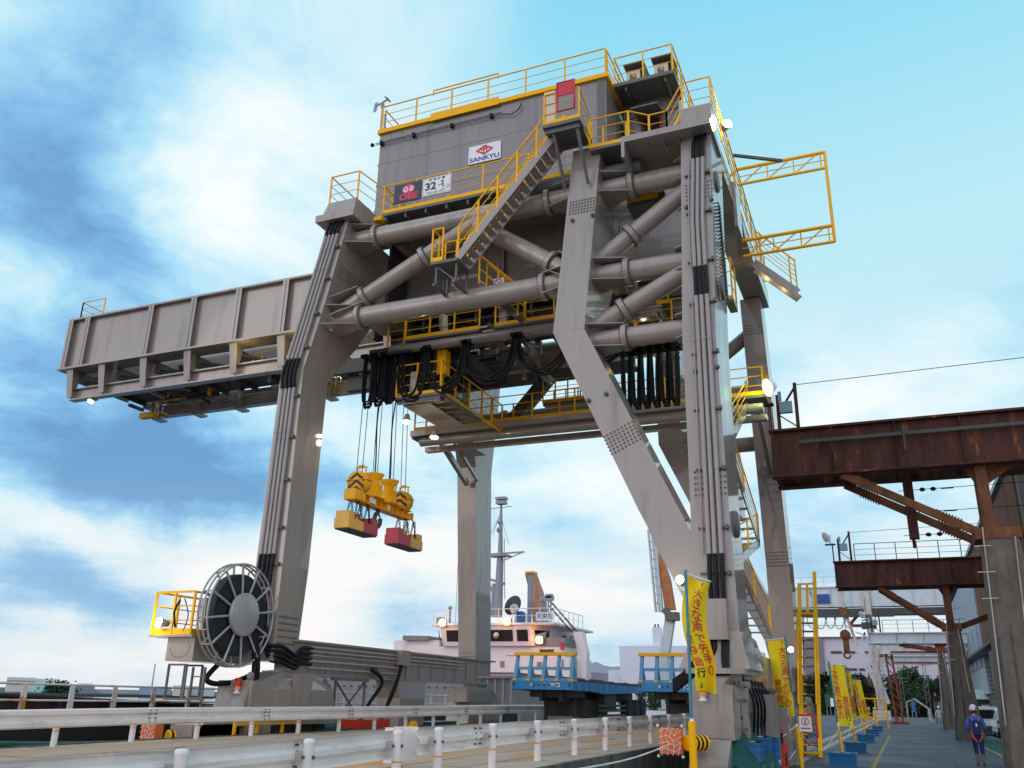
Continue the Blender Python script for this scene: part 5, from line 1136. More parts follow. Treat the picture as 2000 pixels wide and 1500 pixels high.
stand('yellow banner flag on the nearest blue plastic base in the row', 29.5, -1.86, 2.86, .42, .25, (.3, .75), 1.0, topx=-2.0, lean=.1)
stand('narrow yellow banner flag seen nearly edge-on, on the second blue base', 38.0, -1.9, 2.95, .17, .5, (.3, .75), 1.0, topx=-2.0, lean=.08)
stand('bright yellow banner flag furthest away in the row, on the third blue base', 48.8, -1.92, 2.85, .42, -.2, (.3, .75), 1.0, topx=-2.3, lean=.2)
def post_base(label, y, x):
    g = thing('barrier_post', label, 'barrier post', (x, y, 0), 'plain orange posts on blue bases')
    MB().tube((x, y, .35), (x-.05, y, 1.5), .03, 10).build('post', M['yellow'], g); MB().ball((x-.05, y, 1.52), .07).build('post_cap', M['white'], g)
    MB().secs([(.0, x-.4, x+.4, y-.26, y+.26), (.06, x-.36, x+.36, y-.23, y+.23), (.32, x-.38, x+.38, y-.24, y+.24), (.38, x-.42, x+.42, y-.27, y+.27)]).build('base', M['blue_base'], g)
post_base('plain post on a blue base just beyond the last yellow flag', 59.0, -1.95); post_base('plain post on the furthest blue base in the row', 69.0, -1.95)
mb = MB(); railing(mb, [(-3.0, 80, 0), (-1.4, 80, 0)], 2.2, 1, .8, .05, .1, 0); mb.bar((-3.6, 78, .8), (-1.3, 78, .8), .1); tag(mb.build('yellow_stand', M['yellow'], origin=(-2, 80, 0)), 'yellow tube stand near the foot of the rusty leg', 'stand')
# ropes between posts
def rope(name, pts, label, r=.016):
    mb = MB()
    for i in range(3):
        S = spline(pts, 10); mb.path([p+V((.006*math.cos(k*.9+i*2.1), 0, .006*math.sin(k*.9+i*2.1))) for k, p in enumerate(S)], r*.62, 5)
    return tag(mb.build(name, M['net_white'], origin=pts[0]), label, 'rope')
rope('barrier_rope', [(-4.6, 13, .72), (-4.55, 16.5, .74), (-4.45, 20.7, .98)], 'grey rope rising from the bottom edge to the orange net buffer')
rope('barrier_rope', [(-4.4, 20.75, .98), (-3.95, 23, .68), (-3.4, 25.6, .68), (-2.95, 27.9, 1.1)], 'slack grey rope hanging between the two nearest yellow flags')
rope('barrier_rope', [(-3.0, 27.9, .45), (-3.1, 25.5, .12), (-3.1, 24.5, .02)], 'loose rope end lying at the foot of the readable flag', .012)
for k, (a, b, zz) in enumerate((((-2.9, 28, .98), (-1.9, 29.5, 1.0), .45), ((-1.9, 29.5, 1.1), (-1.93, 38, 1.1), .7), ((-1.93, 38, 1.2), (-1.95, 48.8, 1.2), .8))):
    rope('barrier_rope', [a, ((a[0]+b[0])/2, (a[1]+b[1])/2, zz), b], ('thin rope from the readable flag to the first blue base', 'thin rope between the first and second blue base posts', 'thin rope between the second and third blue base posts')[k], .008)

# ================================================================== small things at the crane's land side foot
nm, nn, nb = _nodes('green_net'); nb.inputs['Base Color'].default_value = (.006, .09, .055, 1); nb.inputs['Roughness'].default_value = .8
tr_ = nn.nodes.new('ShaderNodeBsdfTransparent'); mxs = nn.nodes.new('ShaderNodeMixShader'); nn.links.new(_ramp(nn, _noise(nn, 120, 2, .5), [(.42, (0, 0, 0)), (.5, (1, 1, 1))]), mxs.inputs[0]); nn.links.new(tr_.outputs[0], mxs.inputs[1]); nn.links.new(nb.outputs[0], mxs.inputs[2]); nn.links.new(mxs.outputs[0], nn.nodes['Material Output'].inputs[0])
for k, (x, y, h, lab) in enumerate(((-3.25, 21.0, .9, 'blue plastic crate under the green net, nearest the camera'), (-3.2, 21.9, .98, 'middle blue plastic crate under the green net'), (-3.15, 22.8, .93, 'blue plastic crate under the net, next to the red cabinet'))):
    mb = MB().bx(x-.3, x+.3, y-.38, y+.38, .003, h)
    for q in (.12, .32, .52, .72): mb.bx(x-.32, x+.32, y-.4, y+.4, q, q+.05)
    mb.bx(x-.32, x+.32, y-.4, y+.4, h-.05, h); mb.mm(1).bx(x+.305, x+.325, y-.12, y+.1, .32, .46).bx(x-.05, x+.15, y-.1, y+.1, h, h+.01)
    tag(mb.build('blue_crate', [M['blue_base'], M['sign_white']], origin=(x, y, 0)), lab, 'crate', 'blue crates under the green net')
random.seed(3); mb = MB(); nu, nv = 14, 12; P = []
for j in range(nv+1):
    for i in range(nu+1):
        u, v = i/nu, j/nv; h = 1.6*(1-abs(2*u-.95)**1.6*.75)*(1-v)**.85+.02
        P.append((-3.55+.95*v+.06*math.sin(9*u+4*v), 19.7+4.0*u+.05*math.sin(11*v), max(.02, h+.05*math.sin(14*u+6*v))))
mb.add(P, [(j*(nu+1)+i, j*(nu+1)+i+1, (j+1)*(nu+1)+i+1, (j+1)*(nu+1)+i) for j in range(nv) for i in range(nu)], True)
tag(mb.build('green_net', nm, origin=(-3.2, 21.7, 0)), 'green safety net draped over blue crates at the crane foot', 'net')
mb = MB().bx(-3.5, -2.95, 24.6, 25.6, .02, .72); mb.prism([(-3.4, 24.5, .72), (-3.4, 25.3, .72), (-3.4, 25.1, 1.12), (-3.4, 24.6, 1.12)], (.4, 0, 0)); mb.bx(-3.52, -2.93, 24.55, 25.65, .7, .74); mb.mm(1).bx(-2.945, -2.94, 24.9, 25.3, .2, .5).bx(-2.99, -2.93, 24.58, 24.62, .74, 1.0)
tag(mb.build('red_cabinet', [M['cabinet'], M['txt_black']], origin=(-3.2, 25, 0)), 'bright red steel cabinet on the ground beside the crane foot', 'cabinet')
g = thing('barricade', 'small red barrier with a no entry sign in front of the yellow stair', 'barrier', (-3.2, 33.9, 0)); mb = MB()
mb.path([(-3.62, 33.9, .15), (-3.62, 33.9, 1.25), (-3.55, 33.9, 1.33), (-2.95, 33.9, 1.33), (-2.88, 33.9, 1.25), (-2.88, 33.9, .15)], .035, 8)
for z in (.45, .85): mb.tube((-3.62, 33.9, z), (-2.88, 33.9, z), .03, 8)
for x in (-3.62, -2.88): mb.bar((x, 33.6, .03), (x, 34.2, .03), .05); mb.bar((x, 33.9, .03), (x, 33.9, .3), .05)
mb.build('frame', M['red'], g)
c = V((-3.25, 33.86, 1.05)); mb = MB().bx(-3.46, -3.04, 33.86, 33.88, .8, 1.3); mb.mm(1); flat(mb, [(.13*math.cos(t), .13*math.sin(t)+.08) for t in [2*math.pi*i/20 for i in range(20)]], c, .004); mb.mm(0); flat(mb, [(.1*math.cos(t), .1*math.sin(t)+.08) for t in [2*math.pi*i/20 for i in range(20)]], c, .007); mb.mm(2); flat(mb, [(-.02, 0), (.02, 0), (.02, .15), (-.02, .15)], c, .010); mb.mm(1); flat(mb, [(-.16, -.12), (.16, -.12), (.16, -.16), (-.16, -.16)], c, .006); mb.build('sign_board', [M['sign_white'], M['txt_red'], M['txt_black']], g)
# sea side odds and ends seen below the far guardrail
mb = MB().bx(-16.6, -15.95, 25.4, 27.4, .05, .95); mb.mm(1).bx(-15.94, -15.93, 27.0, 27.3, .3, .7); tag(mb.build('red_cabinet', [M['cabinet'], M['sign_white']], origin=(-16.2, 26.4, 0)), 'orange red cabinet below the sill beam behind the guardrail', 'cabinet')
mb = MB().lathe((-15.95, 29.0, 0), Z, [(.12, .05), (.14, .1), (.14, .6), (.2, .62), (.2, .7), (.12, .85), (.01, .88)], 16); tag(mb.build('hydrant', M['yellow'], origin=(-15.95, 29, 0)), 'yellow hydrant behind the guardrail at the sea rail', 'hydrant')
mb = MB()
for x, y in ((-16.0, 19.6), (-16.0, 20.5), (-16.0, 21.6), (-16.0, 22.4)): mb.bar((x, y, .05), (x, y, .95), .07)
mb.bar((-16, 19.6, .92), (-16, 20.5, .92), .06); mb.bar((-16, 20.5, .92), (-16, 22.4, .92), .05); mb.bar((-16, 20.5, .6), (-16, 22.4, .6), .04)
tag(mb.build('yellow_handrail', M['yellow'], origin=(-16, 21, 0)), 'low yellow hoop rail at the sea side bogie', 'handrail')
mb = MB().bx(-16.9, -16.0, 23.9, 25.2, .05, .7); mb.lathe((-16.5, 24.4, .7), (0, 1, 0), [(.3, -.4), (.3, .4)], 16); mb.bx(-17.0, -16.1, 30.6, 33, .05, .8); tag(mb.build('winch_unit', M['green'], origin=(-16.5, 24.5, 0)), 'dark green motor unit behind the guardrail under the sill beam', 'machine')
tag(MB().path(spline([(-19.3, 14.0, .55), (-18.5, 17, .45), (-17.3, 20, .5)], 8), .05, 8).build('mooring_rope', M['green'], origin=(-19, 14, 0)), 'dark green mooring rope low across the dark gap at the left', 'rope')
# ================================================================== ship alongside the quay
SY = 62.0
SH = thing('cargo_ship', 'white and grey cargo ship with a tall mast moored beyond the crane', 'ship', (-28, SY, 0))
h_ = lambda mb, name, m_, p=None, label=None: mb.build(name, m_, p or SH, label)
S_ = lambda px, py, y=SY: at(px, py, y=y)
hull = MB().loft([[(x, y, z) for x, y in ((-38.5, 57), (-37.0, 50), (-20.9, 50), (-20.7, 57), (-21.4, 68), (-38.5, 68))] for z in (-3.2, 3.0)])
h_(hull, 'hull', M['ship_grey'])
h_(MB().bx(-38.6, -20.9, 49.9, 67.5, 3.0, 3.1), 'sheer_strake', M['rust_red'])
rv = MB()
for k in range(30): rv.tube((-37+.55*k, 49.9, 2.2), (-37+.55*k, 50, 2.2), .05, 6)
for k in range(9): rv.bar((-36.8, 49.92, 2.9-.3*k), (-36.8, 49.92, 2.75-.3*k), .04)
rv.add([(-34.9, 49.9, 1.3), (-33.2, 49.9, 1.3), (-34.05, 49.9, 2.7)], [(0, 1, 2)])
h_(rv, 'hull_marks', M['dark'])
# forward hold: bulwark and coaming along the quay, left of the crane
h_(MB().bx(-21.4, -20.6, 2, 50, -3.2, 1.05), 'hold_side', M['hull_dark'])
zc = lambda y: 1.52-.028*max(0, y-17)
cm = MB().loft([[(-23.5, y, .2), (-23.1, y, .2), (-23.1, y, zc(y)), (-23.5, y, zc(y))] for y in (2, 17, 40)]); cm.loft([[(-23.6, y, zc(y)-.03), (-22.9, y, zc(y)-.03), (-22.9, y, zc(y)+.04), (-23.6, y, zc(y)+.04)] for y in (2, 17, 40)])
for k in range(19): cm.bx(-23.1, -22.9, 3+1.9*k, 3.12+1.9*k, .2, zc(3+1.9*k)-.05)
h_(cm, 'hatch_coaming', M['hull_red']); h_(MB().bx(-23.1, -21.4, 2, 50, .3, .4), 'main_deck', M['hull_dark'])
hr = MB()
for k in range(24):
    y = 12.5+1.48*k; hr.loft([[(-20.66, y-.02, z0), (-20.66, y+w, z0), (-20.62, y+w, z0), (-20.62, y-.02, z0)] for z0, w in ((1.0, .16), (1.8, .12))])
for z in (1.76, 1.36): hr.tube((-20.64, 8, z+.06), (-20.64, 47, z-.05), .028, 8)
h_(hr, 'deck_railing', mat('rusted_white_rail', (.62, .58, .56), .5, dirt=(.45, .17, .05), dirt_at=(.56, .64), dirt_scale=.6, dirt_stretch=(1, 1, 1)))
h_(MB().bx(-22.8, -21.6, 26, 29, .5, 1.25), 'winch', M['green'])
fr = MB(); fr.path(spline([(-24.5, 49.5, 1.0), (-24.0, 49.5, 2.2), (-23.4, 49.5, 2.75), (-20.7, 49.5, 2.85)], 6), .16, 8)
for k in range(6): fr.bar((-23.4+.5*k, 49.5, 1.0), (-23.4+.5*k, 49.5, 2.75), .12)
h_(fr, 'fairlead_frame', M['ship_grey'])
# superstructure
W_ = M['ship_white']
sup = MB().bx(-37.5, -21.7, SY, SY+5, 3.1, 4.5); sup.bx(-34.6, -22.1, SY, SY+5, 4.5, 5.28)
sup.prism([(-36.4, SY+.4, 4.5), (-36.4, SY+3.5, 4.5), (-36.4, SY+3.5, 5.75), (-36.4, SY+.4, 5.75)], (4.0, 0, 0))
h_(sup, 'superstructure', W_, None)
wn = MB().prism([(-35.4, SY-.05, 5.75), (-33.2, SY-.05, 5.75), (-33.2, SY-.05, 6.05), (-35.4, SY-.05, 6.1)], (0, 3, 0)); wn.bx(-25.7, -22.0, SY-.1, SY+3, 5.28, 5.85); h_(wn, 'bridge_wing', M['ship_grey'])
wh = MB().loft([[(-31.7, SY-.3, 5.28), (-24.4, SY-.3, 5.28), (-23.6, SY+1.4, 5.28), (-23.6, SY+8, 5.28), (-32.3, SY+8, 5.28), (-32.3, SY+1, 5.28)], [(-31.9, SY-.6, 6.75), (-24.6, SY-.6, 6.75), (-23.5, SY+1.3, 6.75), (-23.5, SY+8, 6.75), (-32.4, SY+8, 6.75), (-32.4, SY+.9, 6.75)]])
wh.bx(-32.6, -22.6, SY-.7, SY+8.4, 6.75, 6.9)
o = h_(wh, 'wheelhouse', W_)
for x0, x1 in ((-31.35, -28.9), (-28.6, -25.95), (-25.6, -24.75)):
    g = MB().prism([(x0, SY-.39, 5.6), (x1, SY-.39, 5.6), (x1, SY-.62, 6.4), (x0, SY-.62, 6.4)], (0, .05, 0)); h_(g, 'window', M['glass'], o)
h_(MB().prism([(-24.35, SY-.0, 5.6), (-23.75, SY+1.15, 5.6), (-23.7, SY+1.1, 6.4), (-24.4, SY-.15, 6.4)], (.06, -.05, 0)), 'window', M['glass'], o)
h_(MB().prism([(-32.3, SY+.3, 5.6), (-31.9, SY-.3, 5.6), (-32.05, SY-.45, 6.4), (-32.42, SY+.2, 6.4)], (-.03, -.05, 0)), 'window', M['glass'], o)
h_(MB().lathe((-27.2, SY-.7, 6.0), (0, 1, 0), [(.01, 0), (.22, 0), (.24, .06), (.14, .08), (.01, .08)], 16), 'clear_view_screen', M['galv'], o)
for x, z, w, hh in ((-27.1, 4.0, .35, .45), (-24.2, 4.0, .4, .35), (-22.3, 4.1, .15, .5)): h_(MB().bx(x, x+w, SY-.02, SY, z-hh/2, z+hh/2), 'porthole', M['ship_grey'])
h_(MB().bx(-24.0, -22.9, SY-.03, SY, 4.75, 5.05), 'side_opening', M['dark']); h_(MB().bx(-26.6, -25.9, SY-.03, SY, 4.6, 4.64), 'grab_bar', M['ship_grey'])
for k in range(4): h_(MB().bx(-24.4+.55*k, -24.1+.55*k, SY+2.95, SY+3.0, 6.0, 6.2), 'porthole', M['glass'])
fn = MB().bx(-24.6, -22.1, SY+3, SY+5, 4.5, 6.5); h_(fn, 'funnel_casing', W_)
lg = MB().loft([[(a, SY+1, z), (b, SY+1, z), (b, SY+1.7, z), (a, SY+1.7, z)] for a, b, z in ((-21.5, -20.8, 3.0), (-21.45, -20.75, 4.9), (-21.75, -21.1, 6.35))]); h_(lg, 'crane_pedestal', W_)
jb = MB().loft([[(c.x-w, SY+2, c.z), (c.x+w, SY+2, c.z), (c.x+w, SY+2.7, c.z), (c.x-w, SY+2.7, c.z)] for c, w in ((S_(1033, 1210), .5), (S_(1030, 1165), .5), (S_(1015, 1114), .38))])
h_(jb, 'deck_crane_post', mat('rust_orange_post', (.5, .2, .08), .7, var=.25, dirt=(.4, .36, .36), dirt_at=(.5, .6))); h_(MB().bx(-26.0, -25.3, SY+1.9, SY+2.8, 10.8, 10.95), 'post_head', M['yellow'])
h_(MB().bx(-25.8, -25.45, SY+1.95, SY+2.0, 7.0, 10.7), 'post_plate', M['ship_mast'])
db = MB()
for a, c in (((1050, 1163), (1115, 1233)), ((1053, 1178), (1103, 1232))): db.bar(S_(*a)+V((0, 2.2, 0)), S_(*c)+V((0, 1.6, 0)), .1)
h_(db, 'crane_jib', M['rust_hot'])
kp = MB()
for x in (-24.7, -24.4, -24.1, -23.9): kp.tube((x, SY+2, 6.8), (x, SY+2, 8.9), .07, 8)
kp.bx(-24.8, -23.7, SY+1.9, SY+2.2, 8.7, 9.05); kp.bx(-24.3, -23.8, SY+1.9, SY+2.3, 8.9, 9.2); h_(kp, 'winch_post', M['ship_mast'])
mst = MB(); b0, b1, b2 = S_(972, 1205), S_(977, 1090), S_(979, 985)
mst.tube(b0, b1, .36, 12, .26); mst.tube(b1, b2, .22, 10, .09); mst.tube(S_(963, 1205), S_(966, 1140), .22, 8); mst.bar(S_(945, 1128), S_(985, 1140), .3, .2); mst.bar(S_(945, 1170), S_(975, 1195), .25, .2); mst.bar(S_(955, 1145), S_(972, 1165), .2)
mst.bar(S_(950, 1083), S_(1024, 1078), .12); mst.bar(S_(985, 1094), S_(1020, 1079), .07); mst.bx(b1.x-.8, b1.x+.8, SY-.5, SY+.5, b1.z+.1, b1.z+.2); mst.bx(b2.x-.35, b2.x+.4, SY-.3, SY+.3, b2.z, b2.z+.25); mst.bx(b2.x-.4, b2.x+.45, SY-.3, SY+.3, b2.z+.35, b2.z+.55); mst.bar(b2-V((.9, 0, .3)), b2+V((.9, 0, -.2)), .05)
for px, py in ((962, 1035), (995, 1055), (950, 1050)): mst.tube(S_(977, 1005), S_(px, py+10), .02, 5)
mst.ball(S_(977, 1020), .22); mst.ball(S_(976, 1035), .25); mst.bar(S_(985, 1050), S_(986, 1170), .05)
for k in range(16): mst.bar(S_(983, 1060+7*k), S_(986, 1060+7*k), .03)
h_(mst, 'mast', M['ship_mast'])
rl2 = MB(); railing(rl2, [(-32.5, SY-.6, 6.9), (-22.7, SY-.6, 6.9), (-22.7, SY+6, 6.9)], 1.0, 1, 1.1, .03, .05, 0); h_(rl2, 'monkey_island_railing', M['ship_white'])
nb_ = MB().bx(-24.05, -22.75, SY-.7, SY-.66, 7.0, 7.6); nb_.mm(1)
for k, ch in enumerate('天栄丸'): nb_.text(ch, V((-23.8+.42*k, SY-.7, 7.3)), (1, 0, 0), (0, 0, 1), .42, .01)
h_(nb_, 'name_board', [M['sign_white'], M['txt_blue']])
eq = MB().lathe((-26.3, SY+.5, 8.2), (-.3, -1, .35), [(.01, 0), (.75, .1), (.78, .16), (.01, .2)], 20); h_(eq, 'radar_dish', M['dark'])
eq = MB().lathe((-25.9, SY-.1, 7.9), (0, -1, .1), [(.2, 0), (.3, .1), (.34, .35), (.26, .35), (.01, .2)], 16); eq.bar((-25.9, SY, 6.9), (-25.9, SY, 7.7), .12); h_(eq, 'searchlight', M['galv'])
h_(MB().lathe((-25.7, SY+.4, 6.9), Z, [(.45, 0), (.45, .7), (.2, .9), (.01, .9)], 14), 'deck_machine', M['blue_base'])
ex = MB().tube((-31.4, SY, 6.9), (-31.4, SY, 8.0), .08, 8); ex.ball((-31.4, SY, 8.1), .16); ex.tube((-30.9, SY, 6.9), (-30.9, SY, 11.5), .02, 5); ex.tube((-29.3, SY, 6.9), (-29.3, SY, 8.2), .05, 8); ex.lathe((-29.3, SY, 8.2), Z, [(.35, 0), (.38, .12), (.01, .18)], 14); ex.bx(-32.4, -31.9, SY-.3, SY+.2, 6.9, 7.4); ex.tube((-30.8, SY, 6.9), (-28.9, SY+1, 8.6), .02, 5)
h_(ex, 'antenna', M['ship_mast'])
for px, py, yy in ((864, 1216, SY-.9), (990, 1214, SY-.9), (1053, 1250, SY-.5)):
    c = at(px, py, y=yy); l = h_(MB().bx(c.x-.25, c.x+.25, yy+.05, yy+.3, c.z-.25, c.z+.25), 'deck_lamp', M['galv']); h_(MB().ball(c, .26, nu=12, nv=8), 'lit_bulb', M['lamp_o'], l); lamp(c-V((0, .5, 0)), (1, .42, .12), 5, .2)
h_(MB().bx(-22.3, -22.05, SY-.3, SY-.2, 5.0, 5.5), 'lifebuoy_panel', M['txt_red'])

# ================================================================== rusty runway frames over the yard
def runway(label, y, xl, zb, zt, px0, px1, ztop, gap, steel, brace_m, lampside=True, rails=False, insul=False):
    g = thing('runway_frame', label, 'crane runway', (px0, y, 0), 'crane runway frames over the yard'); q = lambda mb, n, m_, p=None: mb.build(n, m_, p or g)
    P = MB().loft([[(px0, y, 0), (px1+.45, y, 0), (px1+.45, y+1.3, 0), (px0, y+1.3, 0)], [(px0+.3, y, ztop), (px1, y, ztop), (px1, y+1.2, ztop), (px0+.3, y+1.2, ztop)]])
    q(P, 'pillar', M['conc'])
    q(MB().prism([(px0-.02, y-.02, 0), (px0+.12, y-.02, 0), (px0+.33, y-.02, ztop*.55), (px0+.2, y-.02, ztop*.55)], (0, .1, 0)).loft([[(px0+.55, y-.004, 0), (px0+.67, y-.004, 0), (px0+.67, y+.02, 0), (px0+.55, y+.02, 0)], [(px0+.62, y-.004, ztop*.6), (px0+.7, y-.004, ztop*.6), (px0+.7, y+.02, ztop*.6), (px0+.62, y+.02, ztop*.6)]]), 'pillar_channel', M['wall_conc'])
    for k in (0, 1):
        yy = y+gap*k; b = MB().bx(xl, 14, yy, yy+.1, zb+.06, zt-.08); b.bx(xl-.05, 14, yy-.18, yy+.28, zt-.08, zt); b.bx(xl-.05, 14, yy-.18, yy+.28, zb, zb+.06)
        x = xl+.04
        while x < 13: b.bx(x, x+.03, yy-.16, yy, zb+.06, zt-.08); x += 2.05
        q(b, 'girder', steel)
    b = MB().bx(xl, xl+.06, y+.1, y+gap, zb+.1, zt-.1)
    for k in range(7): b.bx(xl+.6+2.0*k, xl+.75+2.0*k, y+.1, y+gap, zb+.1, zb+.4)
    q(b, 'cross_plates', steel)
    if insul: q(MB().bx(xl+1.0, 14, y-.24, y-.2, zt-.62, zt-.5).bx(xl+4.4, xl+4.46, y-.27, y-.22, zt-1.15, zt-.3).bx(xl+1.5, xl+1.62, y-.26, y-.2, zt-.72, zt-.69).bx(xl+1.5, xl+1.62, y-.26, y-.2, zt-.82, zt-.79), 'power_line_duct', M['dark'])
    c = MB()
    for yy in (y+.15, y+.85): c.bx(px0+.4, px0+.75, yy, yy+.25, ztop, zb)
    c.bx(px0+.1, px1+.1, y-.03, y+1.2, ztop-.02, ztop+.35); c.prism([(px0+.1, y+.4, zb), (px1+.3, y+.4, zb), (px0+.75, y+.4, zb-.6), (px0+.4, y+.4, zb-.6)], (0, .05, 0))
    q(c, 'steel_post', brace_m)
    for yy in (y+.1, y+gap+.05):
        s_b = MB(); a, e = V((xl+2.3, yy, zb)), V((px0+.35, yy, ztop+.15)); s_b.bar(a, e, .16, .26)
        for t in (.12, .72):
            for k in range(8): p = a+(e-a)*(t+.02*k); s_b.bx(p.x-.02, p.x+.02, yy-.1, yy+.1, p.z-.2, p.z+.2)
        q(s_b, 'brace', brace_m)
    a, e = V((9.0, y+.5, zb-.2)), V((px1+.1, y+.5, ztop+.2)); q(MB().bar(a, e, .2, .3), 'brace', steel)
    if insul:
        x = xl+4.35; q(MB().bx(x-.12, x+.2, y+gap-.2, y+gap+.1, zb-2.1, zb).bar((x, y+gap, zb-2.4), (x, y+gap, zb-2.1), .1), 'insulator_post', M['rust'])
        w = MB()
        for k, z in enumerate((zb-.35, zb-1.15, zb-1.95)):
            w.tube((x-.3, y+gap+.05, z), (8, y+gap+.05, z+.1), .012, 5); 
            for dx in (.5, .85): w.ball((x+dx, y+gap+.05, z+.005), .075, (1.3, 1, 1), 10, 6)
            w.bar((x+1.1, y+gap+.05, z), (x+1.5, y+gap+.05, z), .035)
        q(w, 'insulator_line', M['black'])
    if lampside:
        f = MB()
        for x, h in ((xl+.35, 1.35), (xl+1.0, 1.75)): f.bx(x-.06, x+.06, y-.06, y+.06, zt, zt+h)
        f.bar((xl+.6, y, zt+1.0), (xl+1.0, y, zt+1.6), .07); f.bar((xl+.4, y, zt+.55), (xl+.95, y, zt+.1), .04); f.bx(xl-.02, xl+.02, y-.02, y+.02, zt, zt+1.1); f.bx(xl-.02, xl+.02, y+.6, y+.64, zt, zt+1.1); f.bar((xl, y, zt+1.08), (xl, y+.6, zt+1.08), .04); f.bar((xl, y, zt+.6), (xl, y+.6, zt+.6), .03); f.bx(xl-.4, xl+.2, y-.15, y+.15, zt+.98, zt+1.04)
        q(f, 'lamp_frame', M['rust'])
        q(MB().bx(xl+.42, xl+.86, y-.2, y-.02, zt+.6, zt+1.02).bx(xl+.38, xl+.5, y-.1, y, zt+1.1, zt+1.45), 'switch_box', mat('box_blue_grey', (.2, .33, .42), .5))
        L0 = at(1500, 757, y=29.9) if insul else V((xl-.32, y-.05, zt+1.45)); dd = V((-.8, -.55, -.35)).normalized()
        o = q(MB().lathe(L0-dd*.3, dd, [(.05, 0), (.12, .02), (.2, .15), (.32, .3), (.33, .32)], 18).bar(L0-dd*.3, (xl-.1, y, zt+1.05), .08), 'floodlight', M['white']); q(MB().lathe(L0+dd*.0, dd, [(.01, .0), (.3, 0), (.28, .02), (.01, .02)], 18), 'lit_lens', M['lamp_g'] if insul else M['sign_white'], o)
        if insul: lamp(L0+dd*.4, (.8, 1, .45), 25, .2)
        q(MB().tube((xl+1.0, y, zt+1.68), (12, y+1, zt+2.2), .014, 5), 'overhead_wire', M['dark'])
    if rails:
        r = MB(); railing(r, [(xl+1.2, y+.05, zt), (13, y+.05, zt)], 1.0, 2, 1.15, .022, .05, 0); q(r, 'railing', M['dark'])
    l = MB().tube((px0+.1, y-.12, 1.2), (px0+.33, y-.12, ztop*1.05), .022, 8); l.tube((px0+1.0, y-.1, 2.5), (px1-.12, y-.1, ztop*1.0), .025, 8)
    for k in range(3): l.bx(px0+.0, px0+.5, y-.14, y-.1, ztop*(.72+.12*k), ztop*(.72+.12*k)+.03)
    q(l, 'service_pipes', M['old_leg'])
    return g
runway('near rusty runway beam on a weathered concrete pillar, lit lamp on its end', 32.0, -3.42, 9.3, 11.08, 2.62, 3.95, 6.85, 1.75, M['rust'], M['rust_hot'], insul=True)
runway('second dark rusty runway beam with thin railing on top', 56.0, -2.95, 8.2, 9.72, 2.3, 3.3, 5.75, 1.7, M['rust'], M['rust_hot'], rails=True)
runway('third runway beam, grey paint with rust stains and railing', 82.0, -2.2, 6.55, 7.45, 2.6, 3.4, 5.9, 1.5, M['old_white'], M['rust_red'], rails=True)
def far_beam(label, y, xl, zb, zt, leg=None):
    g = thing('runway_beam', label, 'crane runway', (0, y, 0), 'crane runway frames over the yard'); b = MB().bx(xl, 12, y, y+.6, zb, zt)
    b.bx(xl-.1, 12, y-.2, y+.8, zt, zt+.1); b.bx(xl-.1, 12, y-.2, y+.8, zb-.1, zb)
    for k in range(5): b.bx(xl+2.2*k, xl+2.2*k+.05, y-.15, y, zb, zt)
    b.build('girder', M['old_white'], g)
    MB().bx(xl-.1, xl+.3, y-.3, y+1, zb-.35, zb-.1).bx(xl+1, xl+8, y-.22, y-.02, zb-.02, zb+.18).build('girder_rust', M['rust_red'], g)
    if leg:
        l = MB(); (xa, xb) = leg
        for dx in (0, .55): l.bar((xa+dx, y+.3, zb-.1), (xb+dx*1.1, y+.3, .0), .2, .3)
        n = 9
        for k in range(n): t = k/n; l.bar((xa+(xb-xa)*t, y+.3, (zb)*(1-t)), (xa+.55+(xb-xa)*(t+1/n), y+.3, zb*(1-t-1/n)), .1)
        l.bx(xb-.5, xb+1.1, y-.4, y+1, 0, .25); l.build('leg', M['rust_red'], g)
    return g
far_beam('pale grey runway beam with rust patches standing on a rust red lattice leg', 100, -1.75, 6.7, 7.6, (-1.25, -.95))
far_beam('furthest and lowest pale runway beam with a small rusty cabin at its end', 122, -1.7, 6.6, 7.4)
mb = MB().bx(-3.0, -1.6, 121, 122, 6.2, 8.4); tag(mb.build('rusty_cabin', M['old_leg'], origin=(-2.3, 121.5, 6.2)), 'small rusty cabin on the end of the furthest runway beam', 'cabin')

# ================================================================== old pale crane further down the yard
OC = thing('old_gantry_crane', 'old pale grey gantry crane with rust streaks down the yard', 'crane', (-2, 106, 0)); q = lambda mb, n, m_, p=None: mb.build(n, m_, p or OC)
Y = 106; A_ = lambda px, py: at(px, py, y=Y)
g0 = MB().bx(-11, 7, Y, Y+1.4, 11.9, 14.0); 
for k in range(9): g0.bx(-10.5+2.1*k, -10.44+2.1*k, Y-.12, Y, 11.9, 14.0)
g0.bx(-11, 7, Y-.2, Y+1.6, 14.0, 14.12); q(g0, 'girder', M['old_white']); q(MB().bx(-11, 7, Y-.25, Y+1.6, 11.0, 11.7).bx(-9, 0, Y-.6, Y-.2, 10.75, 11.0).bx(-3.4, -1.9, Y-.5, Y+1.5, 9.6, 10.2), 'under_deck', M['dark'])
lg = MB()
def leg_px(pts, w):
    for (a, c) in zip(pts[:-1], pts[1:]): lg.bar(A_(*a), A_(*c), w, w)
leg_px([(1688, 1148), (1705, 1260), (1722, 1385)], .75); leg_px([(1640, 1150), (1650, 1195), (1678, 1270)], .32); q(lg, 'leg', M['old_leg'])
lg = MB(); leg_px([(1678, 1265), (1700, 1315)], .7); lg.bar(A_(1705, 1300), A_(1735, 1375), .5); lg.bx(-3.2, -1.5, Y-.6, Y+2, .3, 1.2); leg_px([(1700, 1300), (1726, 1385)], .5); q(lg, 'leg_foot', M['old_white'])
br = MB()
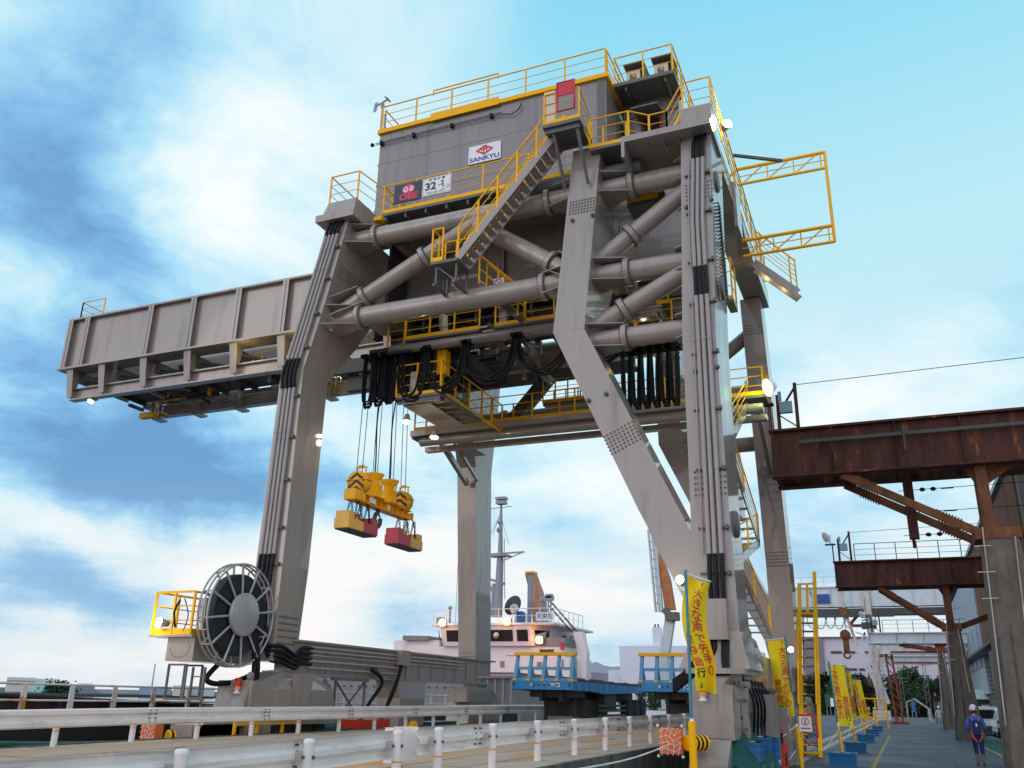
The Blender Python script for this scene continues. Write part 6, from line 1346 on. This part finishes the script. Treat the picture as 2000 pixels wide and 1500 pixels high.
for a, c in (((1685, 1190), (1660, 1220)), ((1660, 1222), (1690, 1222))): br.bar(A_(*a), A_(*c), .3)
for a, c in (((1700, 1340), (1712, 1385)), ((1697, 1318), (1706, 1372))): br.bar(A_(*a), A_(*c), .18)
q(br, 'rusty_brace', M['rust_red'])
br = MB()
for a, c in (((1690, 1235), (1676, 1262)), ((1688, 1235), (1698, 1262)), ((1672, 1235), (1688, 1240))): br.bar(A_(*a), A_(*c), .16)
for k in range(8): br.bar(A_(1693, 1262+7*k), A_(1702, 1262+7*k), .06)
q(br, 'lattice', M['old_white'])
st = MB()
for k in range(7):
    st.bar(A_(1715, 1300+12*k), A_(1732, 1296+12*k), .12); st.bar(A_(1732, 1296+12*k), A_(1716, 1312+12*k), .1)
q(st, 'stair', M['old_white'])
hk = MB().tube(A_(1651, 1200), A_(1651, 1236), .04, 6); c = A_(1651, 1240); hk.lathe(c-V((0, .4, 0)), (0, 1, 0), [(.01, 0), (.55, 0), (.55, .8), (.01, .8)], 18); hk.bx(c.x-.3, c.x+.3, Y-.3, Y+.3, c.z-1.7, c.z-.4); hk.path([c+V((.35*math.cos(t), 0, -2.1+.35*math.sin(t))) for t in [math.radians(a) for a in range(90, 380, 30)]], .1, 6)
q(hk, 'hook_block', M['rust_hot'])
ch = MB()
for k in range(5): ch.path(spline([A_(1575+18*k, 1203), A_(1580+18*k, 1222+3*(k % 2)), A_(1590+18*k, 1226), A_(1597+18*k, 1205)], 5), .06, 5)
ch.bar(A_(1568, 1221), A_(1655, 1222), .07); ch.bar(A_(1568, 1206), A_(1655, 1204), .1); q(ch, 'festoon_cable', M['old_leg'])
sg = MB().bx(-7.9, -6.4, Y-.2, Y-.14, 12.3, 13.3); q(sg, 'sign_board', M['txt_blue']); q(MB().bx(-5.6, -4.7, Y-.4, Y-.1, 10.9, 11.8), 'winch_box', M['rust_hot'])
rl3 = MB(); railing(rl3, [(-10.5, Y, 14.12), (-2, Y, 14.12)], 1.1, 1, 1.2, .03, .06, 0); q(rl3, 'railing', M['old_white'])
q(MB().bx(-2.9, -1.6, Y-.5, Y+1, .3, 1.0), 'bogie', M['blue_base']); q(MB().bx(-2.7, -1.8, Y-.55, Y-.5, .9, 1.3), 'bogie_guard', M['yellow'])
# grey and rust jib seen past the inclined strut
JC = thing('jib_crane', 'old grey jib crane with an orange rusted box, seen behind the inclined strut', 'crane', (-16.8, 70, 0)); q = lambda mb, n, m_, p=None: mb.build(n, m_, p or JC); A_ = lambda px, py, y=70: at(px, py, y=y)
j = MB()
for dx in (0, 13): j.bar(A_(1266+dx, 1035), A_(1281+dx, 1195), .12, .4)
for k in range(9): t = k/9; j.bar(A_(1266+15*t, 1040+155*t), A_(1280+15*t, 1040+155*t), .1)
j.loft([[A_(1271+14*t, 1040+155*t)+V((0, dy, 0)) for dy in (0, .3)]+[A_(1279+15*t, 1040+155*t)+V((0, dy, 0)) for dy in (.3, 0)] for t in (0, 1)])
q(j, 'jib', M['old_white'])
j = MB().loft([[A_(px, py)+V((0, dy, 0)) for px, dy in ((a, 0), (b, 0), (b, .9), (a, .9))] for a, b, py in ((1286, 1288, 1075), (1290, 1306, 1130), (1298, 1316, 1190))]); q(j, 'rusted_box', mat('rust_orange_paint', (.5, .17, .05), .7, var=.25, dirt=(.55, .4, .33), dirt_at=(.55, .66)))
q(MB().bar(A_(1297, 1190), A_(1318, 1212), .5).bx(A_(1300, 1205).x, A_(1325, 1205).x, 69.7, 70.6, A_(1300, 1212).z, A_(1300, 1196).z), 'head_sheave', M['grey_dark'])
j = MB().loft([[A_(px, py)+V((0, dy, 0)) for px, dy in ((a, 0), (b, 0), (b, .6), (a, .6))] for a, b, py in ((1298, 1316, 1210), (1286, 1304, 1290), (1292, 1310, 1385))]); q(j, 'support_leg', M['old_white'])

# ================================================================== buildings
def house(name, label, cat, x0, x1, y0, y1, z1, wall, details=None, z0=0):
    g = thing(name, label, cat, ((x0+x1)/2, y0, z0)); MB().bx(x0, x1, y0, y1, z0, z1).build('wall', wall, g)
    if details: details(g)
    return g
M['pink'] = mat('pale_cladding', (.6, .53, .62), .7, var=.03, scale=.05); M['greyclad'] = mat('grey_cladding', (.2, .19, .21), .7, var=.05, scale=.1); M['darkwall'] = mat('dark_cladding', (.075, .066, .064), .7, var=.2, scale=.3, dirt=(.09, .05, .035), dirt_at=(.58, .75)); M['whiteclad'] = mat('pale_warehouse', (.66, .66, .76), .6, var=.03, scale=.05); M['paleblue'] = mat('blue_grey_cladding', (.3, .35, .42), .6, var=.05)
def det(g):
    b = MB()
    for z in (10.6, 7.6, 4.9):
        for k in range(3): b.bx(-11.6+2.3*k, -9.7+2.3*k, 179.9, 180, z, z+.45)
    b.build('window', M['dark'], g); MB().bx(-16.5, -12.9, 179.5, 184, 0, 13.4).build('side_wing', M['greyclad'], g)
    MB().bx(-16.6, 28, 179.4, 262, 13.42, 13.6).build('roof', M['greyclad'], g)
house('warehouse', 'huge pale pink windowless warehouse behind the row of trees', 'warehouse', -12.9, 28, 180, 260, 13.4, M['pink'], det)
def det(g):
    MB().bx(-50.1, -48.4, 199, 201, 13, 17.2).build('chimney', M['whiteclad'], g)
    b = MB()
    for x in (-49.7, -49.0): b.bx(x-.15, x+.15, 199.8, 200.2, 17.2, 17.9)
    b.build('chimney_pipe', M['rust_red'], g); b = MB(); railing(b, [(-58, 197, 6.2), (-57.5, 197, 6.2)], 1, 1, .5, .05, .1, 0); b.bx(-58.2, -57.4, 196.8, 197.4, 6.0, 6.2); b.build('balcony', M['galv'], g); MB().bx(-60.5, -57.4, 199, 215, 0, 8).build('annex', M['whiteclad'], g)
house('plant_building', 'pale lilac factory block with a chimney beyond the blue trailers', 'factory', -57.4, -30, 197.6, 230, 13.1, M['whiteclad'], det)
def det(g):
    b = MB(); b.prism([(5.2, 41.5, 11.8), (5.2, 41.5, 12.05), (14, 41.5, 14.6), (14, 41.5, 14.3)], (0, 62, 0)); b.build('roof', M['paleblue'], g)
    c = MB()
    for k in range(60): c.tube((5.45, 43+.45*k, 5.4), (5.45, 43+.45*k, 11.7), .09, 6)
    c.build('corrugated_cladding', M['rust_sheet'], g)
    MB().bx(5.3, 5.5, 70, 104, 2.6, 11.2).build('grey_panel', M['paleblue'], g)
    w = MB()
    for k in range(7): w.bx(5.2, 5.32, 72+4.2*k, 75+4.2*k, 4.4, 7.2)
    w.build('window', M['paleblue'], g)
    w = MB().bx(4.6, 5.5, 44, 100, 5.0, 5.15); w.bx(4.9, 5.5, 58, 61, 2.4, 4.8)
    for k in range(8): w.bx(4.7, 5.4, 60.2+.3*k, 60.4+.3*k, 2.2+.25*k, 2.24+.25*k)
    w.build('canopy', M['dark'], g)
house('workshop_building', 'dark workshop with rusty corrugated upper wall at the right edge', 'building', 5.5, 30, 42, 104, 11.9, M['darkwall'], det)
def det(g):
    b = MB().prism([(4.2, 73.8, 2.25), (4.2, 73.8, 2.32), (4.2, 75.6, 2.95), (4.2, 75.6, 2.88)], (3.2, 0, 0))
    for k in range(5): b.bx(4.3+.7*k, 4.34+.7*k, 73.8, 73.84, 2.3, 2.4)
    b.build('roof', mat('pale_green_sheet', (.5, .6, .57), .6, dirt=(.25, .22, .2), dirt_at=(.6, .75)), g); MB().bx(5.0, 6.2, 74.15, 74.2, 1.1, 1.9).build('window', M['whiteclad'], g)
house('shed', 'low dark green shed with a pale sheet roof behind the cars', 'shed', 4.4, 7.2, 74.2, 78, 2.4, M['green'], det)
def det(g): MB().bx(2.6, 6.2, 109.5, 113, 2.5, 2.7).build('roof', M['rust'], g); MB().bx(3.3, 4.4, 109.9, 110, 1.0, 2.2).build('notice_board', M['paleblue'], g); MB().bx(4.5, 4.6, 109.6, 109.7, 0, 2.9).build('post', M['yellow'], g)
house('shelter', 'small brown shelter behind the two pale clad workers', 'shelter', 2.9, 5.9, 110, 112.5, 2.5, M['conc'], det)
mb = MB()
for k in range(10): y = 128+1.1*k; mb.bar((.2, y, 0), (.2, y, 2.2), .1); mb.bar((.2, y, 2.2), (1.2, y, 2.6), .1); mb.bar((1.2, y, 2.6), (2.8, y, 1.4), .1); mb.bar((2.8, y, 1.4), (2.8, y, 0), .1)
for z, x in ((.7, .2), (1.5, .2), (2.2, .2), (2.6, 1.2), (1.4, 2.8), (.7, 2.8)): mb.bar((x, 128, z), (x, 138, z), .1)
tag(mb.build('pipe_rack', M['old_leg'], origin=(1, 132, 0)), 'brown tubular rack on the ground beyond the rusty leg', 'rack')
for lab, x, y, w, z, h, m_ in (('green and white notice sign at the yard edge', -11.5, 160, .9, 1.4, 1.9, 'green'), ('white notice board standing in front of the trees', -10.2, 158, 1.6, 1.4, 1.3, 'sign_white'), ('small blue sign in the grass at the lane end', 1.2, 165, .5, .8, 1.7, 'blue_base')):
    g = thing('notice_sign', lab, 'sign', (x, y, 0)); MB().bx(x-w/2, x+w/2, y, y+.06, z, z+h).build('board', M[m_], g); MB().bx(x-.3, x-.24, y+.06, y+.12, 0, z+.3).bx(x+.24, x+.3, y+.06, y+.12, 0, z+.3).build('post', M['galv'], g)
# trees of the windbreak: each with trunk, limbs and a crown of leaf clumps
def leaf_mat(nme, a, c):
    mt, n2, b = _nodes(nme); b.inputs['Roughness'].default_value = .9; n2.links.new(_ramp(n2, _noise(n2, .9, 5, .7), [(.3, a), (.7, c)]), b.inputs['Base Color']); return mt
LM = [leaf_mat('leaf_dark', (.010, .03, .008), (.035, .075, .018)), leaf_mat('leaf_mid', (.018, .045, .010), (.055, .105, .022)), leaf_mat('leaf_blue', (.010, .032, .016), (.03, .07, .03))]
random.seed(11)
protos = []
def tree_mesh(h, w, seed):
    rnd = random.Random(seed); tk = MB(); tk.path(spline([(0, 0, 0), (.1, 0, h*.25), (-.1, .1, h*.6)], 4), .22, 7)
    for k in range(6): a = rnd.uniform(0, 6.28); tk.tube((0, 0, h*(.2+.07*k)), (math.cos(a)*w*.35, math.sin(a)*w*.35, h*(.45+.08*k)), .09, 6, .03)
    cr = MB(); cl = [(rnd.uniform(-.5, .5)*w, rnd.uniform(-.5, .5)*w, h*rnd.uniform(.12, .9), rnd.uniform(.6, 1.25)) for _ in range(26)]
    for cx, cy, cz, r in cl:
        f = 1-abs(cz/h-.45)*.9; cx *= f; cy *= f
        for _ in range(80):
            d = V((rnd.gauss(0, 1), rnd.gauss(0, 1), rnd.gauss(0, .8))); d.normalize(); p = V((cx, cy, cz))+d*r*rnd.uniform(.6, 1.05); s = rnd.uniform(.14, .3); a = V((rnd.gauss(0, 1), rnd.gauss(0, 1), rnd.gauss(0, 1))).normalized(); b = a.orthogonal().normalized()
            cr.add([p+a*s, p+b*s*.7, p-a*s, p-b*s*.7], [(0, 1, 2, 3)])
    return tk, cr
TREES = []
for k in range(3):
    t = thing('tree', 'dense dark green tree in the row in front of the pink warehouse', 'tree', (0, 0, 0), 'trees of the windbreak'); tk, cr = tree_mesh(5.2+.4*k, 4.6, 40+k); tk.build('trunk', M['bark'], t); cr.build('crown', LM[k], t); TREES.append(t)
spots = []
rt = random.Random(5); x = -26
while x < 16:
    spots.append((x, 172+rt.uniform(-3, 5), rt.uniform(.85, 1.25))); x += rt.uniform(1.8, 2.7)
for x in (-62, -58.5, -55, -51, -47.5, -44, -41, -38): spots.append((x, 178+rt.uniform(-3, 3), rt.uniform(.6, .95)))
for i, (x, y, s) in enumerate(spots):
    t = TREES[i] if i < 3 else copy_tree(TREES[i % 3]); t.location = (x, y, 0); t.scale = (s, s, s*(1+.25*rt.random())); t.rotation_euler.z = rt.uniform(0, 6.28)
    if x < -30: t['label'] = 'small dark tree beyond the flatbed trailers'; t['group'] = 'low trees beyond the trailers'
# power line pylons behind the pink warehouse
for lab, x, y in (('slim lattice mast beside the far end of the lowest runway beam', 3.2, 150), ('thin lattice mast rising behind the rust red leg', -.2, 165)):
    mb = MB()
    for a in (-.3, .3): mb.bar((x+a, y, 0), (x+a*.5, y, 9.5), .08)
    for k in range(9): mb.bar((x-.3, y, k), (x+.3, y, k+1), .05)
    mb.bx(x-.8, x+.8, y-.05, y+.05, 6, 6.1); mb.bx(x-.8, x+.8, y-.05, y+.05, 7.5, 7.6); tag(mb.build('power_mast', M['grey_dark'], origin=(x, y, 0)), lab, 'mast')
# ================================================================== the far shore
sh = []
for px in range(-500, 860, 40): p = at(px, 1361+.021*(px-200)*.6-(px > 500)*.0, z=-2.6); sh.append(p)
mb = MB(); back = [p*1.6 for p in sh]
mb.add([(p.x, p.y, -2.55) for p in sh]+[(p.x, p.y, -1.2) for p in sh]+[(p.x, p.y, 1.5) for p in back], [(i, i+1, len(sh)+i+1, len(sh)+i) for i in range(len(sh)-1)]+[(len(sh)+i, len(sh)+i+1, 2*len(sh)+i+1, 2*len(sh)+i) for i in range(len(sh)-1)])
struct(mb.build('far_shore', mat('far_shore_ground', (.06, .065, .075), .9, var=.3, scale=.02)))
def shore_block(label, px0, px1, py0, D, col, name='harbour_building', n=0):
    a, b = ray(px0, 1345), ray(px1, 1345); k = D/math.hypot(a.x, a.y); p, q2 = EYE+a*k, EYE+b*(D/math.hypot(b.x, b.y)); top = EYE+ray((px0+px1)/2, py0)*1; d = ray((px0+px1)/2, py0); zt = 1.7+d.z/math.hypot(d.x, d.y)*D
    e = V((p.x, p.y, 0)).normalized()*40; mb = MB().loft([[(p.x, p.y, z), (q2.x, q2.y, z), (q2.x+e.x, q2.y+e.y, z), (p.x+e.x, p.y+e.y, z)] for z in (-1.5, zt)])
    g = thing(name, label, 'building', (p.x, p.y, -1.5)); mb.build('wall', mat(name+'_wall', col, .8, var=.06, scale=.03), g)
    if n:
        r = MB(); u = (q2-p)/n; u.z = 0
        for i in range(n): c = p+u*(i+.5)-e*.01; r.bar((c.x, c.y, zt-1.5), (c.x, c.y, zt-4), u.length*.4, .3)
        r.build('window', M['paleblue'], g)
    return g
shore_block('large pale peach harbour warehouse with a row of upright windows', 10, 68, 1323, 620, (.75, .62, .55), n=12); shore_block('pale flat harbour hall right of the peach warehouse', 68, 114, 1326, 640, (.6, .6, .66))
shore_block('low turquoise and white harbour building', 62, 110, 1341, 615, (.4, .72, .68)); shore_block('grey harbour sheds with steep ends', 130, 185, 1340, 625, (.24, .25, .3)); shore_block('pinkish roofed harbour hall', 150, 180, 1335, 660, (.55, .42, .48)); shore_block('blue and grey harbour factory with a domed roof', 272, 336, 1341, 640, (.3, .36, .48)); shore_block('cream harbour store with a flat roof', 338, 372, 1339, 630, (.68, .56, .48)); shore_block('pale grey harbour hall next to the cream store', 364, 420, 1342, 650, (.55, .58, .62)); shore_block('long low grey harbour roof', 185, 275, 1349, 660, (.42, .42, .46)); shore_block('pale block of flats seen between the crane frame bars', 612, 668, 1336, 700, (.6, .55, .58), n=8); shore_block('low harbour sheds right of the flats', 668, 735, 1350, 720, (.45, .45, .5))
for lab, px, h in (('left thin harbour pylon', 296, 14), ('right thin harbour pylon', 323, 14), ('thin harbour chimney behind the black hoses', 700, 26)):
    d = ray(px, 1345); k = 720/math.hypot(d.x, d.y); p = EYE+d*k; tag(MB().tube((p.x, p.y, -1), (p.x, p.y, 6+h), .6, 8, .4).build('harbour_mast', M['paleblue'], origin=(p.x, p.y, -1)), lab, 'mast')
rt = random.Random(9); mb = MB()
for px in list(range(100, 132, 3))+list(range(690, 760, 3)):
    d = ray(px+rt.uniform(-2, 2), 1345); p = EYE+d*(600/math.hypot(d.x, d.y))
    for _ in range(60): c = V((p.x+rt.gauss(0, 2.5), p.y+rt.gauss(0, 2.5), -1+abs(rt.gauss(2.2, 2)))); a = V((rt.gauss(0, 1), rt.gauss(0, 1), rt.gauss(0, 1))).normalized()*rt.uniform(.5, 1.1); b = a.orthogonal().normalized()*.8; mb.add([c+a, c+b, c-a, c-b], [(0, 1, 2, 3)])
struct(tag(mb.build('shore_trees', LM[2]), 'dark bushes along the far shore', 'trees'), 'stuff')
hp = []
for k, px in enumerate(range(1000, 1330, 15)): d = ray(px, 1345); hp.append((EYE+d*(1500/math.hypot(d.x, d.y)), 52+5*math.sin(k*.7)+3*math.sin(k*1.9)))
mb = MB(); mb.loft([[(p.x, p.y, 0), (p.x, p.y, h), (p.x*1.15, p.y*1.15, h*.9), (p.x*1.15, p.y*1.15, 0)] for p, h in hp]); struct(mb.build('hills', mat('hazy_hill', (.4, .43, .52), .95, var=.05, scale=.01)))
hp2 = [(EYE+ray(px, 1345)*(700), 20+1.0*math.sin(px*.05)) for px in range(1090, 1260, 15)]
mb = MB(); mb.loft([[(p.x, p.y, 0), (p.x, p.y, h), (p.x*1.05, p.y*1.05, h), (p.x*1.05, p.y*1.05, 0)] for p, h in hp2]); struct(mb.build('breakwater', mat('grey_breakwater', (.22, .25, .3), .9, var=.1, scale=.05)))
mb = MB(); rt = random.Random(4)
for k in range(28): x = -88+1.2*k; mb.bx(x, x+1.1, 230, 233, 0, 5.2); mb.mm(1).bx(x+.2, x+.9, 229.8, 230.5, 5.2, 5.2+rt.uniform(.4, 1.2)).mm(0)
tag(mb.build('cargo_stack', [M['txt_blue'], M['galv']], origin=(-72, 230, 0)), 'long blue covered cargo stack beyond the first trailer', 'cargo')

# ================================================================== cars
def car(label, x, y, w=1.66, h=1.78, L=4.0):
    g = thing('parked_car', label, 'car', (x, y, 0), 'white cars parked by the workshop'); q = lambda mb, n, m_, p=None: mb.build(n, m_, p or g)
    prof = [(0, .45), (.0, .95), (.12, 1.0), (.35, h-.08), (.55, h), (2.3, h-.03), (3.0, 1.05), (3.9, .92), (L, .7), (L, .35), (.05, .35)]
    def ring(ix): 
        return [(x+ix*(w/2-(.11 if z > 1.0 else .0)-(.03 if z > 1.6 else 0)), y+a, z) for a, z in prof]
    q(MB().loft([ring(-1), [(x-.25*w, b, c) for _, b, c in ring(0)], [(x+.25*w, b, c) for _, b, c in ring(0)], ring(1)]), 'body', M['car'])
    q(MB().loft([[(x-w*.37, y+.12, 1.04), (x+w*.37, y+.12, 1.04)]+[(x+w*.36, y+.29, h-.2), (x-w*.36, y+.29, h-.2)], [(x-w*.37, y+.09, 1.04), (x+w*.37, y+.09, 1.04), (x+w*.36, y+.26, h-.2), (x-w*.36, y+.26, h-.2)]]), 'rear_window', M['glass'])
    for s in (-1, 1):
        xx = x+s*(w/2-.095); q(MB().prism([(xx, y+.5, 1.08), (xx, y+2.6, 1.08), (xx-s*.04, y+2.2, h-.16), (xx-s*.04, y+.6, h-.16)], (s*.012, 0, 0)), 'side_window', M['glass'])
        q(MB().bx(x+s*(w/2-.1)-.07, x+s*(w/2-.1)+.07, y-.03, y+.06, .82, 1.0), 'tail_light', M['red'])
        for yy in (.75, 3.1):
            t = q(MB().lathe((x+s*(w/2-.18), y+yy, .32), (s, 0, 0), [(.01, 0), (.32, 0), (.32, .17), (.2, .19), (.01, .19)], 20), 'wheel', M['tyre']); q(MB().lathe((x+s*(w/2-.02), y+yy, .32), (s, 0, 0), [(.19, .03), (.16, .05), (.01, .04)], 16), 'rim', M['galv'], t)
    q(MB().bx(x-w/2+.02, x+w/2-.02, y-.08, y+.1, .34, .6), 'bumper', M['dark']); q(MB().bx(x-.2, x+.2, y-.09, y-.08, .62, .74), 'number_plate', M['sign_white'])
    return g
car('white hatchback parked farther from camera, left of the other car', 4.75, 67.5); car('white car nearer the concrete pillar with a round red tail light', 5.75, 63.0, 1.68, 1.72)

# ================================================================== people
def skinned(J, E_, R, lev=1):
    me = bpy.data.meshes.new('body'); names = list(J); me.from_pydata([J[n] for n in names], [(names.index(a), names.index(b)) for a, b in E_], [])
    o = bpy.data.objects.new('body', me); COL.objects.link(o); o.modifiers.new('s', 'SKIN'); me.skin_vertices
    for i, n in enumerate(names):
        r = R[n]; me.skin_vertices[0].data[i].radius = r if isinstance(r, tuple) else (r, r)
    me.skin_vertices[0].data[0].use_root = True
    sb_ = o.modifiers.new('u', 'SUBSURF'); sb_.levels = lev; sb_.render_levels = lev
    dg = bpy.context.evaluated_depsgraph_get(); dg.update(); out = bpy.data.meshes.new_from_object(o.evaluated_get(dg)); bpy.data.objects.remove(o)
    return [v.co.copy() for v in out.vertices], [tuple(p.vertices) for p in out.polygons]
def person(label, loc, yaw, H, pose, mats, extras):
    J = {'pelvis': (0, 0, .95), 'waist': (0, .01, 1.1), 'chest': (0, .01, 1.3), 'collar': (0, 0, 1.43), 'neck': (0, .015, 1.52), 'jaw': (0, .04, 1.59), 'head': (0, .03, 1.66), 'crown': (0, .02, 1.735)}
    R = {'pelvis': (.155, .115), 'waist': (.145, .1), 'chest': (.165, .115), 'collar': (.1, .07), 'neck': .052, 'jaw': (.062, .075), 'head': (.075, .092), 'crown': (.05, .06)}
    E_ = [('pelvis', 'waist'), ('waist', 'chest'), ('chest', 'collar'), ('collar', 'neck'), ('neck', 'jaw'), ('jaw', 'head'), ('head', 'crown')]
    for s, n in ((-1, 'l'), (1, 'r')):
        P = pose[n]
        J[n+'sh'] = (s*.19, 0, 1.41); J[n+'el'] = P['el']; J[n+'wr'] = P['wr']; J[n+'pa'] = P['pa']
        J[n+'hip'] = (s*.09, 0, .88); J[n+'kn'] = P['kn']; J[n+'an'] = P['an']; J[n+'to'] = P['to']
        R.update({n+'sh': .068, n+'el': .05, n+'wr': .033, n+'pa': (.036, .022), n+'hip': .098, n+'kn': .07, n+'an': .052, n+'to': (.045, .035)})
        E_ += [('collar', n+'sh'), (n+'sh', n+'el'), (n+'el', n+'wr'), (n+'wr', n+'pa'), ('pelvis', n+'hip'), (n+'hip', n+'kn'), (n+'kn', n+'an'), (n+'an', n+'to')]
        d = (V(P['pa'])-V(P['wr'])).normalized(); sd = V((0, 1, 0)) if abs(d.y) < .7 else V((1, 0, 0))
        for k, (o_, L) in enumerate(((-.03, .075), (-.01, .09), (.01, .085), (.03, .07))):
            b = V(P['pa'])+sd*o_; J[f'{n}f{k}a'] = tuple(b+d*L*.55); J[f'{n}f{k}b'] = tuple(b+d*L-V((s*.015, 0, 0))); R[f'{n}f{k}a'] = .0095; R[f'{n}f{k}b'] = .008; E_ += [(n+'pa', f'{n}f{k}a'), (f'{n}f{k}a', f'{n}f{k}b')]
        J[n+'th'] = tuple(V(P['pa'])+sd*.055+d*.01); R[n+'th'] = .011; E_.append((n+'pa', n+'th'))
    vs, fs = skinned(J, E_, R, 2); mb = MB()
    k = H/1.80; cz, sz = math.cos(yaw), math.sin(yaw)
    def T(v): v = V(v); return V((loc[0]+k*(v.x*cz-v.y*sz), loc[1]+k*(v.x*sz+v.y*cz), loc[2]+k*v.z))
    def region(c):
        if c.z > 1.49: return 0
        for n in ('l', 'r'):
            if (c-V(pose[n]['pa'])).length < .14 and (c-V(pose[n]['wr'])).length > .03 and (c-V(pose[n]['el'])).length > .2: return 0
        if c.z > .93: return 1
        if c.z > (.36 if 'boots' in extras else .1): return 2
        return 3
    mi = [region(sum((vs[i] for i in f), V((0, 0, 0)))/len(f)) for f in fs]
    vt = [T(v) for v in vs]
    g = thing('person', label, 'person', loc); mb.add(vt, fs, True); mb.mi = mi; mb.build('body', mats, g)
    q = lambda m2, n, m_: m2.build(n, m_, g)
    hm = MB(); hm.loft([[T((.115*r*math.cos(t), .03+.135*r*math.sin(t), z)) for t in [2*math.pi*i/18 for i in range(18)]] for r, z in ((1.0, 1.665), (1.02, 1.70), (.95, 1.75), (.75, 1.80), (.4, 1.83), (.02, 1.84))], True)
    hm.loft([[T(((.13)*math.cos(t), .05+(.14+.035*(math.sin(t) > 0))*math.sin(t), z)) for t in [2*math.pi*i/18 for i in range(18)]] for z in (1.66, 1.675)]); q(hm, 'helmet', M['helmet'])
    fc = MB(); fc.loft([[T((.012, .118, 1.65)), T((-.012, .118, 1.65)), T((-.008, .112, 1.665)), T((.008, .112, 1.665))], [T((.014, .14, 1.61)), T((-.014, .14, 1.61)), T((-.006, .13, 1.625)), T((.006, .13, 1.625))]])
    for s in (-1, 1): fc.ball(T((s*.085, .025, 1.63)), .025*k, (.5, 1, 1.4), 8, 6)
    fc.mm(1)
    for s in (-1, 1): fc.ball(T((s*.033, .118, 1.645)), .011*k, nu=8, nv=6)
    fc.bar(T((-.03, .115, 1.575)), T((.03, .115, 1.575)), .008); fc.mm(1).loft([[T((.072*math.cos(t), .015+.095*math.sin(t)*(1 if math.sin(t) < 0 else .5), z)) for t in [2*math.pi*i/14 for i in range(14)]] for z in (1.575, 1.66)]); q(fc, 'face_and_hair', [M['skin'], M['hair']])
    if 'boots' in extras:
        st = MB()
        for s in (-1, 1):
            st.path([T(p) for p in ((s*.11, .1, 1.12), (s*.12, .09, 1.35), (s*.11, 0, 1.475), (s*.1, -.105, 1.38), (s*.02, -.15, 1.25), (-s*.1, -.13, 1.08), (-s*.15, -.05, 1.0))], .022, 6); st.path([T(p) for p in ((s*.16, -.03, .99), (s*.13, -.13, .86), (s*.05, -.13, .74), (s*.04, -.02, .72))], .026, 6)
        st.path([T((.165*math.cos(t), .125*math.sin(t), .98)) for t in [2*math.pi*i/20 for i in range(20)]], .025, 6, True); q(st, 'harness', M['strap'])
        bp_ = MB().loft([[T((a, -.125, z)), T((b, -.125, z)), T((b*.9, -.2, z)), T((a*.9, -.2, z))] for a, b, z in ((-.1, .1, .93), (-.12, .12, 1.1), (-.1, .1, 1.3), (-.05, .05, 1.38))]); bp_.mm(1).loft([[T((-.02, -.205, z)), T((.02, -.205, z)), T((.02, -.21, z)), T((-.02, -.21, z))] for z in (1.17, 1.27)]); q(bp_, 'tool_pouch', [M['cloth_navy'], M['sign_white']])
        q(MB().loft([[T((.118*r*math.cos(t), .03+.138*r*math.sin(t), z)) for t in [math.pi*1.6+math.pi*.35*i/10 for i in range(11)]] for r, z in ((1.03, 1.68), (1.03, 1.72), (.98, 1.74))], False, False), 'helmet_sticker', M['red'])
    return g
pose_walk = {'l': dict(el=(-.27, -.03, 1.14), wr=(-.25, .1, .95), pa=(-.24, .14, .88), kn=(-.08, .06, .5), an=(-.07, .0, .09), to=(-.08, .14, .04)), 'r': dict(el=(.27, -.02, 1.14), wr=(.25, .12, .97), pa=(.24, .17, .91), kn=(.09, .0, .5), an=(.08, -.12, .1), to=(.09, .01, .04))}
person('worker in blue with a dark pouch and orange harness straps walking away', (1.95, 32.6, 0), .05, 1.76, pose_walk, [M['skin'], M['cloth_blue'], M['cloth_navy'], M['boot']], ('boots',))
pose_stand = {'l': dict(el=(-.28, .0, 1.15), wr=(-.27, .06, .93), pa=(-.27, .08, .86), kn=(-.1, .03, .5), an=(-.11, -.01, .09), to=(-.13, .13, .04)), 'r': dict(el=(.29, -.01, 1.15), wr=(.27, .05, .93), pa=(.26, .08, .86), kn=(.11, .02, .5), an=(.14, -.02, .09), to=(.16, .12, .04))}
pose_fold = {'l': dict(el=(-.27, .06, 1.16), wr=(-.08, .2, 1.1), pa=(-.01, .2, 1.11), kn=(-.1, .03, .5), an=(-.11, -.01, .09), to=(-.13, .13, .04)), 'r': dict(el=(.27, .06, 1.16), wr=(.08, .22, 1.12), pa=(.01, .22, 1.14), kn=(.11, .02, .5), an=(.12, -.02, .09), to=(.14, .12, .04))}
person('worker in pale shirt and white helmet standing with arms down by the pillar', (2.45, 82.2, 0), math.pi+.1, 1.76, pose_stand, [M['skin'], M['cloth_lt'], M['cloth_gr'], M['boot']], ())
person('worker in pale shirt and white helmet with hands held in front, next to the pillar', (3.15, 83.0, 0), math.pi-.2, 1.76, pose_fold, [M['skin'], M['cloth_lt'], M['cloth_gr'], M['boot']], ())
mb = MB(); mb.tube((-15, 300, 9), (60, 300, 9.5), .05, 4); tag(mb.build('overhead_wire', M['grey_dark'], origin=(0, 300, 9)), 'thin overhead wire crossing in front of the pink warehouse', 'wire') if False else None
